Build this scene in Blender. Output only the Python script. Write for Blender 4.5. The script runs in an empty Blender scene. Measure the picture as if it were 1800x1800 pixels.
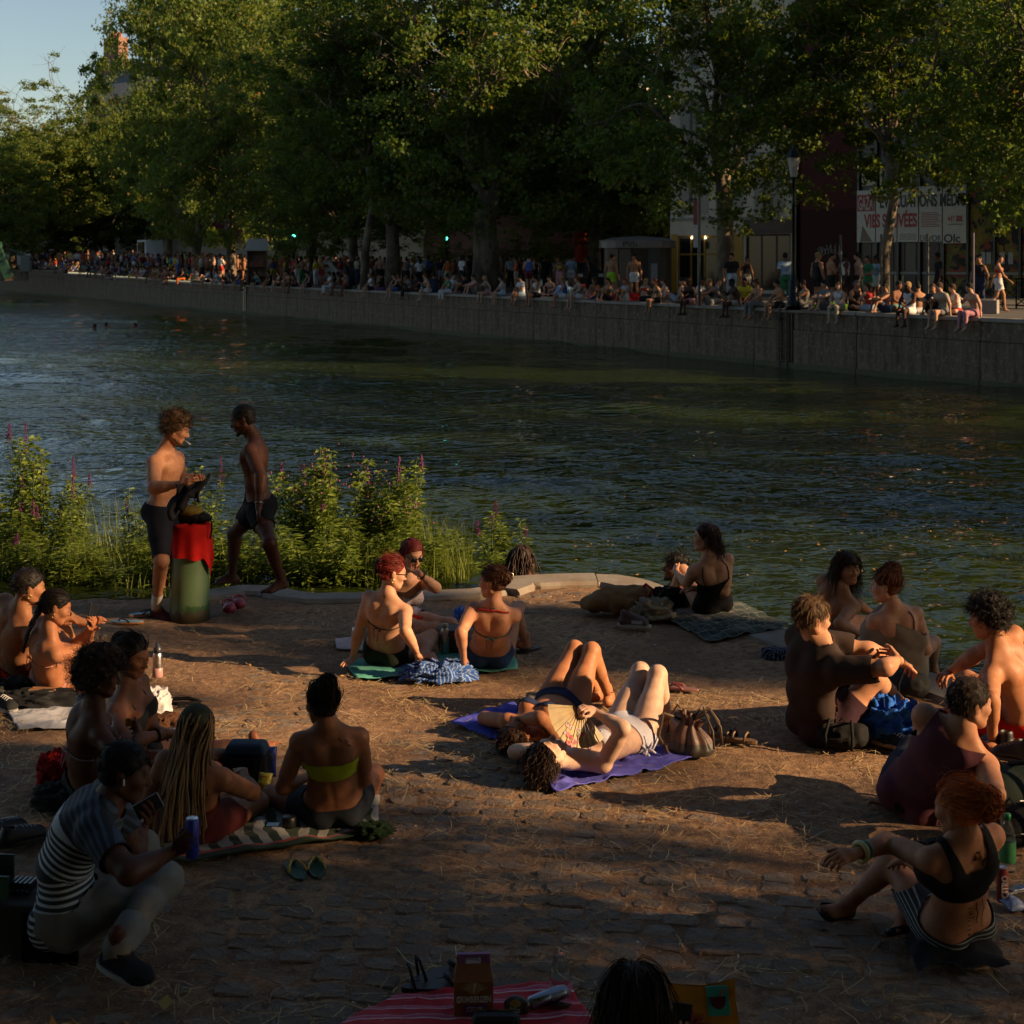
import bpy, math, random
import numpy as np
from mathutils import Vector
random.seed(7); RNG = np.random.default_rng(7)
SC = bpy.context.scene; COL = SC.collection
# ------------------------------------------------------------------ camera
F, HY, ZC = 2800.0, 458.0, 3.34            # focal length and horizon row of the 1800 px picture, eye height above the water
GZ, QZ = 0.30, 1.80                        # near bank and far quay above the water
cam = bpy.data.cameras.new('camera'); co = bpy.data.objects.new('camera', cam); COL.objects.link(co)
co.location = (0, 0, ZC); co.rotation_euler = (math.radians(90), 0, 0)
cam.sensor_fit = 'HORIZONTAL'; cam.sensor_width = 24; cam.lens = 24*F/1800
cam.shift_y = -(900-HY)/1800; cam.clip_start = .1; cam.clip_end = 3000
cam.dof.use_dof = True; cam.dof.focus_distance = 11.5; cam.dof.aperture_fstop = 4.5
SC.camera = co
# ------------------------------------------------------------------ light
SUN_EL, SUN_AZ = 22.0, 18.0                 # degrees above the horizon; degrees the sun stands behind the picture plane, off to the right
el, az = math.radians(SUN_EL), math.radians(SUN_AZ)
TOSUN = np.array([math.cos(el)*math.cos(az), -math.cos(el)*math.sin(az), math.sin(el)])
W = bpy.data.worlds.new('World'); SC.world = W; W.use_nodes = True
wn = W.node_tree; sky = wn.nodes.new('ShaderNodeTexSky'); sky.sky_type = 'NISHITA'; sky.sun_disc = False
sky.sun_elevation = el; sky.sun_rotation = math.radians(90+SUN_AZ)
sky.air_density = 1.0; sky.dust_density = 0.4; sky.ozone_density = 1.2
wn.nodes['Background'].inputs[1].default_value = 0.05
wn.links.new(sky.outputs[0], wn.nodes['Background'].inputs[0])
sl = bpy.data.lights.new('sun', 'SUN'); sl.energy = 5.0; sl.angle = math.radians(.5); sl.color = (1, .69, .40)
so = bpy.data.objects.new('sun', sl); COL.objects.link(so); so.location = (40, -5, 20)
so.rotation_euler = Vector(-TOSUN).to_track_quat('-Z', 'Y').to_euler()
SC.view_settings.view_transform = 'Standard'; SC.view_settings.look = 'None'
SC.view_settings.exposure = 1.1; SC.view_settings.use_white_balance = True; SC.view_settings.white_balance_temperature = 6950; SC.view_settings.gamma = 1.0; SC.view_settings.use_curve_mapping = False
SC.render.engine = 'CYCLES'; cy = SC.cycles
cy.use_denoising = True; cy.use_adaptive_sampling = True; cy.adaptive_threshold = .015
cy.max_bounces = 7; cy.diffuse_bounces = 3; cy.glossy_bounces = 3; cy.transmission_bounces = 5; cy.transparent_max_bounces = 8
cy.caustics_reflective = False; cy.caustics_refractive = False; cy.sample_clamp_indirect = 4.0
# ------------------------------------------------------------------ vectors and places
V = lambda *a: np.array(a if len(a) > 1 else a[0], float)
def nz(v): v = np.asarray(v, float); return v/(np.linalg.norm(v)+1e-12)
def at(px, py, Y): return V((px-900)/F*Y, Y, ZC-(py-HY)/F*Y)        # a picture point at depth Y
def gnd(px, py, z=GZ): return at(px, py, F*(ZC-z)/(py-HY))           # a picture point on level z
def rot(axis, deg):
    a = nz(axis); t = math.radians(deg); c, s = math.cos(t), math.sin(t); x, y, z = a
    return V([[c+x*x*(1-c), x*y*(1-c)-z*s, x*z*(1-c)+y*s], [y*x*(1-c)+z*s, c+y*y*(1-c), y*z*(1-c)-x*s], [z*x*(1-c)-y*s, z*y*(1-c)+x*s, c+z*z*(1-c)]])
def hash3(i, j, k, s):
    n = (i*374761393+j*668265263+k*2147483647+s*1274126177).astype(np.int64) & 0x7fffffff
    n = ((n ^ (n >> 13))*1274126177) & 0x7fffffff
    return ((n ^ (n >> 16)) & 0xffff)/65535.0
def noise(p, sc=1.0, seed=0):                                         # smooth value noise, about -1..1
    p = np.asarray(p, float)*sc; i = np.floor(p).astype(np.int64); f = p-i; f = f*f*(3-2*f); r = 0
    for a in (0, 1):
        for b in (0, 1):
            for c in (0, 1):
                w = (f[..., 0] if a else 1-f[..., 0])*(f[..., 1] if b else 1-f[..., 1])*(f[..., 2] if c else 1-f[..., 2])
                r = r+w*hash3(i[..., 0]+a, i[..., 1]+b, i[..., 2]+c, seed)
    return r*2-1
def fbm(p, sc, seed=0, o=3): return sum(noise(p, sc*2**i, seed+i)*.5**i for i in range(o))
# ------------------------------------------------------------------ meshes and objects
def mesh(name, v, f, mat=None, smooth=False, attrs=None):
    v = np.asarray(v, np.float32).reshape(-1, 3); me = bpy.data.meshes.new(name)
    if isinstance(f, np.ndarray) and f.ndim == 2:
        m, k = f.shape; me.vertices.add(len(v)); me.vertices.foreach_set('co', v.ravel())
        me.loops.add(m*k); me.loops.foreach_set('vertex_index', f.astype(np.int32).ravel())
        me.polygons.add(m); me.polygons.foreach_set('loop_start', np.arange(0, m*k, k, dtype=np.int32))
        me.polygons.foreach_set('loop_total', np.full(m, k, np.int32)); me.update(calc_edges=True)
    else: me.from_pydata(v.tolist(), [], [list(map(int, q)) for q in f])
    if smooth: me.polygons.foreach_set('use_smooth', np.ones(len(me.polygons), bool))
    for an, (ty, ar) in (attrs or {}).items():
        at_ = me.attributes.new(an, ty, 'POINT'); at_.data.foreach_set('color' if 'COLOR' in ty else ('vector' if 'VEC' in ty else 'value'), np.asarray(ar, np.float32).ravel())
    if mat is not None: me.materials.append(M(mat))
    me.validate(); return me
def link(name, data, parent=None, loc=None, rz=0, scale=None):
    o = bpy.data.objects.new(name, data); COL.objects.link(o)
    if parent is not None: o.parent = parent
    if loc is not None: o.location = loc
    if rz: o.rotation_euler = (0, 0, rz)
    if scale is not None: o.scale = scale if hasattr(scale, '__len__') else (scale,)*3
    return o
def tag(o, label=None, cat=None, group=None, kind=None):
    for k, v in (('label', label), ('category', cat), ('group', group), ('kind', kind)):
        if v: o[k] = v
    return o
def thing(name, label, cat, loc=(0, 0, 0), rz=0, group=None, scale=None):
    return tag(link(name, None, None, loc, rz, scale), label, cat, group)
def copy_tree(o, parent=None):
    c = o.copy(); COL.objects.link(c); c.parent = parent
    for ch in o.children: copy_tree(ch, c)
    return c
class MB:
    """collects simple solids; build() links them as one mesh"""
    def __init__(s): s.v = []; s.f = []; s.n = 0
    def add(s, v, f):
        v = np.asarray(v, float).reshape(-1, 3); s.v.append(v); s.f += [tuple(int(i)+s.n for i in q) for q in f]; s.n += len(v); return s
    def box(s, lo, hi, R=None, c=None, taper=1.0):
        lo, hi = V(*lo), V(*hi); p = V([[x, y, z] for z in (0, 1) for y in (0, 1) for x in (0, 1)])
        q = lo+p*(hi-lo); m = (lo+hi)/2
        if taper != 1: q[4:, :2] = m[:2]+(q[4:, :2]-m[:2])*taper
        if R is not None: q = q@np.asarray(R).T
        if c is not None: q = q+V(*c)
        return s.add(q, [(0, 2, 3, 1), (4, 5, 7, 6), (0, 1, 5, 4), (2, 6, 7, 3), (0, 4, 6, 2), (1, 3, 7, 5)])
    def tube(s, pts, r, n=8, cap=True, closed=False):
        pts = [V(*p) for p in pts]; m = len(pts); rr = r if hasattr(r, '__len__') else [r]*m; rings = []; prev = None
        for i, p in enumerate(pts):
            d = nz((pts[(i+1) % m] if (i < m-1 or closed) else p)-(pts[i-1] if (i > 0 or closed) else p))
            if prev is None: a = nz(np.cross(d, V(0, 0, 1) if abs(d[2]) < .9 else V(1, 0, 0)))
            else: a = nz(prev-d*np.dot(prev, d))
            prev = a; b = np.cross(d, a); t = np.arange(n)*2*math.pi/n
            rings.append(p+rr[i]*(np.cos(t)[:, None]*a+np.sin(t)[:, None]*b))
        f = [(i*n+j, i*n+(j+1) % n, ((i+1) % m)*n+(j+1) % n, ((i+1) % m)*n+j) for i in range(m if closed else m-1) for j in range(n)]
        if cap and not closed: f += [tuple(range(n-1, -1, -1)), tuple((m-1)*n+j for j in range(n))]
        return s.add(np.concatenate(rings), f)
    def lathe(s, prof, n=20, c=(0, 0, 0), R=None):
        t = np.arange(n)*2*math.pi/n; v = np.concatenate([np.stack([r*np.cos(t), r*np.sin(t), np.full(n, z)], 1) for r, z in prof]); m = len(prof)
        if R is not None: v = v@np.asarray(R).T
        f = [(i*n+j, i*n+(j+1) % n, (i+1)*n+(j+1) % n, (i+1)*n+j) for i in range(m-1) for j in range(n)]
        f += [tuple(range(n-1, -1, -1)), tuple((m-1)*n+j for j in range(n))]
        return s.add(v+V(*c), f)
    def prism(s, poly, lo, hi, R=None, c=None):
        n = len(poly); v = V([[x, y, z] for z in (lo, hi) for x, y in poly])
        if R is not None: v = v@np.asarray(R).T
        if c is not None: v = v+V(*c)
        return s.add(v, [tuple(range(n-1, -1, -1)), tuple(range(n, 2*n))]+[(i, (i+1) % n, n+(i+1) % n, n+i) for i in range(n)])
    def mesh(s, name, mat, smooth=False): return mesh(name, np.concatenate(s.v), s.f, mat, smooth)
    def build(s, name, mat, parent=None, smooth=False, loc=None, rz=0, bevel=0):
        o = link(name, s.mesh(name, mat, smooth), parent, loc, rz)
        if bevel:
            b = o.modifiers.new('b', 'BEVEL'); b.width = bevel; b.segments = 2; b.limit_method = 'ANGLE'
        return o
def grid(nu, nv, fn):                                                  # fn(u, v arrays 0..1) -> positions; returns verts, quads, uv
    u, v = np.meshgrid(np.linspace(0, 1, nu), np.linspace(0, 1, nv)); p = fn(u.ravel(), v.ravel())
    i = np.arange(nu*nv).reshape(nv, nu); f = np.stack([i[:-1, :-1], i[:-1, 1:], i[1:, 1:], i[1:, :-1]], -1).reshape(-1, 4)
    return p, f, np.stack([u.ravel(), v.ravel(), u.ravel()*0], 1)
# ------------------------------------------------------------------ materials
_M = {}; _MF = {}
class NT:
    def __init__(s, m): s.m = m; m.use_nodes = True; s.t = m.node_tree; s.b = s.t.nodes['Principled BSDF']
    def n(s, ty, **kw):
        o = s.t.nodes.new('ShaderNode'+ty)
        for k, v in kw.items():
            if k.startswith('i_'): o.inputs[k[2:].replace('_', ' ')].default_value = v
            else: setattr(o, k, v)
        return o
    def l(s, a, b): s.t.links.new(a, b)
    def co(s, kind='Object', scale=None):
        c = s.n('TexCoord').outputs[kind]
        if scale is None: return c
        m = s.n('Mapping'); m.inputs['Scale'].default_value = scale if hasattr(scale, '__len__') else (scale,)*3; s.l(c, m.inputs[0]); return m.outputs[0]
    def attr(s, name, out='Vector'): return s.n('Attribute', attribute_name=name).outputs[out]
    def noise(s, scale, co=None, detail=4, rough=.6, out='Fac'):
        o = s.n('TexNoise', i_Scale=scale, i_Detail=detail, i_Roughness=rough)
        s.l(co if co is not None else s.co(), o.inputs['Vector']); return o.outputs[out]
    def ramp(s, f, *st, interp='LINEAR'):
        r = s.n('ValToRGB'); e = r.color_ramp; e.interpolation = interp
        while len(e.elements) < len(st): e.elements.new(.5)
        for el_, (p, c) in zip(e.elements, st): el_.position = p; el_.color = (*c[:3], 1) if hasattr(c, '__len__') else (c, c, c, 1)
        s.l(f, r.inputs[0]); return r.outputs[0]
    def mix(s, f, a, b, mode='MIX'):
        o = s.n('Mix', data_type='RGBA', blend_type=mode)
        for sock, x in ((o.inputs[0], f), (o.inputs[6], a), (o.inputs[7], b)):
            if isinstance(x, bpy.types.NodeSocket): s.l(x, sock)
            else: sock.default_value = x if not hasattr(x, '__len__') else (*x[:3], 1)
        return o.outputs[2]
    def math(s, op, a, b=0.0, c=None):
        o = s.n('Math', operation=op)
        for i, x in enumerate((a, b) if c is None else (a, b, c)):
            if isinstance(x, bpy.types.NodeSocket): s.l(x, o.inputs[i])
            else: o.inputs[i].default_value = x
        return o.outputs[0]
    def sep(s, v): o = s.n('SeparateXYZ'); s.l(v, o.inputs[0]); return o.outputs
    def set(s, col=None, rough=None, **kw):
        for k, x in dict({'Base Color': col, 'Roughness': rough}, **{a.replace('_', ' '): b for a, b in kw.items()}).items():
            if x is None: continue
            i = s.b.inputs[k]
            if isinstance(x, bpy.types.NodeSocket): s.l(x, i)
            else: i.default_value = (*x[:3], 1) if hasattr(x, '__len__') and i.type == 'RGBA' else x
        return s
    def bump(s, h, strength=.3, dist=.01):
        b = s.n('Bump', i_Strength=strength, i_Distance=dist); s.l(h, b.inputs['Height']); s.l(b.outputs[0], s.b.inputs['Normal']); return s
def M(key):
    if not isinstance(key, str): return key
    if key not in _M:
        m = bpy.data.materials.new(key); _M[key] = m; t = NT(m)
        if key in _MF: _MF[key](t)
        else:                                                          # 'kind:r,g,b' plain families
            kind, c = key.split(':'); c = tuple(float(x) for x in c.split(',')); FAM[kind](t, c)
    return _M[key]
def mat(name):
    def d(fn): _MF[name] = fn; return fn
    return d
def sc3(c, k): return tuple(min(1, max(0, x*k)) for x in c)
def f_cloth(t, c):
    n = t.noise(9, detail=3); w = t.noise(260, detail=2)
    t.set(t.mix(t.ramp(n, (.3, 0), (.75, 1)), sc3(c, .78), sc3(c, 1.1)), .85, Specular_IOR_Level=.15); t.bump(w, .35, .002)
def f_paint(t, c):
    n = t.noise(14, detail=5); t.set(t.mix(t.ramp(n, (.35, 0), (.7, 1)), sc3(c, .8), sc3(c, 1.08)), t.ramp(n, (.3, .35), (.7, .6))); t.bump(n, .08, .004)
def f_plastic(t, c):
    n = t.noise(25, detail=4); t.set(t.mix(n, sc3(c, .88), sc3(c, 1.1)), t.ramp(n, (.3, .3), (.7, .48)))
def f_metal(t, c):
    n = t.noise(30, detail=4); t.set(t.mix(n, sc3(c, .85), c), t.ramp(n, (.3, .22), (.7, .4)), Metallic=1.0)
def f_leather(t, c):
    n = t.noise(90, detail=3); t.set(t.mix(n, sc3(c, .7), sc3(c, 1.15)), .5); t.bump(n, .3, .003)
def f_glow(t, c): t.set(c, .4, Emission_Color=c, Emission_Strength=2.5)
def f_hair(t, c):
    r = t.n('NewGeometry').outputs['Random Per Island']
    t.set(t.mix(r, sc3(c, .6), sc3(c, 1.3)), .6, Specular_IOR_Level=.22)
def f_wall(t, c):
    n = t.noise(.6, detail=6); n2 = t.noise(6, detail=5)
    t.set(t.mix(t.ramp(n, (.35, 0), (.7, 1)), sc3(c, .72), t.mix(n2, sc3(c, .9), sc3(c, 1.1))), .9); t.bump(n2, .2, .01)
def f_skin(t, c):
    n = t.noise(18, detail=4); n2 = t.noise(140, detail=2)
    b = t.mix(t.ramp(n, (.3, 0), (.75, 1)), sc3((c[0]*.86, c[1]*.74, c[2]*.70), 1), sc3(c, 1.10))
    t.set(t.mix(1.0, b, t.attr('tint', 'Color'), 'MULTIPLY'), t.ramp(t.noise(7, detail=5), (.3, .42), (.75, .72)), Subsurface_Weight=.08, Subsurface_Radius=(.012, .005, .003), Subsurface_Scale=1.0, Specular_IOR_Level=.22)
    t.bump(n2, .28, .002)
FAM = dict(cloth=f_cloth, paint=f_paint, plastic=f_plastic, metal=f_metal, leather=f_leather, glow=f_glow, hair=f_hair, wall=f_wall, skin=f_skin)
@mat('clear')
def _(t): t.set((.86, .93, .95), .06, Transmission_Weight=.95, IOR=1.12)
@mat('glass_dark')
def _(t): t.set((.012, .014, .016), .08, Specular_IOR_Level=.6)
# ================================================================== figures: implicit bodies, hair, clothes
def s_rc(a, b, ra, rb):
    a, b = V(*a), V(*b); ab = b-a; L2 = ab@ab+1e-9
    def f(p):
        q = p-a; t = np.clip((q@ab)/L2, 0, 1); return np.sqrt(((q-t[..., None]*ab)**2).sum(-1))-(ra+(rb-ra)*t)
    r = max(ra, rb); return f, np.minimum(a, b)-r, np.maximum(a, b)+r
def s_ec(a, b, u, A, B):
    a, b = V(*a), V(*b); ab = b-a; L = np.linalg.norm(ab)+1e-9; w = ab/L; u = nz(u-w*(u@w)); v = np.cross(w, u); R = np.stack([u, v, w], 1)
    def f(p):
        q = p-a; t = np.clip((q@w)/L, 0, 1); q = (q-t[..., None]*ab)@R
        ru = A[0]+(B[0]-A[0])*t; rv = A[1]+(B[1]-A[1])*t; r = np.stack([ru, rv, np.minimum(ru, rv)], -1)
        k0 = np.sqrt(((q/r)**2).sum(-1)); k1 = np.sqrt(((q/r**2)**2).sum(-1))+1e-6; return k0*(k0-1)/k1
    r = max(*A, *B); return f, np.minimum(a, b)-r, np.maximum(a, b)+r
def s_el(c, R, r):
    c = V(*c); r = V(*r); R = np.asarray(R)
    def f(p):
        q = (p-c)@R; k0 = np.sqrt(((q/r)**2).sum(-1)); k1 = np.sqrt(((q/r**2)**2).sum(-1))+1e-6; return k0*(k0-1)/k1
    return f, c-r.max(), c+r.max()
def smin(a, b, k): h = np.maximum(k-np.abs(a-b), 0)/k; return np.minimum(a, b)-h*h*k*.25
class Grid:
    def __init__(s, lo, hi, h):
        s.lo = np.asarray(lo, float); s.h = h; s.n = np.maximum(4, np.ceil((np.asarray(hi)-s.lo)/h).astype(int)+1)
        s.ax = [s.lo[i]+np.arange(s.n[i])*h for i in range(3)]
    def new(s): return np.full(s.n, .5)
    def sub(s, lo, hi, m):
        i0 = np.clip(np.floor((lo-m-s.lo)/s.h).astype(int), 0, s.n-1); i1 = np.clip(np.ceil((hi+m-s.lo)/s.h).astype(int)+1, 1, s.n)
        sl = tuple(slice(a, b) for a, b in zip(i0, i1))
        if any(b <= a for a, b in zip(i0, i1)): return None, None
        P = np.stack(np.meshgrid(*[s.ax[i][sl[i]] for i in range(3)], indexing='ij'), -1); return sl, P
    def add(s, D, prim, k=.02, cut=False):
        f, lo, hi = prim; sl, P = s.sub(lo, hi, k+3.5*s.h)
        if sl is None: return
        d = f(P); D[sl] = -smin(-D[sl], d, k) if cut else smin(D[sl], d, k)
    def sample(s, D, p):
        q = np.clip((p-s.lo)/s.h, 0, s.n-1.001); i = q.astype(int); f = q-i; r = 0
        for a in (0, 1):
            for b in (0, 1):
                for c in (0, 1):
                    w = (f[..., 0] if a else 1-f[..., 0])*(f[..., 1] if b else 1-f[..., 1])*(f[..., 2] if c else 1-f[..., 2]); r = r+w*D[i[..., 0]+a, i[..., 1]+b, i[..., 2]+c]
        return r
def nets(g, D, iso=0.0):
    """surface nets: vertices and quads of D = iso"""
    d = D-iso; s = d < 0; nx, ny, nzz = d.shape
    c = [s[a:nx-1+a, b:ny-1+b, e:nzz-1+e] for a in (0, 1) for b in (0, 1) for e in (0, 1)]; cnt = sum(x.astype(np.int8) for x in c)
    act = (cnt > 0) & (cnt < 8); I = np.argwhere(act); idx = np.full(act.shape, -1, np.int64); idx[act] = np.arange(len(I))
    if not len(I): return np.zeros((0, 3)), np.zeros((0, 4), int)
    cor = V([[a, b, e] for a in (0, 1) for b in (0, 1) for e in (0, 1)]).astype(int); dv = np.stack([d[tuple((I+o).T)] for o in cor], 1)
    acc = np.zeros((len(I), 3)); num = np.zeros(len(I))
    for i in range(8):
        for j in range(i+1, 8):
            if abs(cor[i]-cor[j]).sum() != 1: continue
            m = (dv[:, i] < 0) != (dv[:, j] < 0); t = np.where(m, dv[:, i]/(dv[:, i]-dv[:, j]+1e-20*(~m)+1e-12*0+(~m)), 0)
            acc += np.where(m[:, None], cor[i]+t[:, None]*(cor[j]-cor[i]), 0); num += m
    vert = g.lo+(I+acc/num[:, None])*g.h; quads = []
    for ax in range(3):
        a1, a2 = [(1, 2), (2, 0), (0, 1)][ax]; lo = [slice(None)]*3; hi = [slice(None)]*3; lo[ax] = slice(0, -1); hi[ax] = slice(1, None)
        x = s[tuple(lo)] != s[tuple(hi)]; E = np.argwhere(x); E = E[(E[:, a1] > 0) & (E[:, a2] > 0) & (E[:, a1] < d.shape[a1]-1) & (E[:, a2] < d.shape[a2]-1)]
        if not len(E): continue
        def cell(o1, o2): q = E.copy(); q[:, a1] += o1; q[:, a2] += o2; return idx[tuple(q.T)]
        q = np.stack([cell(-1, -1), cell(0, -1), cell(0, 0), cell(-1, 0)], 1); fl = s[tuple(E.T)]
        q[~fl] = q[~fl][:, ::-1]; quads.append(q)
    return vert, np.concatenate(quads)
def clip(v, f, *fields):
    """keep the part of a mesh where every field (value per vertex) is positive"""
    t = f if f.shape[1] == 3 else np.concatenate([f[:, [0, 1, 2]], f[:, [0, 2, 3]]]); fs = [np.asarray(x, float) for x in fields]
    for k in range(len(fs)):
        d = fs[k]; ins = d[t] > 0; c = ins.sum(1); keep = [t[c == 3]]; nv = [v]; nf = [[x] for x in fs]; n = len(v)
        for want in (1, 2):
            T = t[c == want]; In = ins[c == want]
            if not len(T): continue
            r = np.argmax(In if want == 1 else ~In, 1); ar = np.arange(len(T)); a, b, e = T[ar, r], T[ar, (r+1) % 3], T[ar, (r+2) % 3]
            def cut(p, q): s = d[p]/(d[p]-d[q]+1e-30); return s
            s1, s2 = cut(a, b), cut(a, e); m = len(T); i1 = n+np.arange(m); i2 = n+m+np.arange(m); n += 2*m
            nv += [v[a]+s1[:, None]*(v[b]-v[a]), v[a]+s2[:, None]*(v[e]-v[a])]
            for j, x in enumerate(fs): nf[j] += [x[a]+s1*(x[b]-x[a]), x[a]+s2*(x[e]-x[a])]
            keep += [np.stack([a, i1, i2], 1)] if want == 1 else [np.stack([i1, b, e], 1), np.stack([i1, e, i2], 1)]
        v = np.concatenate(nv); t = np.concatenate(keep); fs = [np.concatenate(x) for x in nf]
    used = np.unique(t); mp = np.full(len(v), -1); mp[used] = np.arange(len(used)); return v[used], mp[t]
def tubes(paths, r, n=3):
    """many thin tapered strands: paths (S, k, 3), r (k,) or scalar -> verts, quads"""
    P = np.asarray(paths, float); S, k, _ = P.shape; T = np.gradient(P, axis=1); T /= np.linalg.norm(T, axis=2, keepdims=True)+1e-9
    a = np.cross(T, V(.31, .2, .93)); a /= np.linalg.norm(a, axis=2, keepdims=True)+1e-9; b = np.cross(T, a); th = np.arange(n)*2*math.pi/n
    rr = np.broadcast_to(r, (k,))[None, :, None, None] if np.ndim(r) < 2 else np.asarray(r)[:, :, None, None]
    R = P[:, :, None, :]+rr*(np.cos(th)[:, None]*a[:, :, None, :]+np.sin(th)[:, None]*b[:, :, None, :])
    i = np.arange(S*k*n).reshape(S, k, n); j = np.roll(i, -1, 2); q = np.stack([i[:, :-1], j[:, :-1], j[:, 1:], i[:, 1:]], -1).reshape(-1, 4); return R.reshape(-1, 3), q

def ribbons(paths, r):
    P = np.asarray(paths, float); S, k, _ = P.shape; T = np.gradient(P, axis=1); T /= np.linalg.norm(T, axis=2, keepdims=True)+1e-9
    rg = np.random.default_rng(S); d = rg.normal(size=(S, 1, 3)); a = np.cross(T, d); a /= np.linalg.norm(a, axis=2, keepdims=True)+1e-9
    rr = np.broadcast_to(r, (k,))[None, :, None]*1.35; R = np.stack([P-a*rr, P+a*rr], 2); i = np.arange(S*k*2).reshape(S, k, 2)
    return R.reshape(-1, 3), np.stack([i[:, :-1, 0], i[:, :-1, 1], i[:, 1:, 1], i[:, 1:, 0]], -1).reshape(-1, 4)
YAW = lambda d: V(-math.sin(math.radians(d)), math.cos(math.radians(d)), 0)       # 0 looks away from the camera, 90 to the left, 180 at it
def reach(px, py, par, L, s):
    """the point of a picture ray that lies L from its parent joint (s: -1 the nearer, 1 the farther, or a depth offset)"""
    d = V((px-900)/F, 1, -(py-HY)/F); o = V(0, 0, ZC)-par
    if s == 'g': return gnd(px, py, GZ+.065)
    if isinstance(s, float): Y = par[1]+s; return V(0, 0, ZC)+d*Y
    a, b, c = d@d, 2*(d@o), o@o-L*L; D = b*b-4*a*c; Y = (-b+s*math.sqrt(max(D, 0)))/(2*a); return V(0, 0, ZC)+d*Y
class Person:
    """a figure; joints are worked out from where they show, with bones of real length"""
    def __init__(s, label, H=1.68, male=False, skin='.42,.22,.13', bulk=1.0, group=None, res=.0150, name='person'):
        s.q = H/1.70; s.male = male; s.skin = 'skin:'+skin; s.bulk = bulk; s.J = {}; s.res = res; s.label = label; s.group = group; s.name = name; s.hands = {}; s.feet = {}; s.extra = []; s.handopt = {}
    def torso(s, pelvis, neck, yawp, yawc, L=.50, bow=.03, sg=1):
        q = s.q; P = V(*pelvis); N = reach(neck[0], neck[1], P, L*q, neck[2] if len(neck) > 2 else sg) if len(neck) < 4 else V(*neck[:3])
        fp = V(*yawp) if hasattr(yawp, '__len__') else YAW(yawp); fc = V(*yawc) if hasattr(yawc, '__len__') else YAW(yawc)
        ax = nz(N-P); vm = nz(fp+fc); vm = nz(vm-ax*(vm@ax)); Wt = P+(N-P)*.36-vm*bow*q; C = P+(N-P)*.70-vm*bow*.8*q
        def fr(w, f): w = nz(w); u = nz(np.cross(f, w)); return np.stack([u, np.cross(w, u), w], 1)
        s.FP = fr(Wt-P, fp); s.FC = fr(N-C, fc); s.J.update(P=P, W=Wt, C=C, N=N)
        sh = (.185 if s.male else .160)*q; hw = .088*q
        for sd, k in ((1, 'R'), (-1, 'L')):
            s.J['S'+k] = N+s.FC@V(sd*sh, .0, -.062*q); s.J['H'+k] = P+s.FP@V(sd*hw, .01, -.02*q)
        return s
    def head(s, px, py, yaw, pitch=0, roll=0, dY=0.0, L=.19):
        hc = reach(px, py, s.J['N'], L*s.q, dY); f = YAW(yaw) if not hasattr(yaw, '__len__') else V(*yaw); up = V(0, 0, 1) if not hasattr(yaw, '__len__') else nz(hc-s.J['N'])
        up = nz(up-f*(up@f)); u = np.cross(f, up); R = rot(u, pitch)@rot(f, roll); s.FH = np.stack([R@u, R@f, R@up], 1); s.J['hd'] = hc; return s
    def shoulder(s, k, du=0, dv=0, dw=0): s.J['S'+k] = s.J['S'+k]+s.FC@V(du, dv, dw)*s.q; return s
    def arm(s, k, elbow, wrist, hand=None, palm=None, curl=.35, spread=1.0, thumb=0.0):
        q = s.q; E = reach(*elbow[:2], s.J['S'+k], .285*q, elbow[2]); Wr = reach(*wrist[:2], E, .245*q, wrist[2])
        s.J['E'+k] = E; s.J['X'+k] = Wr; d = nz(Wr-E) if hand is None else nz(reach(*hand[:2], Wr, .15*q, hand[2])-Wr)
        n = V(*palm) if palm is not None else V(0, 0, -1); n = n-d*(n@d)
        if np.linalg.norm(n) < .15: n = V(0, 1, 0)-d*d[1]
        s.hands[k] = (Wr, d, nz(n), curl, spread, thumb); return s
    def leg(s, k, knee, ankle, toe=None, up=None):
        q = s.q; K = reach(*knee[:2], s.J['H'+k], .41*q, knee[2]); A = reach(*ankle[:2], K, .40*q, ankle[2]); s.J['K'+k] = K; s.J['A'+k] = A
        t = reach(*toe[:2], A, .185*q, toe[2]) if toe is not None else A+nz(np.cross(s.FP[:, 0], K-A))*.18*q
        s.feet[k] = (A, nz(t-A), V(*up) if up is not None else nz(K-A)); return s
    # -------------------------------------------------------------- primitive lists
    def prims(s, fat=0.0):
        q, J, b = s.q, s.J, s.bulk; m = s.male; G = {}
        P, Wt, C, N, FP, FC = J['P'], J['W'], J['C'], J['N'], s.FP, s.FC; X = lambda F_, o, *a: o+F_@(V(*a)*q)
        hip, wst, rib = (.158, .138, .152) if m else (.166, .122, .132); hip *= b; wst *= b; rib *= (1+b)/2; e = fat
        T = [(s_el(X(FP, P, 0, 0, .02), FP, V(hip*q+e, .102*b*q+e, .115*q+e)), .03),
             (s_ec(X(FP, P, 0, 0, .04), Wt, FP[:, 0], (hip*.9*q+e, .095*b*q+e), (wst*q+e, .086*b*q+e)), .05),
             (s_ec(Wt, C, FC[:, 0], (wst*q+e, .086*b*q+e), (rib*q+e, .105*q+e)), .05),
             (s_ec(C, X(FC, N, 0, 0, -.07), FC[:, 0], (rib*q+e, .105*q+e), (.105*q+e, .07*q+e)), .05)]
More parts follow.
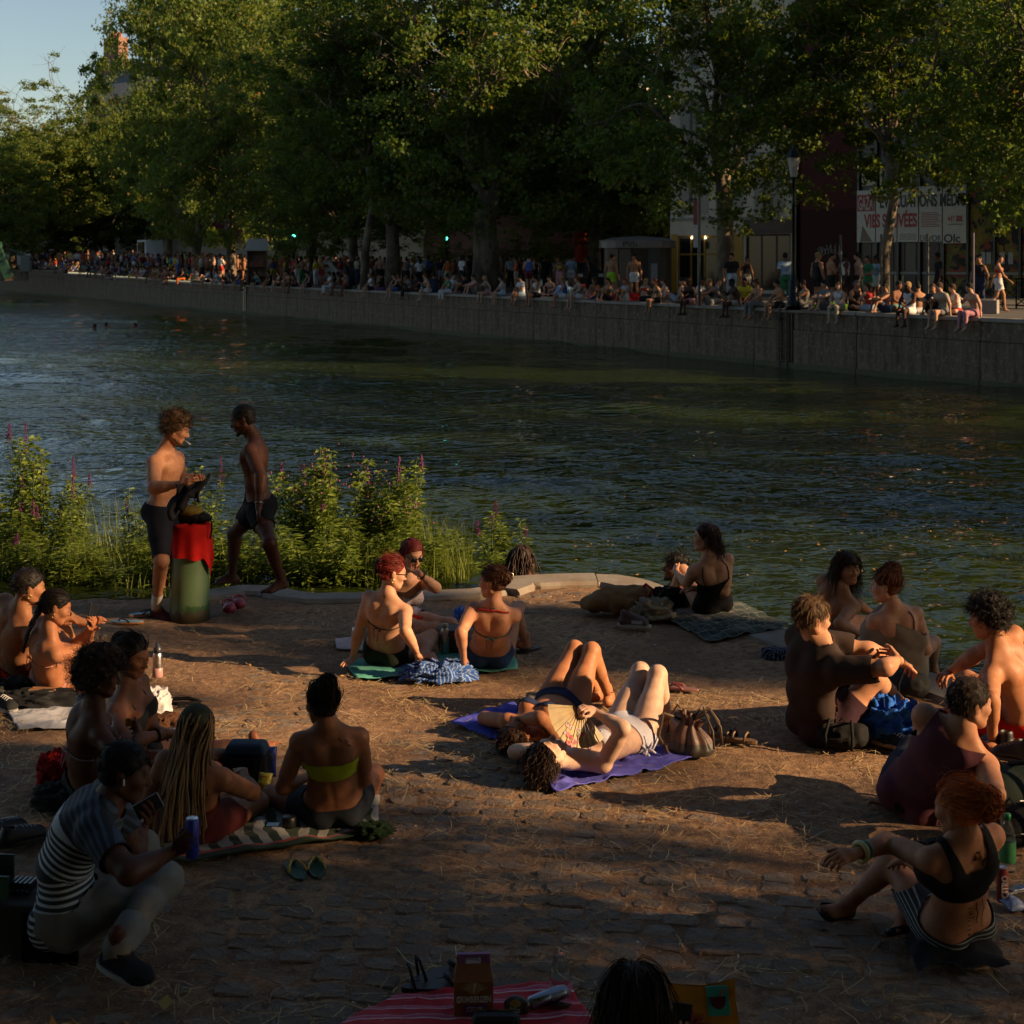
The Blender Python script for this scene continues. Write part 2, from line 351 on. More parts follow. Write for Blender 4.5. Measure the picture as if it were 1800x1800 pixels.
        for sd, k in ((1, 'R'), (-1, 'L')):
            S = J['S'+k]; T += [(s_rc(X(FC, N, sd*.03, -.01, -.05), S, (.062 if m else .054)*q+e, (.056 if m else .045)*q+e), .05)]
            T += [(s_rc(X(FC, N, sd*.015, -.008, .045), S+FC@V(-sd*.03, -.01, .012)*q, .036*q+e, .028*q+e), .05)]
            T += [(s_el(X(FC, C, sd*.075, -.062, .045), FC, V(.058*q+e, .042*q+e, .085*q+e)), .04)]
            if m: T += [(s_el(X(FC, C, sd*.072, .075, .05), FC, V(.08, .038, .06)*q+e), .04)]
            else: T += [(s_el(X(FC, C, sd*.07, .092, .015), FC, V(.06, .058, .062)*q*(.75+.25*b)+e), .025)]
            T += [(s_el(X(FP, P, sd*.076, -.05, -.015), FP, V(.084, .085, .088)*q*b+e), .025)]
        G['T'] = T; G['N'] = [(s_rc(X(FC, N, 0, -.005, -.03), J['hd']+s.FH@(V(0, -.022, -.045)*q), (.062 if m else .052)*q, (.056 if m else .047)*q), .04)]
        for sd, k in ((1, 'R'), (-1, 'L')):
            if 'E'+k in J:
                S, E, Wr = J['S'+k], J['E'+k], J['X'+k]; a = (1.16 if m else 1.0)*(.55+.45*b); R = np.eye(3)
                G['A'+k] = [(s_el(S, R, V(1, 1, 1)*(.05*a*q+e)), .03), (s_rc(S, E, .045*a*q+e, .036*a*q+e), .03),
                            (s_rc(S+(E-S)*.3+nz(np.cross(E-S, Wr-E)+1e-6)*0, S+(E-S)*.7, .046*a*q+e, .042*a*q+e), .03),
                            (s_rc(E, Wr, .037*a*q+e, .0255*(1+(a-1)*.6)*q+e), .03), (s_rc(E+(Wr-E)*.12, E+(Wr-E)*.42, .041*a*q+e, .035*a*q+e), .03)]
            if 'K'+k in J:
                Hp, K, A = J['H'+k], J['K'+k], J['A'+k]; a = (1.0 if m else 1.0)*(.5+.5*b); bk = nz(np.cross(nz(np.cross(K-Hp, A-K)+FP[:, 0]*.02), nz(A-K)))
                if bk@((Hp+A)/2-K) < 0: bk = -bk
                G['L'+k] = [(s_rc(Hp, K, .090*a*q+e, .056*a*q+e), .03), (s_rc(Hp+(K-Hp)*.12, Hp+(K-Hp)*.5, .093*a*q+e, .076*a*q+e), .03), (s_el(K, np.eye(3), V(1, 1, 1)*(.057*a*q+e)), .02),
                            (s_rc(K, A, .052*a*q+e, .034*a*q+e), .03), (s_rc(K+(A-K)*.16+bk*.016*q, K+(A-K)*.48+bk*.012*q, .052*a*q+e, .044*a*q+e), .03)]
        return G
    def coords(s, p):
        """torso coordinates: along the spine (0 pelvis, 1 neck base), to the figure's right, to the front"""
        J = s.J; pts = [J['P'], J['W'], J['C'], J['N']]; ts = [0, .36, .70, 1]; best = np.full(len(p), 1e9); S = np.zeros(len(p)); U = np.zeros(len(p)); Vv = np.zeros(len(p))
        for i in range(3):
            a, b = pts[i], pts[i+1]; ab = b-a; t = (p-a)@ab/(ab@ab); tc = np.clip(t, 0 if i else -3, 1 if i < 2 else 3); d = p-(a+tc[:, None]*ab); dd = (d**2).sum(1); m = dd < best
            Fr = s.FP if i == 0 else s.FC; best[m] = dd[m]; S[m] = (ts[i]+tc*(ts[i+1]-ts[i]))[m]; U[m] = (d@Fr[:, 0])[m]; Vv[m] = (d@Fr[:, 1])[m]
        return S, U/s.q, Vv/s.q
    def gval(s, G, k, p):
        r = np.full(len(p), .5)
        for (f, _, _), kk in G.get(k, []): r = smin(r, f(p), kk)
        return r
    def legt(s, p):
        """how far down the nearer leg a point lies (0 hip, 1 knee, 2 ankle)"""
        J = s.J; best = np.full(len(p), 1e9); T = np.full(len(p), -1.0)
        for k in 'RL':
            if 'K'+k not in J: continue
            for a, b, o in ((J['H'+k], J['K'+k], 0), (J['K'+k], J['A'+k], 1)):
                t = (p-a)@(b-a)/((b-a)@(b-a)); tc = np.clip(t, -2 if o == 0 else 0, 1 if o == 0 else 3); d = ((p-(a+tc[:, None]*(b-a)))**2).sum(1); m = d < best; best[m] = d[m]; T[m] = o+tc[m]
        return T
    def armt(s, p):
        J = s.J; best = np.full(len(p), 1e9); T = np.full(len(p), -1.0)
        for k in 'RL':
            if 'E'+k not in J: continue
            for a, b, o in ((J['S'+k], J['E'+k], 0), (J['E'+k], J['X'+k], 1)):
                t = (p-a)@(b-a)/((b-a)@(b-a)); tc = np.clip(t, -1 if o == 0 else 0, 1 if o == 0 else 3); d = ((p-(a+tc[:, None]*(b-a)))**2).sum(1); m = d < best; best[m] = d[m]; T[m] = o+tc[m]
        return T
    def field(s, G, g, keys=None):
        D = g.new(); lim = []
        for k, pr in G.items():
            if keys and k not in keys: continue
            if k in 'TN':
                for p, kk in pr: g.add(D, p, kk*s.q)
            else:
                d = g.new()
                for p, kk in pr: g.add(d, p, kk*s.q)
                lim.append(d)
        Lm = None
        for d in lim: Lm = d if Lm is None else smin(Lm, d, .006)
        return D if Lm is None else smin(D, Lm, .03*s.q)
    # -------------------------------------------------------------- build
    def body(s):
        q = s.q; G = s.G = s.prims(); lo = np.min([p[1] for l in G.values() for p, _ in l], 0)-.03; hi = np.max([p[2] for l in G.values() for p, _ in l], 0)+.03
        g = s.g = Grid(lo, hi, s.res); D = s.D = s.field(G, g); v, f = nets(g, D)
        S, U, Vv = s.coords(v); Nn = np.gradient(D, s.res); w = np.exp(-(U/.014)**2)*(Vv < 0)*np.clip((S-.02)/.2, 0, 1)*np.clip((1.0-S)/.15, 0, 1)
        v = v+(w*.006*q)[:, None]*s.FC[:, 1]
        vs, fs, ts = [v], [f], [np.ones((len(v), 4))]; n = len(v)
        for part in [s.mk_head()]+[s.mk_hand(k) for k in s.hands]+[s.mk_foot(k) for k in s.feet]:
            if part is None: continue
            a, b, c = part; vs.append(a); fs.append(b+n); ts.append(c); n += len(a)
        s.root = thing(s.name, s.label, 'person', s.base(), group=s.group); me = mesh('body', np.concatenate(vs)-V(*s.base()), np.concatenate(fs), s.skin, True, {'tint': ('FLOAT_COLOR', np.concatenate(ts))})
        s.bodyo = link('body', me, s.root); s.eyes(); return s
    def base(s):
        if not hasattr(s, '_b'): p = s.J['P']; s._b = (float(p[0]), float(p[1]), GZ)
        return s._b
    def put(s, name, v, f, matn, parent=None, smooth=True, attrs=None): return link(name, mesh(name, np.asarray(v)-V(*s.base()), f, matn, smooth, attrs), parent or s.root)
    def mb(s, m, name, matn, parent=None, smooth=True):
        return s.put(name, np.concatenate(m.v), m.f, matn, parent, smooth)
    def hl(s, *a): return s.J['hd']+s.FH@(V(*a)*s.q*1.02)
    def mk_head(s):
        q = s.q*1.02; R = s.FH; h = s.hl; m = s.male; E = lambda c, r: s_el(h(*c), R, V(*r)*q); C = lambda a, b, ra, rb: s_rc(h(*a), h(*b), ra*q, rb*q)
        g = Grid(s.J['hd']-.17*q, s.J['hd']+.16*q, .0066 if s.res < .02 else .022); D = g.new(); jw = 1.08 if m else .98
        L = [(E((0, -.012, .03), (.074, .094, .084)), .02), (E((0, .028, -.03), (.059*jw, .060, .084)), .04), (E((0, .060, -.094), (.024*jw, .020, .018)), .03),
             (C((0, .088, .006), (0, .108, -.030), .0075, .0115), .012), (E((.010, .098, -.036), (.009, .009, .008)), .01), (E((-.010, .098, -.036), (.009, .009, .008)), .01),
             (C((-.034, .080, .020), (.034, .080, .020), .010, .010), .02), (s_rc(h(0, -.022, -.045), h(0, -.022, -.045)+(s.J['N']-h(0, -.022, -.045))*.40, .050*q*(1.08 if m else .95), .044*q*(1.08 if m else .95)), .03),
             (C((-.017, .086, -.060), (.017, .086, -.060), .0065, .0065), .012), (C((-.014, .086, -.069), (.014, .086, -.069), .0068, .0068), .010)]
        for sd in (-1, 1): L += [(C((sd*.052*jw, -.004, -.055), (sd*.020, .058, -.092), .017, .016), .03), (E((sd*.041, .058, -.022), (.025, .025, .022)), .03)]
        for p, k in L: g.add(D, p, k*q)
        for sd in (-1, 1):
            g.add(D, E((sd*.031, .096, .001), (.017, .015, .0105)), .012*q, cut=True); g.add(D, E((sd*.031, .0785, .002), (.0135, .0128, .0128)), .003*q)
            g.add(D, s_el(h(sd*.075, -.012, -.008), R@rot((0, 1, 0), sd*14)@rot((1, 0, 0), 12), V(.0085, .0185, .031)*q), .008*q)
        v, f = nets(g, D); l = (v-s.J['hd'])@R/q; t = np.ones((len(v), 4)); U, F_, W_ = l.T
        lip = np.exp(-((W_+.064)/.0085)**2)*np.exp(-(U/.019)**4)*(F_ > .08); t[:, :3] *= 1-lip[:, None]*V(.12, .45, .42)
        br = np.exp(-((W_-.024+.12*np.abs(np.abs(U)-.03))/.0045)**2)*np.exp(-((np.abs(U)-.034)/.016)**4)*(F_ > .05); t[:, :3] *= 1-br[:, None]*.78
        eye = np.exp(-(((np.abs(U)-.031)/.0155)**2+((W_-.002)/.006)**2)**2)*(F_ > .07); t[:, :3] *= 1-eye[:, None]*.55
        if getattr(s, 'stub', 0): k = np.exp(-((W_+.085)/.035)**2)*(F_ > .0)*s.stub; t[:, :3] *= 1-k[:, None]*.6
        return v, f, t
    def eyes(s):
        if s.res > .02: return
        m = MB(); i = MB()
        for sd in (-1, 1):
            m.lathe([(.0001, -.0125), (.008, -.0098), (.0122, -.003), (.0122, .003), (.008, .0098), (.0001, .0125)], 10, s.hl(sd*.031, .0785, .002), s.FH@rot((1, 0, 0), -90))
            i.lathe([(.0001, .0), (.0055, .0003), (.0052, .0012), (.0001, .0018)], 10, s.hl(sd*.031, .0905, .001), s.FH@rot((1, 0, 0), -90))
        s.mb(m, 'eyes', 'plastic:.34,.30,.27'); s.mb(i, 'irises', 'plastic:.03,.02,.012')
    def mk_hand(s, k):
        Wr, d, n, curl, spread, th = s.hands[k]; q = s.q*(1.06 if s.male else .97); t = nz(np.cross(d, n))*(1 if k == 'R' else -1); L = []
        L += [(s_rc(Wr-d*.02*q, Wr+d*.02*q, .0255*q, .026*q), .02), (s_ec(Wr+d*.025*q, Wr+d*.075*q, t, (.029*q, .0175*q), (.040*q, .0135*q)), .02)]
        tips = []
        for i, (off, ln) in enumerate(((.030, .074), (.0105, .083), (-.0095, .078), (-.029, .061))):
            p = Wr+d*(.088-.006*abs(i-1.2))*q+t*off*q; a = 0; fd = nz(d+t*off*4*spread*.6)
            for j, (fr, rr) in enumerate(((.44, .0092), (.31, .0085), (.25, .0078))):
                a += curl*(.75, 1.15, .8)[j]*(1+.12*i); dd = fd*math.cos(a)+n*math.sin(a); e = p+dd*ln*fr*q; L.append((s_rc(p, e, rr*q, (rr-.0008)*q), .004)); p = e
            tips.append(p)
        b = Wr+d*.030*q+t*.022*q; d1 = nz(d*.75+t*(.75-.5*th)+n*(.35+.5*th)); d2 = nz(d*.95+t*(.25-.6*th)+n*(.35+.4*th)); m1 = b+d1*.048*q
        L += [(s_rc(b, m1, .0155*q, .0108*q), .012), (s_rc(m1, m1+d2*.034*q, .0105*q, .0085*q), .005)]; s.J['grip'+k] = Wr+d*.085*q+n*.028*q; s.J['tip'+k] = tips[1]
        if s.res > .02:
            L = L[:2]+[(s_rc(Wr+d*.08*q, Wr+d*.14*q+n*.02*q, .03*q, .02*q), .02)]
        lo = np.min([p[1] for p, _ in L], 0)-.012; hi = np.max([p[2] for p, _ in L], 0)+.012; g = Grid(lo, hi, .0056 if s.res < .02 else .022); D = g.new()
        for p, kk in L: g.add(D, p, kk)
        v, f = nets(g, D); return v, f, np.ones((len(v), 4))*V(1, .93, .9, 1)
    def mk_foot(s, k):
        A, d, up = s.feet[k]; q = s.q*(1.05 if s.male else .97); up = nz(up-d*(up@d)*.6); sd = nz(np.cross(d, up))*(1 if k == 'R' else -1); u2 = nz(np.cross(nz(np.cross(d, up)), d)); B = A-u2*.052*q
        L = [(s_rc(A+up*.06*q, A, .034*q, .036*q), .02), (s_el(A-d*.035*q-u2*.045*q, np.stack([d, sd, u2], 1), V(.036, .031, .032)*q), .03),
             (s_rc(A+d*.02*q-u2*.01*q, A+d*.10*q-u2*.048*q, .034*q, .023*q), .03), (s_ec(B-d*.02*q, B+d*.125*q, sd, (.030*q, .020*q), (.043*q, .017*q)), .03)]
        for i in range(5): o = (.034-.017*i); p = B+d*(.128-.009*i+.004*(i == 0))*q-sd*o*q*(1)*-1*-1-u2*.004*q; L.append((s_rc(p, p+d*(.038 if i == 0 else .030)*q-u2*.004*q, (.0125 if i == 0 else .009)*q, (.0115 if i == 0 else .0082)*q), .008))
        lo = np.min([p[1] for p, _ in L], 0)-.012; hi = np.max([p[2] for p, _ in L], 0)+.012; g = Grid(lo, hi, .0088 if s.res < .02 else .022); D = g.new()
        for p, kk in L: g.add(D, p, kk)
        v, f = nets(g, D); return v, f, np.ones((len(v), 4))*V(.97, .9, .87, 1)
    def shoe(s, k, upper, sole=None, low=False, name='shoe', fat=.006):
        A, d, up = s.feet[k]; q = s.q*(1.05 if s.male else .97); u2 = nz(np.cross(nz(np.cross(d, nz(up-d*(up@d)*.6))), d)); sd = nz(np.cross(d, u2)); B = A-u2*.052*q; e = fat
        L = [(s_rc(A+u2*.02*q, A-u2*.02*q, .036*q+e, .036*q+e), .02), (s_ec(B-d*.04*q, B+d*.13*q, sd, (.033*q+e, .027*q+e), (.044*q+e, .021*q+e)), .03), (s_rc(A+d*.02*q-u2*.01*q, A+d*.11*q-u2*.045*q, .034*q+e, .026*q+e), .03), (s_el(B+d*.14*q, np.stack([d, sd, u2], 1), V(.048, .041, .024)*q+e), .03)]
        lo = np.min([p[1] for p, _ in L], 0)-.012; hi = np.max([p[2] for p, _ in L], 0)+.012; g = Grid(lo, hi, .007); D = g.new()
        for p, kk in L: g.add(D, p, kk)
        v, f = nets(g, D); h = (v-B)@u2; t = (v-B)@d; h = np.maximum(h, -.022*q-.3*e); v = v+(h-(v-B)@u2)[:, None]*u2; v, f = clip(v, f, (.012 if low else .058)*q-h+(.03*np.clip(-t/.04, 0, 1) if low else 0)); o = s.put(name, v, f, upper)
        if sole:
            c = V([[math.cos(a)*(.135 if math.cos(a) > 0 else .135)+.045, math.sin(a)*(.047-.008*math.cos(a))] for a in np.arange(20)*2*math.pi/20])*q; m = MB(); m.prism([tuple(x) for x in c], -.034*q, -.014*q, np.stack([d, sd, u2], 1), B); s.mb(m, 'sole', sole, o, False)
        return o
    def sunglasses(s, matn='plastic:.012,.010,.010'):
        m = MB(); fr = MB()
        for sd in (-1, 1):
            m.lathe([(.0001, 0), (.024, .001), (.0245, .003), (.0001, .004)], 14, s.hl(sd*.031, .100, -.002), s.FH@rot((0, 0, 1), -sd*8)@rot((1, 0, 0), -90)); fr.tube([s.hl(sd*.055, .098, .006), s.hl(sd*.072, .06, .006), s.hl(sd*.080, .0, .004)], .003, 6)
        fr.tube([s.hl(-.012, .104, .004), s.hl(.012, .104, .004)], .003, 6); o = s.mb(fr, 'sunglasses_frame', matn); s.mb(m, 'sunglasses_lens', 'glass_dark', o)
    def bangle(s, k, t=.85, matn='plastic:.02,.02,.02', r=.036, th=.005, name='bracelet'):
        E, X = s.J['E'+k], s.J['X'+k]; c = E+(X-E)*t; w = nz(X-E); u = nz(np.cross(w, V(.3, .5, .9))); v = np.cross(w, u); return s.mb(MB().tube([c+r*s.q*(math.cos(a)*u+math.sin(a)*v) for a in np.arange(16)*math.pi/8], th, 6, closed=True), name, matn)
    def earring(s, sd): s.mb(MB().tube([s.hl(sd*.079, -.006+.011*math.cos(a), -.05+.012*math.sin(a)) for a in np.arange(12)*math.pi/6], .0022, 5, closed=True), 'earring', 'metal:.8,.55,.2')
    def tattoo(s, th0, S0, w, h, n=5, seed=0, r=.0012):
        rg = np.random.default_rng(seed); m = MB()
        for i in range(n):
            a = th0+rg.uniform(-w, w)*.5; b = S0+rg.uniform(-h, h)*.5; P = []
            for j in range(7): P.append(s.skinpt(a, b, .0012)); a += rg.uniform(-w, w)*.18; b += rg.uniform(-h, h)*.18
            m.tube(P, r, 4)
        return s.mb(m, 'tattoo', 'cloth:.02,.02,.022')
    # -------------------------------------------------------------- clothes
    def tight(s, name, matn, fn, off=.005, smooth_arm=True):
        """cloth that hugs the body where fn(S, U, V, armfield, legt, points) gives only positive fields"""
        v, f = nets(s.g, s.D, off); S, U, Vv = s.coords(v); T = s.gval(s.G, 'T', v); A = np.minimum(s.gval(s.G, 'AL', v), s.gval(s.G, 'AR', v))
        S = s.legS(S, v); v2, f2 = clip(v, f, *fn(S, U, Vv, A-T, s.legm(v), v))
        return s.put(name, v2, f2, matn, smooth=True, attrs=s.suv(v2))
    def legS(s, S, v):
        L = np.minimum(s.gval(s.G, 'LL', v), s.gval(s.G, 'LR', v)); return np.where(L < s.gval(s.G, 'T', v)-.012, np.minimum(S, -.04), S)
    def legm(s, v):
        L = np.minimum(s.gval(s.G, 'LL', v), s.gval(s.G, 'LR', v)); T = s.legt(v); return np.where(L < s.gval(s.G, 'T', v)+.004, T, np.minimum(T, .05))
    def armm(s, v):
        A = np.minimum(s.gval(s.G, 'AL', v), s.gval(s.G, 'AR', v)); T = s.armt(v); return np.where(A < s.gval(s.G, 'T', v), T, np.minimum(T, .05))
    def suv(s, v): S, U, Vv = s.coords(v); return {'suv': ('FLOAT_VECTOR', np.stack([S, U, Vv], 1))}
    def loose(s, name, matn, keys, fn, fat=.018, wr=.007, wsc=9, seed=1, drop=None):
        G = s.prims(fat); g = Grid(s.g.lo-fat, s.g.lo+s.g.n*s.g.h+fat*2, s.res*1.15); D = s.field(G, g, keys)
        P = np.stack(np.meshgrid(*g.ax, indexing='ij'), -1); m = np.abs(D) < .05; q = P[m]
        D[m] += wr*(1-2*np.abs(noise(q*V(1, 1, .55), wsc, seed)))+wr*.5*noise(q, wsc*2.3, seed+5)
        v, f = nets(g, D); S, U, Vv = s.coords(v); S = s.legS(S, v)
        if 'AL' in keys: a_ = np.minimum(s.gval(s.G, 'AL', v), s.gval(s.G, 'AR', v)) < s.gval(s.G, 'T', v)+.008; S = np.where(a_ | (np.abs(U) > .10), np.clip(S, .3*a_, .95), S)
        v2, f2 = clip(v, f, *fn(S, U, Vv, s.armm(v), s.legm(v), v)); return s.put(name, v2, f2, matn, attrs=s.suv(v2))
    def skinpt(s, th, S, off=.004):
        """a point on the skin: th degrees round the torso (0 right, 90 front, 270 back), S along the spine"""
        J = s.J; pts = [J['P'], J['W'], J['C'], J['N']]; ts = [0, .36, .70, 1]; i = 0 if S < .36 else (1 if S < .7 else 2); c = pts[i]+(pts[i+1]-pts[i])*(S-ts[i])/(ts[i+1]-ts[i])
        Fr = s.FP if i == 0 else s.FC; d = Fr@V(math.cos(math.radians(th)), math.sin(math.radians(th)), 0); r = np.arange(.02, .3, .004); p = c+r[:, None]*d; D = s.sampleT(p); k = np.argmax(D > 0) if (D > 0).any() else len(r)-1
        return c+(r[k]+off)*d
    def sampleT(s, p): return s.gval(s.G, 'T', p) if s.res < .02 else s.g.sample(s.D, p)
    def strap(s, name, matn, pts, r=.004, n=6, sub=6):
        P = [];
        for a, b in zip(pts[:-1], pts[1:]):
            for i in range(sub): t = i/sub; P.append(s.skinpt(a[0]+(b[0]-a[0])*t, a[1]+(b[1]-a[1])*t))
        P.append(s.skinpt(*pts[-1])); return s.mb(MB().tube(P, r, n), name, matn)
    # -------------------------------------------------------------- hair
    def scalp(s, n, seed=0, front=.055, low=-.065, vol=1.0):
        n = int(n*.62) if n > 250 else n; rg = np.random.default_rng(seed+11); d = rg.normal(size=(n*3, 3)); d /= np.linalg.norm(d, axis=1, keepdims=True); p = V(0, -.014, .032)+d*V(.078, .098, .088)*vol
        k = p[:, 2] > low+np.clip((p[:, 1]+.03)/.10, 0, 1)*(front-low); p, d = p[k][:n], d[k][:n]; return p, d
    def cap(s, matn, front=.055, low=-.065, r=(.080, .100, .090), bump=.004, seed=0, name='hair', parent=None, part=True):
        q = s.q*1.02; g = Grid(s.J['hd']-.18*q, s.J['hd']+.18*q, .0095 if s.res < .02 else .024); D = g.new(); g.add(D, s_el(s.hl(0, -.014, .032), s.FH, V(*r)*q), .01); g.add(D, s_el(s.hl(0, -.04, -.03), s.FH, V(.062, .055, .05)*q*r[0]/.08), .03)
        v, f = nets(g, D); l = (v-s.J['hd'])@s.FH/q; v = v+nz_rows(l-V(0, -.014, .032))@s.FH.T*(fbm(l, 38, seed)*bump)[:, None]
        fl = l[:, 2]-(low+np.clip((l[:, 1]+.03)/.10, 0, 1)*(front-low))+.006*noise(l, 90, seed); v, f = clip(v, f, fl); return s.put(name, v, f, matn, parent)
    def strands(s, name, matn, roots, flow, length, k=6, r=.0016, curl=0.0, cf=60, grav=.3, lift=.3, jit=.25, seed=0, parent=None, taper=True, hug=1.0):
        """strands from scalp roots; flow(p) gives the local direction (head frame)"""
        rg = np.random.default_rng(seed+5); p, d = roots; n = len(p); L = length*(1+rg.uniform(-.3, .3, n)) if np.ndim(length) == 0 else length; P = np.zeros((n, k, 3)); P[:, 0] = p; down = s.FH.T@V(0, 0, -1)
        cur = p.copy(); j = rg.normal(size=(n, 3))*jit; ph = rg.uniform(0, 6.28, n)
        for i in range(1, k):
            t = i/(k-1); e0 = (cur-V(0, -.014, .028))/V(.079, .099, .088); m0 = np.linalg.norm(e0, axis=1, keepdims=True); nn = nz_rows(e0/V(.079, .099, .088)); w = flow(cur); w = w-nn*(w*nn).sum(1, keepdims=True)*np.clip(1.25-.25*m0, 0, 1)*hug; w = w*(1-t*min(1, grav))+nn*lift*(1-t)**2+j+down*grav*t; w /= np.linalg.norm(w, axis=1, keepdims=True)+1e-9; cur = cur+w*(L/(k-1))[:, None]
            e = (cur-V(0, -.014, .028))/V(.079, .099, .088); m = np.linalg.norm(e, axis=1); ins = (m < 1.02) & (cur[:, 2] > -.09); cur[ins] = V(0, -.014, .028)+(e[ins]/m[ins, None]*1.02)*V(.079, .099, .088)
            P[:, i] = cur
        if curl:
            T = np.gradient(P, axis=1); T /= np.linalg.norm(T, axis=2, keepdims=True)+1e-9; a = np.cross(T, V(.2, .9, .3)); a /= np.linalg.norm(a, axis=2, keepdims=True)+1e-9; b = np.cross(T, a)
            th = ph[:, None]+cf*np.linspace(0, 1, k)[None]*L[:, None]; ramp = np.minimum(1, np.linspace(0, 3, k)); P += curl*ramp[None, :, None]*(np.cos(th)[..., None]*a+np.sin(th)[..., None]*b)
        Wd = s.J['hd']+(P*s.q*1.02)@s.FH.T; rr = r*(np.linspace(1, .25, k) if taper else np.ones(k)); v, f = (tubes(Wd, rr, 5) if r > .003 else ribbons(Wd, rr)); return s.put(name, v, f, matn, parent)
    def curly(s, matn, vol=.05, n=900, length=.09, front=.05, seed=0, low=-.06, curl=.012, r=.0018):
        h = s.cap(matn, front, low, (.080+vol*.35, .100+vol*.35, .090+vol*.45), .010+vol*.12, seed); rt = s.scalp(n, seed, front, low, 1+vol*1.2)
        s.strands('curls', matn, rt, lambda p: (p-V(0, -.014, .03))/.09*.8, length, 10, r, curl, 190, .35, .5, .6, seed, h, True, 0.3); return h
    def short(s, matn, n=900, length=.035, front=.055, seed=0, low=-.055, lift=.22, r=.0015, vol=0.0, flow=(0, -.3, -.6)):
        h = s.cap(matn, front, low, (.079+vol, .099+vol, .089+vol), .003+vol*.3, seed); fl = V(*flow)
        s.strands('locks', matn, s.scalp(n, seed, front, low, 1.0+vol*10), lambda p: fl+0*p, length, 5, r, 0, 1, .25, lift, .22, seed, h); return h
    def bun(s, matn, c=(0, -.095, .06), r=.045, n=900, seed=0, front=.055, curl=0.0, wisps=60, cap=True, low=-.06, messy=.02):
        h = s.cap(matn, front, low, (.079, .099, .089), .003, seed); q = s.q*1.02; cc = V(*c); rt = s.scalp(n, seed, front, low)
        def fl(p): w = cc-p; return w/(np.linalg.norm(w, axis=1, keepdims=True)+.01)
        dist = np.linalg.norm(rt[0]-cc, axis=1); s.strands('combed_hair', matn, rt, fl, np.maximum(.02, dist*.95), 7, .0016, curl, 60, 0, .06, .10, seed, h)
        rg = np.random.default_rng(seed+3); g = Grid(s.hl(*c)-2*r*q, s.hl(*c)+2*r*q, .005); D = g.new(); g.add(D, s_el(s.hl(*c), s.FH, V(r, r*.9, r)*q*.86), .01); v, f = nets(g, D); l = v-s.hl(*c); v = v+nz_rows(l)*(fbm(v, 55, seed)*.008)[:, None]; s.put('bun', v, f, matn, h)
        m = 240; ax = rg.normal(size=(m, 3)); ax /= np.linalg.norm(ax, axis=1, keepdims=True); b = np.cross(ax, rg.normal(size=(m, 3))); b /= np.linalg.norm(b, axis=1, keepdims=True); c2 = np.cross(ax, b); t = np.linspace(0, 1, 9)*rg.uniform(2, 4.5, (m, 1)); rr = r*rg.uniform(.85, 1.05+messy*8, (m, 1, 1))
        P = cc+rr*(np.cos(t)[..., None]*b[:, None]+np.sin(t)[..., None]*c2[:, None])+curl*rg.normal(size=(m, 9, 3)); v, f = ribbons(s.J['hd']+(P*q)@s.FH.T, .0019*np.linspace(1, .5, 9)); s.put('bun_strands', v, f, matn, h)
        if wisps: s.strands('wisps', matn, s.scalp(wisps, seed+9, front, low), lambda p: V(0, -.3, -.8)+0*p, .07, 7, .0009, .005, 60, .6, .45, .35, seed+1, h)
        return h
    def long(s, matn, n=1500, length=.34, front=.06, seed=0, curl=.006, cf=45, low=-.06, r=.0016, lift=.12, grav=1.0, jit=.12, flow=(0, -.35, -.5)):
        h = s.cap(matn, front, low, (.083, .103, .093), .004, seed); fl = V(*flow); rt = s.scalp(n, seed, front, low)
        s.strands('long_locks', matn, rt, lambda p: fl+p*V(2.5, 1, 0)+np.stack([np.sign(p[:, 0])*np.clip(p[:, 1]/.06, 0, 1)*1.6, -np.clip(p[:, 1]/.06, 0, 1)*.5, 0*p[:, 0]], 1), length, 12, r, curl, cf, grav, lift, jit, seed, h); return h
    def beard(s, matn, n=420, length=.018, seed=0):
        rg = np.random.default_rng(seed); u = rg.uniform(-.062, .062, n); w = rg.uniform(-.112, -.035, n); p = []; 
        for a, b in zip(u, w):
            if abs(a) < .02 and -.075 < b < -.05: continue
            if b > -.055 and abs(a) < .045 and not (abs(a) < .025 and b < -.047): continue
            p.append((a, .088-abs(a)**1.6*4.2+.25*min(0, b+.075), b))
        p = V(p); d = nz_rows(p-V(0, 0, -.05)); h = s.cap_beard(matn); s.strands('whiskers', matn, (p, d), lambda x: V(0, .3, -1), length, 4, .0011, 0, 1, .3, .5, .35, seed, h)
    def cap_beard(s, matn):
        q = s.q*1.02; m = MB()
        pts = [s.hl(sd*x, y, z) for sd, x, y, z in ((-1, .062, .0, -.045), (-1, .052, .030, -.080), (-1, .026, .068, -.102), (1, 0, .078, -.106), (1, .026, .068, -.102), (1, .052, .030, -.080), (1, .062, .0, -.045))]
        return s.mb(m.tube(pts, [.008, .015, .020, .021, .020, .015, .008], 8), 'beard', matn)
def nz_rows(a): return a/(np.linalg.norm(a, axis=1, keepdims=True)+1e-9)
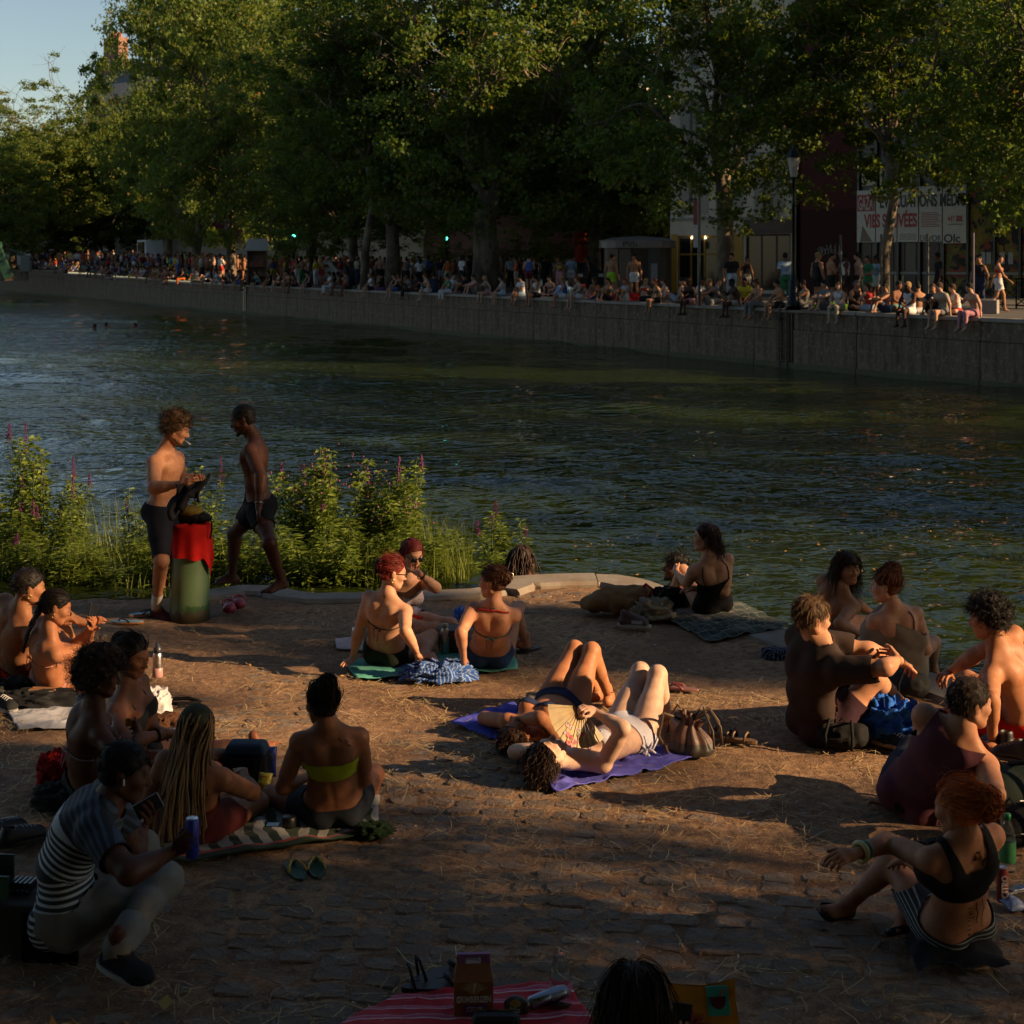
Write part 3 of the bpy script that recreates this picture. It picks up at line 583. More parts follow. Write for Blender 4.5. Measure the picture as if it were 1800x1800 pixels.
# ================================================================== people on the near bank
def seat(px, py, dy=.12, dz=.115): g = gnd(px, py); return g+V(0, dy, dz)
def briefs(top=.18, cut=.10, back=.05):
    cut -= .085
    return lambda S, U, Vv, A, T, p: [top-S, A, cut+.55*(.16-np.abs(U))-T*.42+back*(Vv < 0)]
def shorts(top=.20, t=.55): return lambda S, U, Vv, A, T, p: [top-S, t-T]
def bandeau(a, b): return lambda S, U, Vv, A, T, p: [S-a, b-S, A]
def cups(a=.52, b=.80): return lambda S, U, Vv, A, T, p: [S-a, b-S-.9*np.maximum(0, np.abs(np.abs(U)-.07)-.02), A, Vv-.03]
def tank(a=.0, b=.93, dip=.0, arm=.0, hem=None): return lambda S, U, Vv, A, T, p: [S-a, b+1.6*np.abs(U)-dip*(Vv < 0)-S, .115+arm-np.abs(U)+.35*np.maximum(0, .80-S), 1.2-S]
def bikini_strings(w, m, S=.56, knot=True, halter=True):
    w.strap('back_string', m, [(180, S+.06), (225, S), (270, S-.015), (315, S), (360, S+.06)], .0036)
    if knot:
        a = w.skinpt(270, S-.015, .006); mb = MB()
        for sx, ln in ((-1, .09), (1, .10)):
            mb.tube([a, a+w.FC@V(sx*.025, -.012, -.012), a+w.FC@V(sx*.012, -.010, -ln)], .0032, 5); mb.tube([a, a+w.FC@V(sx*.03, -.014, .012), a+w.FC@V(sx*.035, -.012, -.012), a], .003, 5)
        w.mb(mb, 'string_knot', m)
    if halter:
        mb = MB()
        for sx in (-1, 1): n = w.J['N']; mb.tube([n+w.FC@V(0, -.064, .035)*w.q, n+w.FC@V(sx*.05, -.03, .02)*w.q, n+w.FC@V(sx*.072, .03, -.005)*w.q, n+w.FC@V(sx*.075, .085, -.07)*w.q, w.skinpt(90-sx*28, .76)], .0034, 5)
        w.mb(mb, 'halter_string', m)
# ================================================================== the setting
def struct(o): o['kind'] = 'structure'; return o
def stuff(o): o['kind'] = 'stuff'; return o
@mat('dirt')
def _(t):
    a = t.noise(1.3, detail=6, rough=.65); b = t.noise(14, detail=6, rough=.7); c = t.noise(70, detail=4, rough=.7)
    base = t.mix(t.ramp(a, (.38, 0), (.62, 1)), (.17, .085, .042), (.34, .200, .108)); base = t.mix(t.ramp(b, (.42, 0), (.62, 1)), base, (.115, .058, .030)); base = t.mix(t.ramp(c, (.58, 0), (.66, 1)), base, (.46, .30, .15))
    t.set(base, .95); t.bump(t.math('ADD', t.math('MULTIPLY', b, .8), t.math('MULTIPLY', c, .35)), .8, .03)
@mat('sett')
def _(t):
    r = t.n('ObjectInfo').outputs['Random']; r2 = t.n('NewGeometry').outputs['Random Per Island']; v = t.math('FRACT', t.math('ADD', r, r2)); n = t.noise(11, detail=7, rough=.7); d = t.noise(3.5, detail=5)
    base = t.mix(v, (.130, .094, .070), (.240, .182, .138)); base = t.mix(t.ramp(n, (.40, 0), (.66, 1)), base, (.095, .068, .050)); base = t.mix(t.ramp(d, (.48, 0), (.62, 1)), base, (.21, .135, .085))
    t.set(base, t.ramp(n, (.3, .75), (.7, .95))); t.bump(t.math('ADD', n, t.math('MULTIPLY', t.noise(45, detail=4, rough=.7), .3)), .9, .03)
@mat('granite')
def _(t):
    n = t.noise(120, detail=3); d = t.noise(2.2, detail=6, rough=.7); t.set(t.mix(t.ramp(d, (.4, 0), (.65, 1)), t.mix(n, (.19, .165, .14), (.30, .262, .222)), (.17, .12, .08)), .9); t.bump(t.math('ADD', n, d), .35, .01)
@mat('straw')
def _(t): t.set(t.ramp(t.n('NewGeometry').outputs['Random Per Island'], (0, (.26, .15, .06)), (.6, (.50, .34, .15)), (1, (.62, .48, .24))), .8)
@mat('dry_leaf')
def _(t): t.set(t.ramp(t.n('NewGeometry').outputs['Random Per Island'], (0, (.16, .07, .02)), (.5, (.40, .16, .03)), (.8, (.50, .26, .05)), (1, (.20, .20, .06))), .75)
@mat('water')
def _(t):
    c = t.co('Object'); m = t.n('Mapping'); m.inputs['Scale'].default_value = (1, 1.4, 1); t.l(c, m.inputs[0])
    n2 = t.noise(3.2, m.outputs[0], 2, .5); t.set((.016, .026, .005), .022, IOR=1.55, Specular_IOR_Level=.5); t.bump(n2, 1.0, .08)
@mat('concrete_wall')
def _(t):
    c = t.co('Object'); m = t.n('Mapping'); m.inputs['Scale'].default_value = (2.6, 2.6, .35); t.l(c, m.inputs[0]); s = t.noise(1.5, m.outputs[0], 6, .7); f = t.noise(7, c, 6, .7); z = t.sep(c)[2]
    low = t.ramp(z, (0, 1), (.12, 0)); b = t.mix(t.ramp(s, (.35, 0), (.62, 1)), (.045, .031, .020), (.150, .108, .070)); b = t.mix(t.ramp(f, (.52, 0), (.68, 1)), b, (.21, .165, .12))
    t.set(b, .92); t.bump(f, .5, .03)
@mat('coping')
def _(t): n = t.noise(4, detail=6, rough=.7); t.set(t.mix(n, (.17, .15, .13), (.30, .27, .235)), .9); t.bump(n, .4, .02)
@mat('asphalt')
def _(t): n = t.noise(3, detail=6, rough=.7); t.set(t.mix(n, (.035, .034, .034), (.085, .080, .075)), .92); t.bump(n, .2, .01)
@mat('algae')
def _(t): n = t.noise(9, detail=5); t.set(t.mix(n, (.035, .042, .018), (.11, .10, .055)), .9)
# ------------------------------------------------------------------ near bank
EDGE = V([gnd(x, y, GZ+.04) for x, y in ((-700, 1046), (-300, 1044), (0, 1042), (200, 1041), (340, 1036), (420, 1025), (480, 1025), (540, 1039), (640, 1038), (840, 1032), (890, 1014), (980, 1009), (1075, 1008), (1130, 1016), (1180, 1034), (1300, 1076), (1400, 1108), (1520, 1146), (1660, 1187), (1800, 1235), (2100, 1340), (2700, 1600))])[:, :2]
def resample(P, d):
    P = np.asarray(P); L = np.r_[0, np.cumsum(np.linalg.norm(np.diff(P, axis=0), axis=1))]; t = np.arange(0, L[-1], d); return np.stack([np.interp(t, L, P[:, i]) for i in range(P.shape[1])], 1)
ED = resample(EDGE, .12); ETAN = np.gradient(ED, axis=0); ETAN /= np.linalg.norm(ETAN, axis=1, keepdims=True); ENOR = np.stack([ETAN[:, 1], -ETAN[:, 0]], 1)   # points to the land
def edge_d(xy):                                                        # metres inland of the water's edge (negative over water)
    out = np.empty(len(xy))
    for i in range(0, len(xy), 4000):
        q = xy[i:i+4000]; dd = q[:, None]-ED[None]; j = np.argmin((dd**2).sum(2), 1); k = np.arange(len(q)); out[i:i+4000] = np.sign((dd[k, j]*ENOR[j]).sum(1))*np.sqrt((dd[k, j]**2).sum(1))
    return out
def gh(xy): p = np.c_[xy, np.zeros(len(xy))]; return GZ+.018*fbm(p, .8, 3)+.010*fbm(p, 4, 9)-.012
v, f, _ = grid(205, 200, lambda u, t: np.stack([-8.5+17*u, 3+13*t, u*0], 1)); v[:, 2] = gh(v[:, :2]); d = edge_d(v[:, :2]); v, f = clip(v, f, d-.06)
ground = struct(link('bank_ground', mesh('bank_ground', v, f, 'dirt', True)))
n = len(ED); wv = np.concatenate([np.c_[ED+ENOR*.05, np.full(n, GZ-.01)], np.c_[ED-ENOR*.03, np.full(n, -.9)]]); i = np.arange(n-1)
struct(link('bank_face', mesh('bank_face', wv, np.stack([i, i+1, n+i+1, n+i], 1), 'algae')))
kerb = struct(link('kerb', None)); L = np.r_[0, np.cumsum(np.linalg.norm(np.diff(ED, axis=0), axis=1))]; tpos = L[np.argmin(np.abs(ED-gnd(345, 1036)[:2]).sum(1))]; rk = random.Random(4)
while tpos < L[-1]-1.5:
    ln = rk.uniform(.85, 1.35); ts = np.linspace(tpos+.008, tpos+ln-.008, 7); o = np.stack([np.interp(ts, L, ED[:, k]) for k in (0, 1)], 1); nn = np.stack([np.interp(ts, L, ENOR[:, k]) for k in (0, 1)], 1); c0 = o.mean(0)
    wd = .42 if c0[0] > .1 else .30; hh = GZ+(.042 if -.3 < c0[0] < 1.4 else .030)+rk.uniform(-.008, .008); prof = ((-.03, -.35), (-.03, -.03), (0, 0), (wd-.03, 0), (wd, -.03), (wd, -.35)); vv = np.concatenate([np.c_[o+nn*a, np.full(7, hh+b)] for a, b in prof]); m = len(prof)
    ff = [(a*7+b, a*7+b+1, ((a+1) % m)*7+b+1, ((a+1) % m)*7+b) for a in range(m) for b in range(6)]+[tuple(a*7 for a in range(m)), tuple(a*7+6 for a in reversed(range(m)))]
    vv = vv-np.r_[c0, 0]; link('kerb_stone', mesh('kerb_stone', vv, ff, 'granite'), kerb, (*c0, 0)); tpos += ln
# -- setts: irregular stones in rows, sunk in the earth
SETT = []
for k in range(10):
    rg = np.random.default_rng(k); a = np.linspace(0, 2*math.pi, 13)[:-1]; e = .42; sx, sy = .086*rg.uniform(.80, 1.06), .066*rg.uniform(.8, 1.06); c, s_ = np.cos(a), np.sin(a); ox = np.sign(c)*np.abs(c)**e*sx*(1+rg.uniform(-.09, .09, 12)); oy = np.sign(s_)*np.abs(s_)**e*sy*(1+rg.uniform(-.09, .09, 12))
    vv = np.concatenate([np.stack([ox*q, oy*q, np.full(12, z)+rg.uniform(-.004, .004, 12)], 1) for q, z in ((1.03, -.06), (1.0, -.009), (.90, -.001))]+[[[0, 0, .002]]]); ff = [(r*12+j, r*12+(j+1) % 12, r*12+12+(j+1) % 12, r*12+12+j) for r in (0, 1) for j in range(12)]+[(24+j, 24+(j+1) % 12, 36) for j in range(12)]
    SETT.append((vv, ff, mesh('cobblestone', vv, ff, 'sett', False)))
cells = []; rg = np.random.default_rng(5); ca, sa = math.cos(-.10), math.sin(-.10)
for r_ in range(-12, 108):
    for c_ in range(-72, 72):
        x = (c_+.5*(r_ % 2)+.25*math.sin(r_*2.1))*.186+rg.uniform(-.025, .025); y = r_*.149+rg.uniform(-.024, .024)+3.2; X, Y_ = x*ca-y*sa+.4, x*sa+y*ca
        if not (4.6 < Y_ < 14.6) or abs(X) > Y_*.34+.3: continue
        cells.append((X, Y_, rg.uniform(-.22, .22), rg.integers(10)))
cells = np.array(cells); dd = edge_d(cells[:, :2]); cells = cells[dd > .42]; dd = dd[dd > .42]; p3 = np.c_[cells[:, :2], np.zeros(len(cells))]
ex = fbm(p3, .55, 21)+.55*noise(p3, 9.7, 6)-.12+.35*noise(p3, 3.1, 5)+np.clip((9.6-cells[:, 1])/4, -.9, .75)+.9*(dd < 1.0)-.05; zz = gh(cells[:, :2])+np.clip(ex, -1, .8)*.0105-.0022; keep = ex > -.55; cells, zz, ex = cells[keep], zz[keep], ex[keep]
order = np.argsort(cells[:, 1]-2.0*np.clip(ex, -.3, .3)); cobbles = struct(link('cobbles', None)); big = [i for i in order if zz[i] > gh(cells[i:i+1, :2])[0]+.003 and cells[i, 1] > 6.1][:298]; bs = set(big); rest = MB()
for i in range(len(cells)):
    X, Y_, a, k = cells[i]; vv, ff, me = SETT[int(k)]; tx, ty = rg.normal(0, .03, 2)
    if i in bs: o = link('cobblestone', me, cobbles, (X, Y_, zz[i])); o.rotation_euler = (tx, ty, a-.1)
    else: rest.add(vv@(rot((0, 0, 1), math.degrees(a-.1))@rot((1, 0, 0), tx*57)).T+V(X, Y_, zz[i]), ff)
stuff(rest.build('cobblestone_field', 'sett', cobbles, False))
# -- litter of straw, bits of leaf and gravel on the earth
def scatter(n, seed, xr, yr, dens):
    rg = np.random.default_rng(seed); Y_ = rg.uniform(*yr, n*3); X = rg.uniform(-1, 1, n*3)*(Y_*.34+.2); p = np.c_[X, Y_]; k = rg.uniform(0, 1, n*3) < dens(p); p = p[k]; p = p[edge_d(p) > .1][:n]; return p, rg
p, rg = scatter(15000, 3, None, (4.8, 14.4), lambda p: np.clip(.12+.8*np.exp(-((p[:, 1]-10.6)/1.9)**2)*(1.0-.35*(p[:, 0] > 1))+.5*fbm(np.c_[p, p[:, :1]*0], 1.1, 8), .03, 1)*np.clip(.5+noise(np.c_[p, p[:, :1]*0], 5, 2), .05, 1))
m = len(p); a = rg.uniform(0, math.pi, m); ln = rg.uniform(.02, .085, m)*rg.choice([.7, 1, 1.2], m); z = gh(p)+rg.uniform(.012, .026, m); dr = np.stack([np.cos(a), np.sin(a), rg.normal(0, .10, m)], 1); pr = np.stack([-np.sin(a), np.cos(a), 0*a], 1)*rg.uniform(.0011, .0024, (m, 1)); c = np.c_[p, z]; bend = np.stack([-np.sin(a), np.cos(a), 0*a], 1)*(rg.normal(0, .15, m)*ln)[:, None]
vv = np.stack([c-dr*ln[:, None]-pr, c-dr*ln[:, None]+pr, c+bend-pr, c+bend+pr, c+dr*ln[:, None]-pr, c+dr*ln[:, None]+pr], 1).reshape(-1, 3); i = np.arange(m)*6; stuff(link('straw', mesh('straw', vv, np.concatenate([np.stack([i, i+1, i+3, i+2], 1), np.stack([i+2, i+3, i+5, i+4], 1)]), 'straw'), ground))
def flakes(name, p, z, size, matn, parent, rg, tilt=.35, lens=(.6, 1.0)):
    m = len(p); a = rg.uniform(0, 6.28, m); s_ = size*rg.uniform(.5, 1.3, m); x = np.stack([np.cos(a), np.sin(a), rg.normal(0, tilt, m)], 1); y = np.stack([-np.sin(a), np.cos(a), rg.normal(0, tilt, m)], 1)*rg.uniform(*lens, (m, 1)); c = np.c_[p, z]
    vv = np.stack([c-x*s_[:, None], c-y*s_[:, None]*.55-x*s_[:, None]*.1, c+x*s_[:, None], c+y*s_[:, None]*.55], 1).reshape(-1, 3); i = np.arange(m)*4; return stuff(link(name, mesh(name, vv, np.stack([i, i+1, i+2, i+3], 1), matn), parent))
p, rg = scatter(1900, 4, None, (4.8, 14.4), lambda p: np.clip(.25+.5*noise(np.c_[p, p[:, :1]*0], 1.2, 3), .08, 1)); flakes('leaf_litter', p, gh(p)+.020, .014, 'dry_leaf', ground, rg)
p, rg = scatter(230, 6, None, (4.8, 13), lambda p: np.full(len(p), .5)); flakes('paper_scraps', p, gh(p)+.024, .010, 'plastic:.55,.55,.55', ground, rg)
p = np.stack([rg.normal(-1.55, .22, 130), rg.normal(5.75, .30, 130)], 1); flakes('fallen_plane_leaves', p, np.full(130, GZ+.03), .05, 'dry_leaf', ground, rg, .5, (.8, 1.3))
# ------------------------------------------------------------------ water
def wave(P):
    x, y = P[:, 0], P[:, 1]; z = np.zeros(len(P)); w = np.random.default_rng(77); gust = np.clip(.75+.9*fbm(np.c_[P, 0*x]*V(.5, 1, 1), .11, 31, 2), .25, 1.5)
    for k in range(26): L = .38*1.11**k; a = math.radians(78+w.normal(0, 26)); ph = w.uniform(0, 6.28); q = (x*math.cos(a)+y*math.sin(a))*2*math.pi/L+ph+1.8*noise(np.c_[P, 0*x], .35/L**.5, 40+k); z += .0052*L**.88*(1-np.abs(np.sin(q/2)))*2*np.clip((L*55-y)/(L*25), 0, 1)
    return z*gust*1.2
ry = [11.0]
while ry[-1] < 330: ry.append(ry[-1]*1.0072)
ry = np.array(ry); tx = np.linspace(-.50, .54, 310); Yg, Tg = np.meshgrid(ry, tx, indexing='ij'); P = np.stack([Yg*Tg, Yg], -1).reshape(-1, 2); z = wave(P); z -= z.mean(); nr, nc = len(ry), len(tx); i = np.arange(nr*nc).reshape(nr, nc)
struct(link('water', mesh('water', np.c_[P, z], np.stack([i[:-1, :-1], i[:-1, 1:], i[1:, 1:], i[1:, :-1]], -1).reshape(-1, 4), 'water', True)))
struct(link('water_basin', mesh('water_basin', [(-260, 3, -.25), (140, 3, -.25), (140, 420, -.25), (-260, 420, -.25)], [(0, 1, 2, 3)], 'water')))
rg = np.random.default_rng(9); px = rg.uniform(980, 1830, 1600); py = 830+270*rg.beta(1.4, 1.4, 1600); P = V([gnd(a, b, 0)[:2] for a, b in zip(px, py)]); k = (rg.uniform(0, 1, 1600) < np.clip(.10+.9*np.maximum(0, fbm(np.c_[P*V(.55, .9), P[:, :1]*0], 1.0, 4)), .02, 1)) & (edge_d(P) < -.1)
flakes('floating_leaves', P[k], wave(P[k])+.02, .022, 'dry_leaf', None, rg, .12)
# ------------------------------------------------------------------ far quay
WX = lambda Y_: 13.4-.5127*(Y_-41.8)                                    # the line of the quay edge
WD = nz(V(-.5127, 1, 0)); WN = V(-WD[1], WD[0], 0)                      # along the quay away from us; towards the water
QZY = lambda Y_: float(np.interp(Y_, [0, 104, 133, 168, 400], [QZ, QZ, 2.1, 2.68, 2.8]))
def wq(Y_, back=0.0, z=None): p = V(WX(Y_), Y_, 0)-WN*back; p[2] = QZY(Y_) if z is None else z; return p
ys = np.r_[np.arange(-14, 104, 6), 104, 118, 133, 150, 168, 220, 400]; n = len(ys)
vv = np.concatenate([[wq(y, .35) for y in ys], [wq(y, 7) for y in ys], [wq(y, 7)+V(230, 0, 0) for y in ys]]); i = np.arange(n-1)
struct(link('far_quay', mesh('far_quay', vv, np.concatenate([np.stack([i, i+1, n+i+1, n+i], 1)+k*n for k in (0, 1)]), 'asphalt')))
qwall = tag(link('quay_wall', None, None, (0, 0, 0)), 'long stained concrete quay wall along the far side of the canal', 'wall'); y = -12.0; rk = random.Random(8)
while y < 260:
    dy = 4.6 if y < 100 else 16; a, b = wq(y), wq(y+dy-.03); hz = min(a[2], b[2]); ang = math.degrees(math.atan2(-WD[0], WD[1])); R = np.stack([WN, WD, V(0, 0, 1)], 1); ln = np.linalg.norm((b-a)[:2]); c = (a[0], a[1], 0); t0 = rk.uniform(-.006, .006)
    MB().box((-.5, .0, -.9), (0+t0, ln, hz-.66), R).build('wall_panel', 'concrete_wall', qwall, loc=c); MB().box((-.5, .0, hz-.645), (-.03+t0, ln, hz-.12), R).build('wall_panel', 'concrete_wall', qwall, loc=c)
    MB().box((-.45, .0, hz-.115), (.03, ln, hz), R).build('coping_stone', 'coping', qwall, loc=c, bevel=.02); MB().box((-.4, 0, -.9), (.04, ln, .10), R).build('waterline_ledge', 'algae', qwall, loc=c); y += dy
R3 = np.stack([WN, WD, V(0, 0, 1)], 1)
def ladder(Yp, lbl):
    t = thing('quay_ladder', lbl, 'ladder', tuple(wq(Yp, 0, 0)))
    for sx in (-.2, .2): MB().tube([(.09, sx, -.5), (.09, sx, QZ+.05), (-.1, sx, QZ+.18), (-.35, sx, QZ+.05)], .022, 6).add(*[[], []] if 0 else ([], [])) if 0 else MB().tube([tuple(R3@V(.09, sx, -.5)), tuple(R3@V(.09, sx, QZ+.05)), tuple(R3@V(-.1, sx, QZ+.18)), tuple(R3@V(-.35, sx, QZ+.05))], .024, 6).build('rail', 'metal:.05,.05,.05', t)
    MB().box((.005, -.42, -.5), (.032, .42, QZ-.13), R3).build('recess_shade', 'metal:.012,.011,.010', t)  # flat black plate; its colour stands for the shade of a wall recess
    for k in range(9): MB().tube([tuple(R3@V(.09, -.2, -.1+.235*k)), tuple(R3@V(.09, .2, -.1+.235*k))], .016, 6).build('rung', 'metal:.06,.06,.06', t)
ladder(34.83/(.5127+(1380-900)/F), 'black steel ladder down the quay wall below the lamp post'); ladder(34.83/(.5127+(430-900)/F), 'dark steel ladder down the quay wall far to the left')
# ------------------------------------------------------------------ trees
def leafmat(name, dark, light, trans=.35, warm=.0):
    @mat(name)
    def _(t):
        r = t.n('NewGeometry').outputs['Random Per Island']; st = [(0, dark), (.75, light), (.96, sc3(light, 1.25))]; 
        if warm: st.append((.985, (.26, .12, .02)))
        c = t.ramp(r, *st); t.set(c, .55, Specular_IOR_Level=.3); tr = t.n('BsdfTranslucent'); t.l(t.mix(.6, c, (.20, .24, .02), 'ADD') if 0 else t.mix(.6, c, (.27, .36, .03)), tr.inputs[0]); mx = t.n('MixShader'); mx.inputs[0].default_value = trans
        t.l(t.b.outputs[0], mx.inputs[1]); t.l(tr.outputs[0], mx.inputs[2]); t.l(mx.outputs[0], t.t.nodes['Material Output'].inputs[0])
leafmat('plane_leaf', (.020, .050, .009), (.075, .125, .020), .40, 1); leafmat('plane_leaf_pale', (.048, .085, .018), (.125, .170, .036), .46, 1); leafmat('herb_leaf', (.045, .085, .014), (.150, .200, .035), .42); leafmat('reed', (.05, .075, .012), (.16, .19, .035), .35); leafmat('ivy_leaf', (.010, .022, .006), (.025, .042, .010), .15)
@mat('plane_bark')
def _(t): n = t.noise(1.7, t.co('Object', (1, 1, .55)), 5, .6); t.set(t.ramp(n, (.36, (.045, .034, .025)), (.46, (.085, .066, .048)), (.58, (.17, .14, .095)), (.66, (.07, .054, .038))), .9); t.bump(n, .3, .03)
def leaves(c, nrm, size, rg, shape='plane'):
    m = len(c); a = rg.normal(size=(m, 3)); u = np.cross(nrm, a); u /= np.linalg.norm(u, axis=1, keepdims=True)+1e-9; w = np.cross(nrm, u); s_ = (size*rg.uniform(.6, 1.3, m))[:, None]; cup = nrm*s_*.22
    P = np.stack([c-u*s_*.55, c-u*s_*.05-w*s_*.55+cup, c+u*s_*.15-w*s_*.20, c+u*s_*.75+cup*.3, c+u*s_*.15+w*s_*.22, c-u*s_*.05+w*s_*.55+cup], 1); i = np.arange(m)*6
    return P.reshape(-1, 3), np.concatenate([np.stack([i, i+1, i+2, i+4], 1), np.stack([i, i+4, i+5, i+5], 1)[:, :4]*0+np.stack([i+2, i+3, i+4, i+4], 1)*0+np.stack([i, i+2, i+4, i+5], 1)])*1 if 0 else np.concatenate([np.stack([i, i+1, i+2], 1), np.stack([i, i+2, i+4], 1), np.stack([i+2, i+3, i+4], 1), np.stack([i, i+4, i+5], 1)])
def tree_proto(seed, H, R, r0, fork, nl, matn, size=.13, low=.28, ncl=420):
    rg = np.random.default_rng(seed); limb = MB(); tips = []; cz = (H*low+H)/2; rz = (H-H*low)/2
    tr = [V(0, 0, -.3), V(.05, .02, fork*.3), V(rg.normal(0, .12), rg.normal(0, .12), fork*.65), V(rg.normal(0, .2), rg.normal(0, .2), fork)]; limb.tube(tr, [r0*1.35, r0*1.05, r0*.92, r0*.88], 12)
    def grow(p, d, L, r, dep):
        n = 5; pts = [p]; q = p; dd = d
        for k in range(n): dd = nz(dd+rg.normal(0, .16, 3)+V(0, 0, .05)); q = q+dd*L/n; pts.append(q)
        limb.tube(pts, list(np.linspace(r, r*.45, n+1)), 7 if dep < 2 else 5); tips.extend(pts[2:])
        if dep < 3:
            for k in range(4 if dep == 0 else 3): j = rg.integers(2, n+1); ang = rg.normal(0, 1, 3); nd = nz(dd*.75+ang*.55+V(0, 0, .12)); grow(pts[j], nd, L*rg.uniform(.5, .72), r*.45, dep+1)
    nb = 6
    for k in range(nb): a = 2*math.pi*(k+rg.uniform(-.3, .3))/nb; grow(tr[3]-V(0, 0, rg.uniform(0, fork*.2)), nz(V(math.cos(a)*.8, math.sin(a)*.8, rg.uniform(.5, 1.3))), R*rg.uniform(.75, 1.0), r0*.5, 0)
    grow(tr[3], V(.05, 0, 1), (H-fork)*.7, r0*.6, 0)
    d = rg.normal(size=(ncl*3, 3)); d /= np.linalg.norm(d, axis=1, keepdims=True); rr = rg.uniform(0, 1, (ncl*3, 1))**.38; d[:, 2] = np.sign(d[:, 2])*np.abs(d[:, 2])**.62; c = V(0, 0, cz)+d*rr*V(R, R, rz); c[:, 2] -= .06*(c[:, 0]**2+c[:, 1]**2)/R; gap = fbm(c, 2.2/R, seed); c = c[gap > -.32][:ncl]
    tp = V(tips); j = rg.integers(0, len(tp), ncl//2); c = np.concatenate([c, tp[j]+rg.normal(0, .35, (ncl//2, 3))]); per = nl//len(c); cr = rg.uniform(.35, 1.0, len(c))*R/6.2
    cc = np.repeat(c, per, 0); off = rg.normal(size=cc.shape); off /= np.linalg.norm(off, axis=1, keepdims=True); off *= rg.uniform(0, 1, (len(cc), 1))**.45*np.repeat(cr, per)[:, None]*V(1, 1, .62); pos = cc+off; pos[:, 2] -= .10*np.abs(off[:, 0]); nrm = nz_rows(off*.8+V(0, 0, .5)+rg.normal(size=cc.shape)*.7); v, f = leaves(pos, nrm, size, rg)
    return limb.mesh('trunk', 'plane_bark', True), mesh('crown', v, f, matn)
TP = dict(big=tree_proto(1, 20, 7.2, .58, 5.0, 46000, 'plane_leaf', .18, .11, 560), mid=tree_proto(2, 17, 5.6, .33, 5.2, 38000, 'plane_leaf', .16, .14, 440), thin=tree_proto(3, 14, 4.4, .17, 5.8, 32000, 'plane_leaf', .15, .27, 340), pale=tree_proto(5, 16.5, 5.8, .30, 4.0, 42000, 'plane_leaf_pale', .18, .10, 460))
def tree(kind, x, y, z, rz, sc, label, group='plane trees along the far quay', sz=None):
    t = thing('plane_tree', label, 'tree', (x, y, z), math.radians(rz), group); t.scale = (sc, sc, sz or sc); a, b = TP[kind]; link('trunk', a, t); link('crown', b, t); return t
def qtree(kind, px, Y_, rz, sc, label, sz=None): x = (px-900)/F*Y_; return tree(kind, x, Y_, QZY(Y_), rz, sc, label, sz=sz)
qtree('thin', 1553, 57, 20, 1.0, 'slender plane tree in front of the poster wall'); qtree('mid', 1277, 61, 200, 1.0, 'plane tree with a sunlit trunk in front of the yellow shopfront')
qtree('big', 855, 80, 75, 1.12, 'massive old plane tree with a thick dark trunk near the red wall'); qtree('mid', 1046, 86, 130, 1.05, 'plane tree behind the grey street toilet'); qtree('mid', 690, 88, 310, 1.1, 'plane tree left of the old thick trunk')
qtree('thin', 641, 84, 40, 1.2, 'thin young plane tree by the seated row, right of the road sign'); qtree('pale', 548, 104, 200, 1.08, 'plane tree standing behind the wooden hut'); qtree('pale', 405, 112, 15, 1.1, 'plane tree with a pale lit trunk left of the wooden hut', 1.45)
qtree('pale', 346, 128, 120, 1.15, 'plane tree with thin pale trunk at the dark red awning', 1.6); qtree('pale', 296, 150, 250, 1.2, 'tall plane tree rising above the crowd with the white van', 1.9); qtree('pale', 146, 172, 60, 1.35, 'leaning plane tree over the left of the crowd', .98); qtree('pale', 60, 190, 330, 1.35, 'plane tree behind the green lock gate', 1.02); qtree('pale', -40, 180, 140, 1.35, 'plane tree cut by the left edge of the view', 1.0); qtree('pale', 196, 176, 20, 1.2, 'bushy plane tree in front of the tall house with chimneys', 1.22); qtree('pale', 100, 186, 90, 1.3, 'round plane tree left of the tall house with chimneys', .98)
qtree('pale', 22, 172, 75, 1.3, 'plane tree with a full crown right of the lock gate', .95); qtree('pale', -12, 160, 15, 1.2, 'plane tree right at the left edge above the lock gate', .85); qtree('mid', 620, 98, 10, .95, 'low crowned tree behind the road sign', .72); qtree('mid', 905, 100, 70, .95, 'low crowned tree in front of the red wall', .70); qtree('mid', 1120, 89, 190, .95, 'low crowned tree right behind the street toilet', .75); qtree('mid', 1862, 62, 280, 1.0, 'plane tree hanging over the graffiti panels at the right'); qtree('big', 1960, 50, 10, .85, 'plane tree whose boughs enter at the top right corner'); qtree('big', 1440, 84, 160, 1.1, 'tall plane tree behind the slender one, over the brick wall'); qtree('mid', 960, 98, 20, 1.25, 'dark plane tree far behind the street toilet'); qtree('big', 500, 128, 300, 1.15, 'tall plane tree in the second row above the awning', 1.5); qtree('pale', 215, 205, 200, 1.1, 'distant plane tree below the chimneys', 1.0)
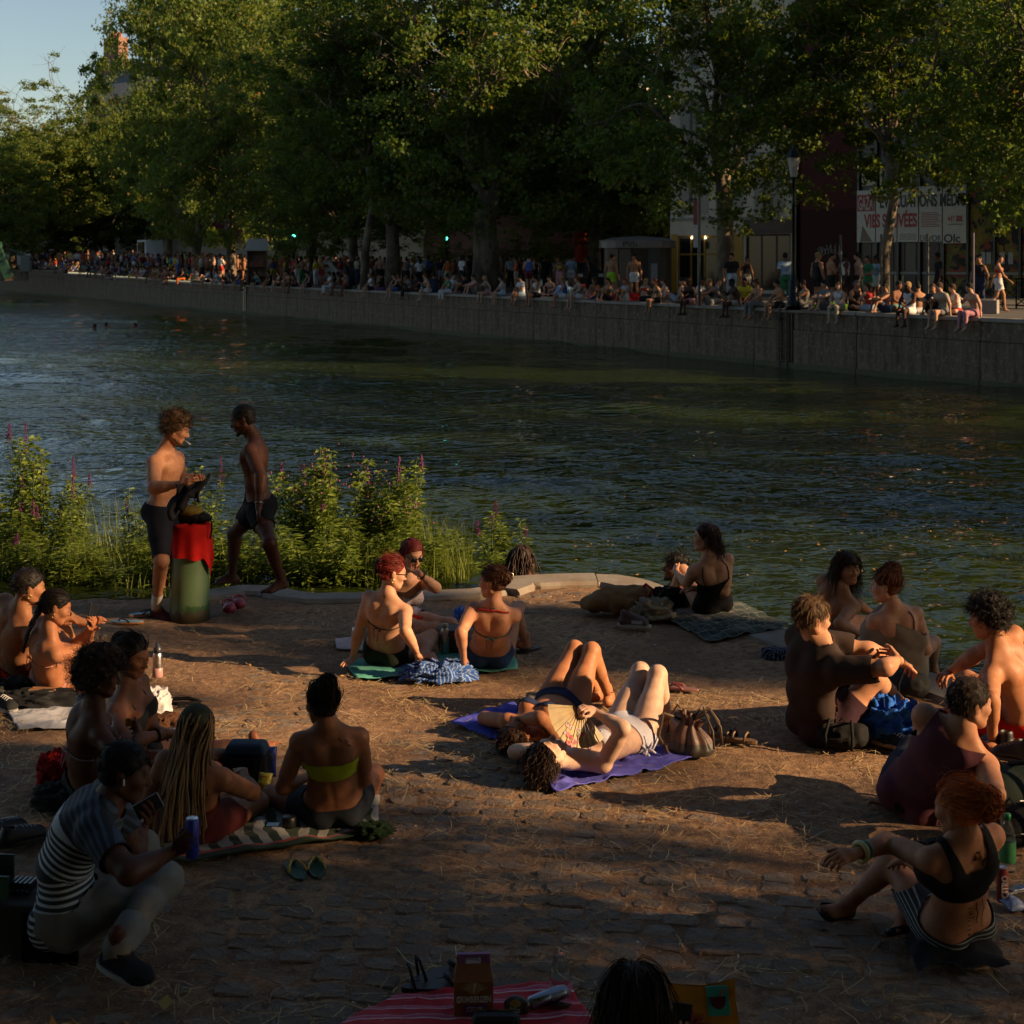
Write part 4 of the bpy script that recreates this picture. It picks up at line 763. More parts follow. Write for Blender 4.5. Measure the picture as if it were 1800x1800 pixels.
# the row goes on outside the picture to the right; its shade falls across the near bank
SHADE = 'plane trees shading the near bank from the right'
for x, y, k, rz, sc, sz in ((25.0, 33, 'mid', 10, 1.0, 1.0), (30.5, 20.5, 'mid', 140, .95, 1.0), (34.6, 12.5, 'mid', 60, .8, 1.0), (38.8, .45, 'thin', 220, .34, 1.45), (42.5, -9.5, 'big', 40, .80, 1.05)): tree(k, x, y, QZ, rz, sc, 'plane tree on the quay out of view to the right, %s metres along' % {33: 'thirty three', 20.5: 'twenty', 12.5: 'twelve', .45: 'zero', -9.5: 'minus nine'}.get(y, y), SHADE, sz)
NEAR = 'plane trees on the near bank, outside the view'
for x, y, rz, sc, sz in ((9.3, .2, 30, .85, 1.15), (15.0, -2.0, 80, .82, 1.1), (-8.6, 4.5, 200, .8, 1.5), (0, -5.5, 110, .9, 1.5), (-3.5, -2.2, 70, .75, 1.6), (4.2, -3.2, 150, .75, 1.6)): tree('big', x, y, GZ, rz, sc, 'unseen plane tree added to darken the near bank, standing %s' % {9.3: 'to the right', 15.0: 'farther to the right', -8.6: 'to the left', 0: 'straight behind', -3.5: 'behind to the left', 4.2: 'behind to the right'}[x], NEAR, sz)  # unseen crowns added to cut sun and skylight over the foreground
# ------------------------------------------------------------------ plants on the bank
def herb(seed, H, ns, spread, leaf=.055, spikes=3, pink=False, matn='herb_leaf'):
    rg = np.random.default_rng(seed); st = MB(); C = []; Nn = []; fl = MB()
    for k in range(ns):
        a = rg.uniform(0, 6.28); b = rg.uniform(0, spread); p = V(math.cos(a)*b*.45, math.sin(a)*b*.45, 0); top = p+V(math.cos(a)*b*.8+rg.normal(0, .05), math.sin(a)*b*.8+rg.normal(0, .05), H*rg.uniform(.55, 1)); mid = (p+top)/2+rg.normal(0, .04, 3); path = [(1-t)**2*p+2*t*(1-t)*mid+t*t*top for t in np.linspace(0, 1, 8)]; st.tube(path, list(np.linspace(.006, .002, 8)), 5)
        n = int(150*H); t = rg.uniform(.12, 1, n); q = np.array([(1-x)**2*p+2*x*(1-x)*mid+x*x*top for x in t]); az_ = rg.uniform(0, 6.28, n); o = np.stack([np.cos(az_), np.sin(az_), rg.uniform(-.1, .6, n)], 1); br = (rg.uniform(.0, 1, n)**2*.16*(1.1-t))[:, None]; C.append(q+o*(br+leaf*.5)); Nn.append(np.stack([o, np.cross(o, rg.normal(size=(n, 3)))], 1))
        if k < spikes:
            if pink:
                for j in range(14): c = top+rg.normal(0, 1, 3)*V(.07, .07, .06)-V(0, 0, .04); fl.box(c-V(.005, .005, .004), c+V(.005, .005, .006))
            else:
                hh = rg.uniform(.12, .24)
                for j in range(30): t_ = rg.uniform(0, 1); az1 = rg.uniform(0, 6.28); c = top+V(math.cos(az1)*.017*(1.1-t_), math.sin(az1)*.017*(1.1-t_), hh*t_-.04); fl.box(c-V(.005, .005, .005), c+V(.006, .006, .007))
    C = np.concatenate(C); o = np.concatenate(Nn); u = nz_rows(o[:, 0]); w = nz_rows(o[:, 1]); L = (leaf*rg.uniform(.6, 1.3, len(C)))[:, None]; dn = V(0, 0, -1)*L*.25; P = np.stack([C-u*L*.5, C-w*L*.16, C+u*L*.55+dn, C+w*L*.16], 1).reshape(-1, 3); i = np.arange(len(C))*4
    return st.mesh('stems', 'cloth:.07,.09,.03', True), mesh('leaves', P, np.stack([i, i+1, i+2, i+3], 1), matn), fl.mesh('flower_spikes', 'cloth:.11,.028,.095' if not pink else 'cloth:.24,.075,.14') if fl.n else None
HP = dict(loose=herb(1, 1.0, 14, .27, .058, 4), willow=herb(2, 1.0, 18, .36, .055, 7, True), low=herb(3, 1.0, 16, .45, .066, 0), thin=herb(4, 1.0, 5, .12, .05, 2))
def plant(kind, px, py, hgt, wid, label, rz=0, z=.0): g = gnd(px, py, z); t = thing('waterside_plant', label, 'plant', tuple(g), math.radians(rz), 'plants along the near bank'); t.scale = (wid, wid, hgt); [stuff(link(n, d, t)) for n, d in zip(('stems', 'leaves', 'flowers'), HP[kind]) if d]; return t
PL = 'purple loosestrife '
for k, px, py, h, w_, lb in (('loose', 62, 1010, 1.50, 1.25, PL+'with the tallest spikes, left of the bollard'), ('loose', 10, 1012, 1.05, 1.4, PL+'cut by the left edge of the picture'), ('loose', 118, 1018, 1.02, 1.1, PL+'just right of the tallest spikes'), ('loose', 30, 1030, .75, 1.5, PL+'low in front of the tallest spikes'), ('low', 105, 1034, .62, 1.5, 'low bright green herb behind the couple at left'), ('thin', 240, 1016, 1.0, 1.2, 'thin stalky weed left of the standing man'), ('thin', 322, 1016, 1.22, 1.0, PL+'showing between the two standing men'), ('thin', 362, 1018, 1.25, 1.0, PL+'right of the black garment'), ('low', 330, 1030, .62, 1.6, 'bushy herb behind the bollard'), ('low', 395, 1030, .70, 1.5, 'bushy herb behind the striding man'),
    ('willow', 565, 1016, 1.46, 1.35, 'tall pink flowered willowherb right of the striding man'), ('loose', 520, 1016, 1.10, 1.4, PL+'at the back of the striding man'), ('willow', 645, 1014, 1.22, 1.4, 'pink willowherb right of the tall one'), ('loose', 705, 1016, 1.22, 1.3, PL+'above the sunglasses woman'), ('low', 560, 1036, .75, 1.7, 'leafy herb at the foot of the willowherb'), ('low', 640, 1032, .8, 1.7, 'leafy herb left of the red haired woman'), ('low', 728, 1026, .62, 1.4, 'leafy herb behind the sunglasses woman'), ('thin', 868, 1010, .72, 1.8, 'thin weed standing in the water left of the dreadlocks swimmer'), ('thin', 900, 1008, .62, 1.4, 'thin weed just left of the dreadlocks swimmer'), ('low', 800, 1024, .42, 1.2, 'low herb growing by the kerb'), ('low', 180, 1034, .42, 1.5, 'low herb between the plait and the bollard')): plant(k, px, py, h, w_, lb, px*3)
def blades(name, P, hgt, wid, matn, seed, lean=.35):
    rg = np.random.default_rng(seed); n = len(P); H = hgt*rg.uniform(.45, 1.2, n); a = rg.uniform(0, 6.28, n); d = np.stack([np.cos(a), np.sin(a), 0*a], 1); w = np.stack([-np.sin(a), np.cos(a), 0*a], 1)*(wid*rg.uniform(.6, 1.3, n))[:, None]; b = (lean*rg.uniform(0, 1, n)*H)[:, None]*d; up = np.stack([0*a, 0*a, H], 1); T = (0, .4, .75, 1); S = []
    for t in T: c = P+up*t*(1-.25*(b**2).sum(1, keepdims=True)/np.maximum(H**2, 1e-6)[:, None])+b*t*t; S += [c-w*(1-t*.95), c+w*(1-t*.95)]
    v = np.stack(S, 1).reshape(-1, 3); i = np.arange(n)*8; return stuff(link(name, mesh(name, v, np.concatenate([np.stack([i+2*k, i+2*k+1, i+2*k+3, i+2*k+2], 1) for k in range(3)]), matn), ground))
rg = np.random.default_rng(12); x = rg.uniform(-60, 830, 5200); y = rg.uniform(984, 1042, 5200); P = V([gnd(a, b, .02) for a, b in zip(x, y)]); k = (edge_d(P[:, :2]) < .08) & (rg.uniform(0, 1, 5200) < np.clip(.75+.6*noise(P, 1.5, 3), .1, 1)); blades('bank_grass', P[k]*V(1, 1, 0)+V(0, 0, .05), .46, .006, 'reed', 2, .75)
x = rg.uniform(130, 290, 500); y = rg.uniform(975, 1010, 500); P = V([gnd(a, b, 0) for a, b in zip(x, y)]); blades('reeds', P[::2], .72, .004, 'reed', 3, .35)
x = rg.uniform(690, 780, 260); y = rg.uniform(1000, 1018, 260); P = V([gnd(a, b, .05) for a, b in zip(x, y)]); blades('sedge', P, .62, .005, 'reed', 4, .7)
for px, Y_, sc_ in ((772, 93, 2.4), (835, 92, 2.0), (935, 91, 2.6), (968, 90, 2.2)):
    p = at(px, 0, Y_); t = thing('street_shrub', 'dark leafy shrub in front of the red wall, %s of four' % {772: 'leftmost', 835: 'second', 935: 'third', 968: 'rightmost'}[px], 'shrub', (p[0], p[1], QZ), px, 'shrubs before the red wall'); t.scale = (sc_*1.6, sc_*1.6, sc_*1.35); [stuff(link(n, d, t)) for n, d in zip(('stems', 'leaves'), HP['low'])]
# ------------------------------------------------------------------ buildings on the far side
@mat('brick_red')
def _(t):
    b = t.n('TexBrick', i_Scale=5.0, i_Mortar_Size=.012); b.inputs['Color1'].default_value = (.10, .018, .016, 1); b.inputs['Color2'].default_value = (.075, .014, .013, 1); b.inputs['Mortar'].default_value = (.05, .02, .02, 1)
    m = t.n('Mapping'); m.inputs['Rotation'].default_value = (math.radians(90), 0, 0); t.l(t.co('Object'), m.inputs[0]); t.l(m.outputs[0], b.inputs[0]); z = t.sep(t.co('Object'))[2]; t.set(t.mix(t.ramp(t.math('MULTIPLY', z, .1), (.385, .55), (.39, 1)), (0, 0, 0), b.outputs[0]), .9)
@mat('graffiti')
def _(t):
    c = t.co('Object'); n = t.noise(.9, c, 3); n2 = t.noise(2.3, c, 2); a = t.ramp(n, (.35, (.03, .035, .04)), (.42, (.30, .19, .02)), (.50, (.10, .14, .03)), (.55, (.34, .05, .03)), (.60, (.05, .045, .04))); t.set(t.mix(t.ramp(n2, (.54, 0), (.56, 1)), a, (.015, .015, .017)), .7)
def text(body, w, h, matn, parent, loc, name='lettering', bold=.012, rot=None):
    cu = bpy.data.curves.new('t', 'FONT'); cu.body = body; cu.offset = bold; cu.extrude = .004; o = bpy.data.objects.new('t', cu); COL.objects.link(o); dg = bpy.context.evaluated_depsgraph_get(); me = bpy.data.meshes.new_from_object(o.evaluated_get(dg)); bpy.data.objects.remove(o)
    n = len(me.vertices); v = np.empty(n*3, np.float32); me.vertices.foreach_get('co', v); v = v.reshape(-1, 3); lo, hi = v.min(0), v.max(0); v = (v-lo)/(np.maximum(hi-lo, 1e-6))*V(w, h, .006); v = np.stack([v[:, 0], -v[:, 2], v[:, 1]], 1)
    if rot is not None: v = v@np.asarray(rot).T
    me.vertices.foreach_set('co', v.astype(np.float32).ravel()); me.materials.clear(); me.materials.append(M(matn)); me.name = name; me.update(); return link(name, me, parent, loc)
def facade(name, label, A, B, H, matn, ops, depth=9, cat='building', z0=None):
    A, B = V(*A), V(*B); W_ = np.linalg.norm(B-A); t = thing(name, label, cat, (A[0], A[1], QZ if z0 is None else z0), math.atan2(*(B-A)[::-1])); us = sorted({0, W_, *[o[0] for o in ops], *[o[1] for o in ops]}); zs = sorted({0, H, *[o[2] for o in ops], *[o[3] for o in ops]}); m = MB()
    for a, b in zip(us[:-1], us[1:]):
        for c, d in zip(zs[:-1], zs[1:]):
            if any(o[0] <= (a+b)/2 <= o[1] and o[2] <= (c+d)/2 <= o[3] for o in ops): continue
            m.add([(a, 0, c), (b, 0, c), (b, 0, d), (a, 0, d)], [(0, 1, 2, 3)])
    for o in ops: a, b, c, d = o[:4]; r = .28; m.add([(a, 0, c), (b, 0, c), (b, 0, d), (a, 0, d), (a, r, c), (b, r, c), (b, r, d), (a, r, d)], [(0, 4, 5, 1), (1, 5, 6, 2), (2, 6, 7, 3), (3, 7, 4, 0)])
    m.add([(0, 0, 0), (W_, 0, 0), (W_, depth, 0), (0, depth, 0), (0, 0, H), (W_, 0, H), (W_, depth, H), (0, depth, H)], [(1, 2, 6, 5), (2, 3, 7, 6), (3, 0, 4, 7), (4, 5, 6, 7)]); m.build('wall', matn, t)
    for o in ops:
        a, b, c, d = o[:4]; k = o[4] if len(o) > 4 else 'win'
        fm = dict(win='paint:.30,.28,.25', shop='paint:.42,.22,.02', brown='paint:.055,.035,.028').get(k, 'paint:.05,.05,.05'); w = MB(); e = .05 if k == 'win' else .09
        for q in ((a, b, c, c+e), (a, b, d-e, d), (a, a+e, c+e, d-e), (b-e, b, c+e, d-e)): w.box((q[0], .16, q[2]), (q[1], .24, q[3]))
        nm = 1 if k == 'win' else max(1, int((b-a)/.9))
        for j in range(1, nm+1): x = a+(b-a)*j/(nm+1); w.box((x-e*.45, .165, c+e), (x+e*.45, .235, d-e))
        if k == 'shop': w.box((a+e, .168, c+(d-c)*.64), (b-e, .232, c+(d-c)*.64+.08))
        wo = w.build('window', fm, t); xs = [a+e]+[a+(b-a)*j/(nm+1) for j in range(1, nm+1)]+[b-e]
        for x0, x1 in zip(xs[:-1], xs[1:]): MB().box((x0, .20, c+e), (x1, .215, d-e)).build('pane', 'glass_dark', wo)
        if len(o) > 5:
            sw = o[5]
            for x0, x1 in ((a-sw, a-.02), (b+.02, b+sw)):
                if x0 < 0 or x1 > W_: continue
                s = MB(); 
                for q in ((x0, x1, c, c+.07), (x0, x1, d-.07, d), (x0, x1, (c+d)/2-.04, (c+d)/2+.04), (x0, x0+.05, c+.07, d-.07), (x1-.05, x1, c+.07, d-.07)): s.box((q[0], -.05, q[2]), (q[1], -.01, q[3]))
                so_ = s.build('shutter', 'paint:.42,.40,.36', t); n = int((d-c)/.11)
                for j in range(n): z = c+.08+(d-c-.16)*(j+.5)/n; MB().box((x0+.05, -.035, z-.035), (x1-.05, -.022, z+.035)).build('slat', 'paint:.38,.36,.32', so_)
    return t, W_
def uxz(t, px, py, Y_): a = at(px, py, Y_); return a
# -- cream house with the yellow shop
A, B = at(1178, 0, 76)[:2], at(1400, 0, 73.4)[:2]; k = np.linalg.norm(B-A)/222; U = lambda px: (px-1178)*k; Hh = lambda py: 1.54-(py-458)*.0268
ops = [(U(1213), U(1229), Hh(377), Hh(300), 'win', .48), (U(1276), U(1292), Hh(377), Hh(300), 'win', .44), (U(1343), U(1361), Hh(377), Hh(300), 'win', .42), (U(1213), U(1231), Hh(255), Hh(165), 'win', .44), (U(1276), U(1292), Hh(255), Hh(165), 'win', .44), (U(1343), U(1361), Hh(255), Hh(165), 'win', .44), (U(1213), U(1231), Hh(120), Hh(30), 'win'), (U(1343), U(1361), Hh(120), Hh(30), 'win'), (U(1190), U(1262), .15, Hh(414), 'shop'), (U(1313), U(1390), .15, Hh(412), 'brown')]
b1, _ = facade('cream_house', 'cream plaster house with shuttered windows above a yellow shopfront', A, B, 19, 'wall:.72,.63,.50', ops)
for z, h in ((Hh(382), .10), (Hh(270), .16)): MB().box((0, -.10, z-h), (U(1398), .0, z)).build('cornice', 'paint:.33,.32,.32', b1)
MB().box((U(1181), -.06, .0), (U(1190), -.004, Hh(411))).box((U(1262), -.06, .0), (U(1308), -.004, Hh(411))).build('yellow_pilasters', 'paint:.46,.24,.02', b1); MB().box((U(1310), -.06, Hh(411)), (U(1393), -.004, Hh(387))).build('brown_fascia', 'paint:.10,.06,.05', b1); MB().box((U(1325), -.075, Hh(405)), (U(1380), -.061, Hh(393))).build('sign_board', 'paint:.12,.07,.06', b1)
for px in (1216, 1240): MB().lathe([(.0, -.05), (.045, -.03), (.05, 0), (.035, .04), (.012, .06), (.01, .25)], 10, (U(px), .1, Hh(418))).build('lit_bulb', 'glow:1,.85,.5', b1, True)
for px in (1213, 1343):
    m = MB(); z = Hh(377); w0, w1 = U(px), U(px+17)
    for q in np.linspace(w0, w1, 6): m.tube([(q, -.06, z), (q, -.06, z+.75)], .012, 5)
    m.tube([(w0, -.06, z+.75), (w1, -.06, z+.75)], .018, 5); m.build('window_rail', 'metal:.03,.03,.03', b1)
# -- brick gable
A, B = at(1400, 0, 73.3)[:2], at(1509, 0, 70.8)[:2]; b2, _ = facade('brick_house', 'windowless dark red brick gable between cream house and poster wall', A, B, 15, 'brick_red', [])
m = MB(); rg = random.Random(6)
for s_ in range(9): x = 1.3+s_*.14; m.tube([(x+rg.uniform(-.1, .1), -.012, 1.75+rg.uniform(-.15, .55)) for j in range(5)], .012, 4)
m.build('white_scrawl', 'paint:.5,.5,.5', b2); MB().tube([(.12, -.08, 0), (.12, -.08, 14)], .07, 8).build('downpipe', 'metal:.03,.03,.03', b2, True)
# -- modern block with the posters
A, B = at(1511, 0, 70.6)[:2], at(1880, 0, 63.2)[:2]; k3 = np.linalg.norm(B-A)/369; U3 = lambda px: (px-1511)*k3; H3 = lambda py: 1.54-(py-458)*.0243
b3, W3 = facade('modern_block', 'grey panelled modern block with dark window strips behind the posters', A, B, 17, 'paint:.10,.10,.105', []); 
for i, px in enumerate((1512, 1547, 1588, 1628, 1671, 1714, 1760, 1803, 1850)): MB().box((U3(px)-.05, -.16, 0), (U3(px)+.05, -.003, 16.5)).build('mullion', 'metal:.035,.04,.045', b3)
for i in range(10):
    x0 = U3(1560)+i*.62
    if x0 < W3-.7: MB().box((x0+.03, -.06, H3(318)), (x0+.59, -.004, 16)).build('cladding_panel', 'paint:.155,.15,.15', b3)
MB().box((U3(1515), -.05, H3(322)), (U3(1556), -.004, H3(290))).build('upper_window', 'glass_dark', b3); MB().box((U3(1515), -.08, H3(482)), (W3, -.005, H3(478))).build('sill_strip', 'paint:.30,.29,.28', b3)
rg = random.Random(2)
for i, px in enumerate(range(1516, 1712, 21)): MB().box((U3(px), -.045, H3(476)), (U3(px+19), -.005, H3(428))).build('panel', ('paint:.060,.028,.020', 'paint:.15,.12,.085', 'paint:.05,.022,.016')[i % 3], b3); MB().box((U3(px), -.045, H3(530)), (U3(px+19), -.005, H3(484))).build('panel', ('glass_dark', 'paint:.045,.02,.016', 'paint:.10,.085,.06')[i % 3], b3)
MB().box((U3(1716), -.05, .1), (U3(1758), -.005, H3(332))).build('graffiti_panel', 'graffiti', b3); MB().box((U3(1762), -.05, .1), (U3(1801), -.005, H3(322))).build('graffiti_panel', 'graffiti', b3); MB().box((U3(1672), -.048, .1), (U3(1712), -.0055, H3(427))).build('graffiti_panel', 'graffiti', b3); MB().box((U3(1805), -.05, .1), (U3(1848), -.005, H3(322))).build('graffiti_panel', 'graffiti', b3)
for px in (1735, 1745, 1768, 1782): o = tag(MB().box((U3(px), -.075, H3(464)), (U3(px+8), -.065, H3(444))).build('paper_notice', 'paint:.42,.42,.46', None), 'white paper notice on the graffiti panels, number %s of four from the left' % ('one', 'two', 'three', 'four')[(1735, 1745, 1768, 1782).index(px)], 'notice', 'paper notices'); o.location, o.rotation_euler = b3.location, b3.rotation_euler
po = thing('poster', 'long white protest poster with black and red lettering on the modern block', 'poster', tuple(b3.location), b3.rotation_euler[2]); y_ = -.20
for i, (a, b) in enumerate(((1511, 1546), (1548, 1587), (1589, 1627), (1629, 1670), (1672, 1713))): MB().box((U3(a), y_, H3(425 if i < 4 else 428)), (U3(b), y_+.02, H3(331-i*1.2))).build('poster_sheet', 'paint:.66,.64,.58', po)
TX = lambda s, x0, x1, y0, y1, m, bold=.02: text(s, U3(x1)-U3(x0), H3(y0)-H3(y1), m, po, (U3(x0), y_-.004, H3(y1)), 'lettering', bold)
MB().box((U3(1512), y_-.006, H3(369)), (U3(1545), y_-.001, H3(339))).build('red_box', 'paint:.45,.02,.015', po); o = TX('GAZA', 1514, 1543, 342, 367, 'paint:.55,.53,.48'); o.location[1] -= .01
TX('ÉVACUATIONS MÉDIC', 1556, 1713, 336, 364, 'paint:.012,.012,.014', .035); TX('VIES SAUVÉES', 1525, 1625, 368, 399, 'paint:.42,.02,.015', .035); TX('+16 500', 1681, 1707, 380, 391, 'paint:.42,.02,.015', .04); TX('DÉVOR', 1631, 1669, 411, 424, 'paint:.03,.03,.06', .0); TX('Olc', 1674, 1703, 412, 427, 'paint:.012,.012,.014', .02); TX('personnes en attente', 1683, 1706, 394, 397, 'paint:.05,.05,.05', .0)
for j in range(9): MB().box((U3(1632), y_-.005, H3(399-j*3)), (U3(1668-(j % 3)*3), y_-.001, H3(397.6-j*3))).build('small_print', 'paint:.36,.10,.08', po)
for j in range(5): MB().box((U3(1593), y_-.005, H3(421-j*2.4)), (U3(1624), y_-.001, H3(420-j*2.4))).build('small_print', 'paint:.20,.18,.16', po)
MB().box((U3(1563), y_-.005, H3(424)), (U3(1582), y_-.001, H3(413))).build('poster_picture', 'paint:.25,.05,.035', po); MB().add([(U3(1517), y_-.005, H3(424)), (U3(1541), y_-.005, H3(424)), (U3(1522), y_-.005, H3(394))], [(0, 1, 2)]).build('torn_corner', 'paint:.20,.13,.09', po)
# -- low red wall, pale facades, awning, far roofs
A, B = at(745, 0, 97)[:2], at(1010, 0, 92)[:2]; b4, w4 = facade('red_shop', 'low building with bright red upper wall and white base behind the old tree', A, B, 4.2, 'paint:.13,.008,.008', []); MB().box((0, -.05, 0), (w4, -.003, 1.75)).build('white_base', 'wall:.42,.40,.36', b4)
def win_rows(W_, H, z0=4.4, dz=3.2, du=2.5, w=1.1, h=1.9): return [(u, u+w, z, z+h, 'win') for z in np.arange(z0, H-2.2, dz) for u in np.arange(.9, W_-1.5, du)]
for px0, y0, px1, y1, H, m, lb in ((560, 128, 1000, 108, 14, 'wall:.46,.40,.36', 'tall pale pinkish facade glimpsed through the crown of the old tree'), (345, 150, 560, 140, 20, 'wall:.36,.32,.28', 'beige corner building above the dark red cafe awning'), (90, 225, 345, 165, 17, 'wall:.30,.29,.27', 'grey stone facades behind the crowd at left'), (-260, 245, 90, 235, 15, 'wall:.34,.32,.29', 'distant pale facades at the left edge'), (1010, 100, 1180, 92, 9, 'wall:.16,.17,.14', 'ivy covered dark wall left of the cream house')):
    A, B = at(px0, 0, y0)[:2], at(px1, 0, y1)[:2]; w = np.linalg.norm(B-A); bb, _ = facade('apartment_house', lb, A, B, H, m, win_rows(w, H), 12)
    if 'ivy' in lb:
        rg_ = np.random.default_rng(3); n = 9000; P = np.stack([rg_.uniform(-.3, w+.2, n), -rg_.uniform(0, .5, n)**1, rg_.uniform(1.4, 9.6, n)], 1); v, f = leaves(P, nz_rows(V(0, -1, .4)+rg_.normal(size=(n, 3))*.6), .22, rg_); link('ivy', mesh('ivy', v, f, 'ivy_leaf'), bb); MB().box((U(1178)*0+.5, -.3, 0), (w*.55, -.1, 2.0)).build('white_low_wall', 'wall:.40,.38,.34', bb)
    if 'awning' in lb:
        aw = MB().add([(.5, -.02, 5.3), (w-.2, -.02, 5.3), (w-.2, -1.6, 3.9), (.5, -1.6, 3.9), (.5, -1.6, 3.5), (w-.2, -1.6, 3.5)], [(0, 1, 2, 3), (3, 2, 5, 4)]).build('awning', 'cloth:.085,.016,.020', bb); text('CHEZ PRUNE', 2.4, .28, 'paint:.45,.42,.40', bb, (3.0, -1.62, 3.56)); text('CAFÉ', 1.0, .26, 'paint:.45,.42,.40', bb, (w-2.2, -1.62, 3.57))
A, B = at(152, 0, 215)[:2], at(286, 0, 205)[:2]; b7, w7 = facade('roofed_house', 'tall house with slate roof, brick chimneys and aerials above the trees', A, B, 25.0, 'wall:.42,.37,.32', win_rows(9, 25), 10)
MB().add([(0, 0, 25), (w7, 0, 25), (w7, 10, 25), (0, 10, 25), (1.2, 1.5, 27.5), (w7, 1.5, 27.5), (w7, 8, 27.5), (1.2, 8, 27.5)], [(0, 1, 5, 4), (1, 2, 6, 5), (2, 3, 7, 6), (3, 0, 4, 7), (4, 5, 6, 7)]).build('slate_roof', 'paint:.06,.07,.085', b7)
for x0, x1, z in ((.6, 2.0, 28.4), (2.4, 5.6, 31.4)):
    ch = MB().box((x0, 1, 25.2), (x1, 2.6, z)).build('chimney', 'wall:.26,.14,.10', b7)
    for q in np.arange(x0+.2, x1-.1, .42): MB().lathe([(.14, 0), (.11, .75), (.13, .8)], 8, (q, 1.8, z)).build('chimney_pot', 'paint:.40,.13,.07', ch)
m = MB()
for x in (2.6, 3.5): m.tube([(x, 1.4, 31), (x, 1.4, 35.2)], .05, 5); m.tube([(x-.5, 1.4, 34.9), (x+1.6, 1.4, 34.9)], .03, 4); m.tube([(x-.3, 1.4, 34.3), (x+.7, 1.4, 34.3)], .03, 4)
m.build('aerials', 'metal:.1,.1,.1', b7)
# ------------------------------------------------------------------ street furniture
p = at(1121, 0, 74); t = thing('street_toilet', 'grey rounded public toilet cabin with overhanging roof and scrawled tag', 'street toilet', (p[0], p[1], QZ), -.03); w2 = 1.72
def stad(w, d, n=9): a = np.linspace(-math.pi/2, math.pi/2, n); return [(w-d+d*math.cos(x), d*math.sin(x)) for x in a]+[(-w+d-d*math.cos(x), -d*math.sin(x)) for x in a]
MB().prism(stad(w2-.15, .95), 0, 2.12).build('cabin_body', 'paint:.070,.058,.052', t); MB().prism(stad(w2+.06, 1.14), 2.12, 2.46).build('canopy', 'paint:.19,.165,.15', t); m = MB(); m.add([(x*.0, y*.0, 2.68) for x, y in stad(1, 1)][:1]+[(x, y, 2.46) for x, y in stad(w2+.06, 1.14)]+[(x, y, 2.60) for x, y in stad(w2*.72, .72)], [(1+i, 1+(i+1) % 18, 19+(i+1) % 18, 19+i) for i in range(18)]+[(19+i, 19+(i+1) % 18, 0) for i in range(18)]); m.build('roof', 'paint:.15,.14,.13', t, True)
for x0, x1, mm in ((-1.45, -.95, 'paint:.17,.13,.09'), (-.90, -.35, 'paint:.12,.095,.07'), (-.30, .35, 'metal:.10,.095,.09'), (.40, .95, 'paint:.05,.045,.045')): MB().box((x0, -1.02, .12), (x1, -.955, 2.08)).build('side_panel', mm, t)
MB().box((.55, -1.06, .5), (.85, -1.025, 1.4)).build('map_board', 'paint:.22,.22,.24', t); text('PVh', .62, .26, 'paint:.02,.02,.02', t, (-.72, -1.15, 2.16), 'scrawled_tag', 0)
p = at(1395, 0, 49.7); t = thing('street_lamp', 'black cast iron street lamp with glass lantern at the ladder', 'street lamp', (p[0], p[1], QZ)); MB().lathe([(.24, 0), (.24, .2), (.17, .3), (.15, .9), (.10, 1.0), (.075, 1.3), (.06, 3.2), (.085, 3.25), (.05, 3.35), (.045, 4.05), (.10, 4.1), (.10, 4.15)], 12).build('lamp_post', 'metal:.02,.022,.022', t, True); m = MB()
m.lathe([(.10, 4.15), (.21, 4.75), (.0, 4.75)], 6); m.build('lantern_glass', 'plastic:.26,.24,.22', t); MB().lathe([(.24, 4.75), (.25, 4.80), (.13, 4.98), (.05, 5.02), (.03, 5.15)], 6).build('lantern_cap', 'metal:.02,.022,.022', t)
for px, Y_, h, lb in ((485, 122, 4.3, 'traffic light showing green, upper of the two by the awning'), (517, 104, 3.6, 'traffic light showing green, lower of the two by the awning'), (785, 90, 3.25, 'traffic light showing green in front of the red wall')):
    p = at(px, 0, Y_); t = thing('traffic_light', lb, 'traffic light', (p[0], p[1], QZ), group='traffic lights'); MB().lathe([(.09, 0), (.07, .2), (.055, .25), (.055, h-.55)], 8).build('pole', 'metal:.02,.02,.02', t, True); hd = MB().box((-.14, -.12, h-.6), (.14, .12, h+.35)).build('signal_head', 'plastic:.012,.012,.012', t, bevel=.03)
    for j, c in enumerate(('glow:.08,1.0,.75', 'plastic:.05,.03,.01', 'plastic:.06,.01,.01')): MB().lathe([(.105, 0), (.10, .03), (.0, .045)], 12, (0, -.12, h-.45+.29*j), rot((1, 0, 0), 90)).build('lens', c, hd)
p = at(602, 0, 104); t = thing('road_sign', 'round red no entry sign with white bar on a post', 'road sign', (p[0], p[1], QZ)); MB().tube([(0, .05, 0), (0, .05, 3.7)], .04, 8).build('pole', 'metal:.12,.12,.12', t); MB().lathe([(.34, 0), (.34, .03), (.0, .031)], 20, (0, 0, 3.35), rot((1, 0, 0), 90)).build('disc', 'paint:.42,.03,.03', t); MB().box((-.24, -.045, 3.29), (.24, -.034, 3.41)).build('white_bar', 'paint:.6,.6,.6', t)
p = at(1229, 0, 54); t = thing('bus_stop_pole', 'narrow bus stop pole with red and white plates by the plane trunk', 'bus stop', (p[0], p[1], QZ)); MB().tube([(0, 0, 0), (0, 0, 3.7)], .05, 8).build('pole', 'metal:.05,.06,.07', t); MB().box((-.20, -.06, 2.75), (-.055, -.02, 3.55)).build('red_plate', 'paint:.20,.04,.04', t); MB().box((-.20, -.06, 1.98), (-.055, -.02, 2.7)).build('white_plate', 'paint:.36,.36,.36', t)
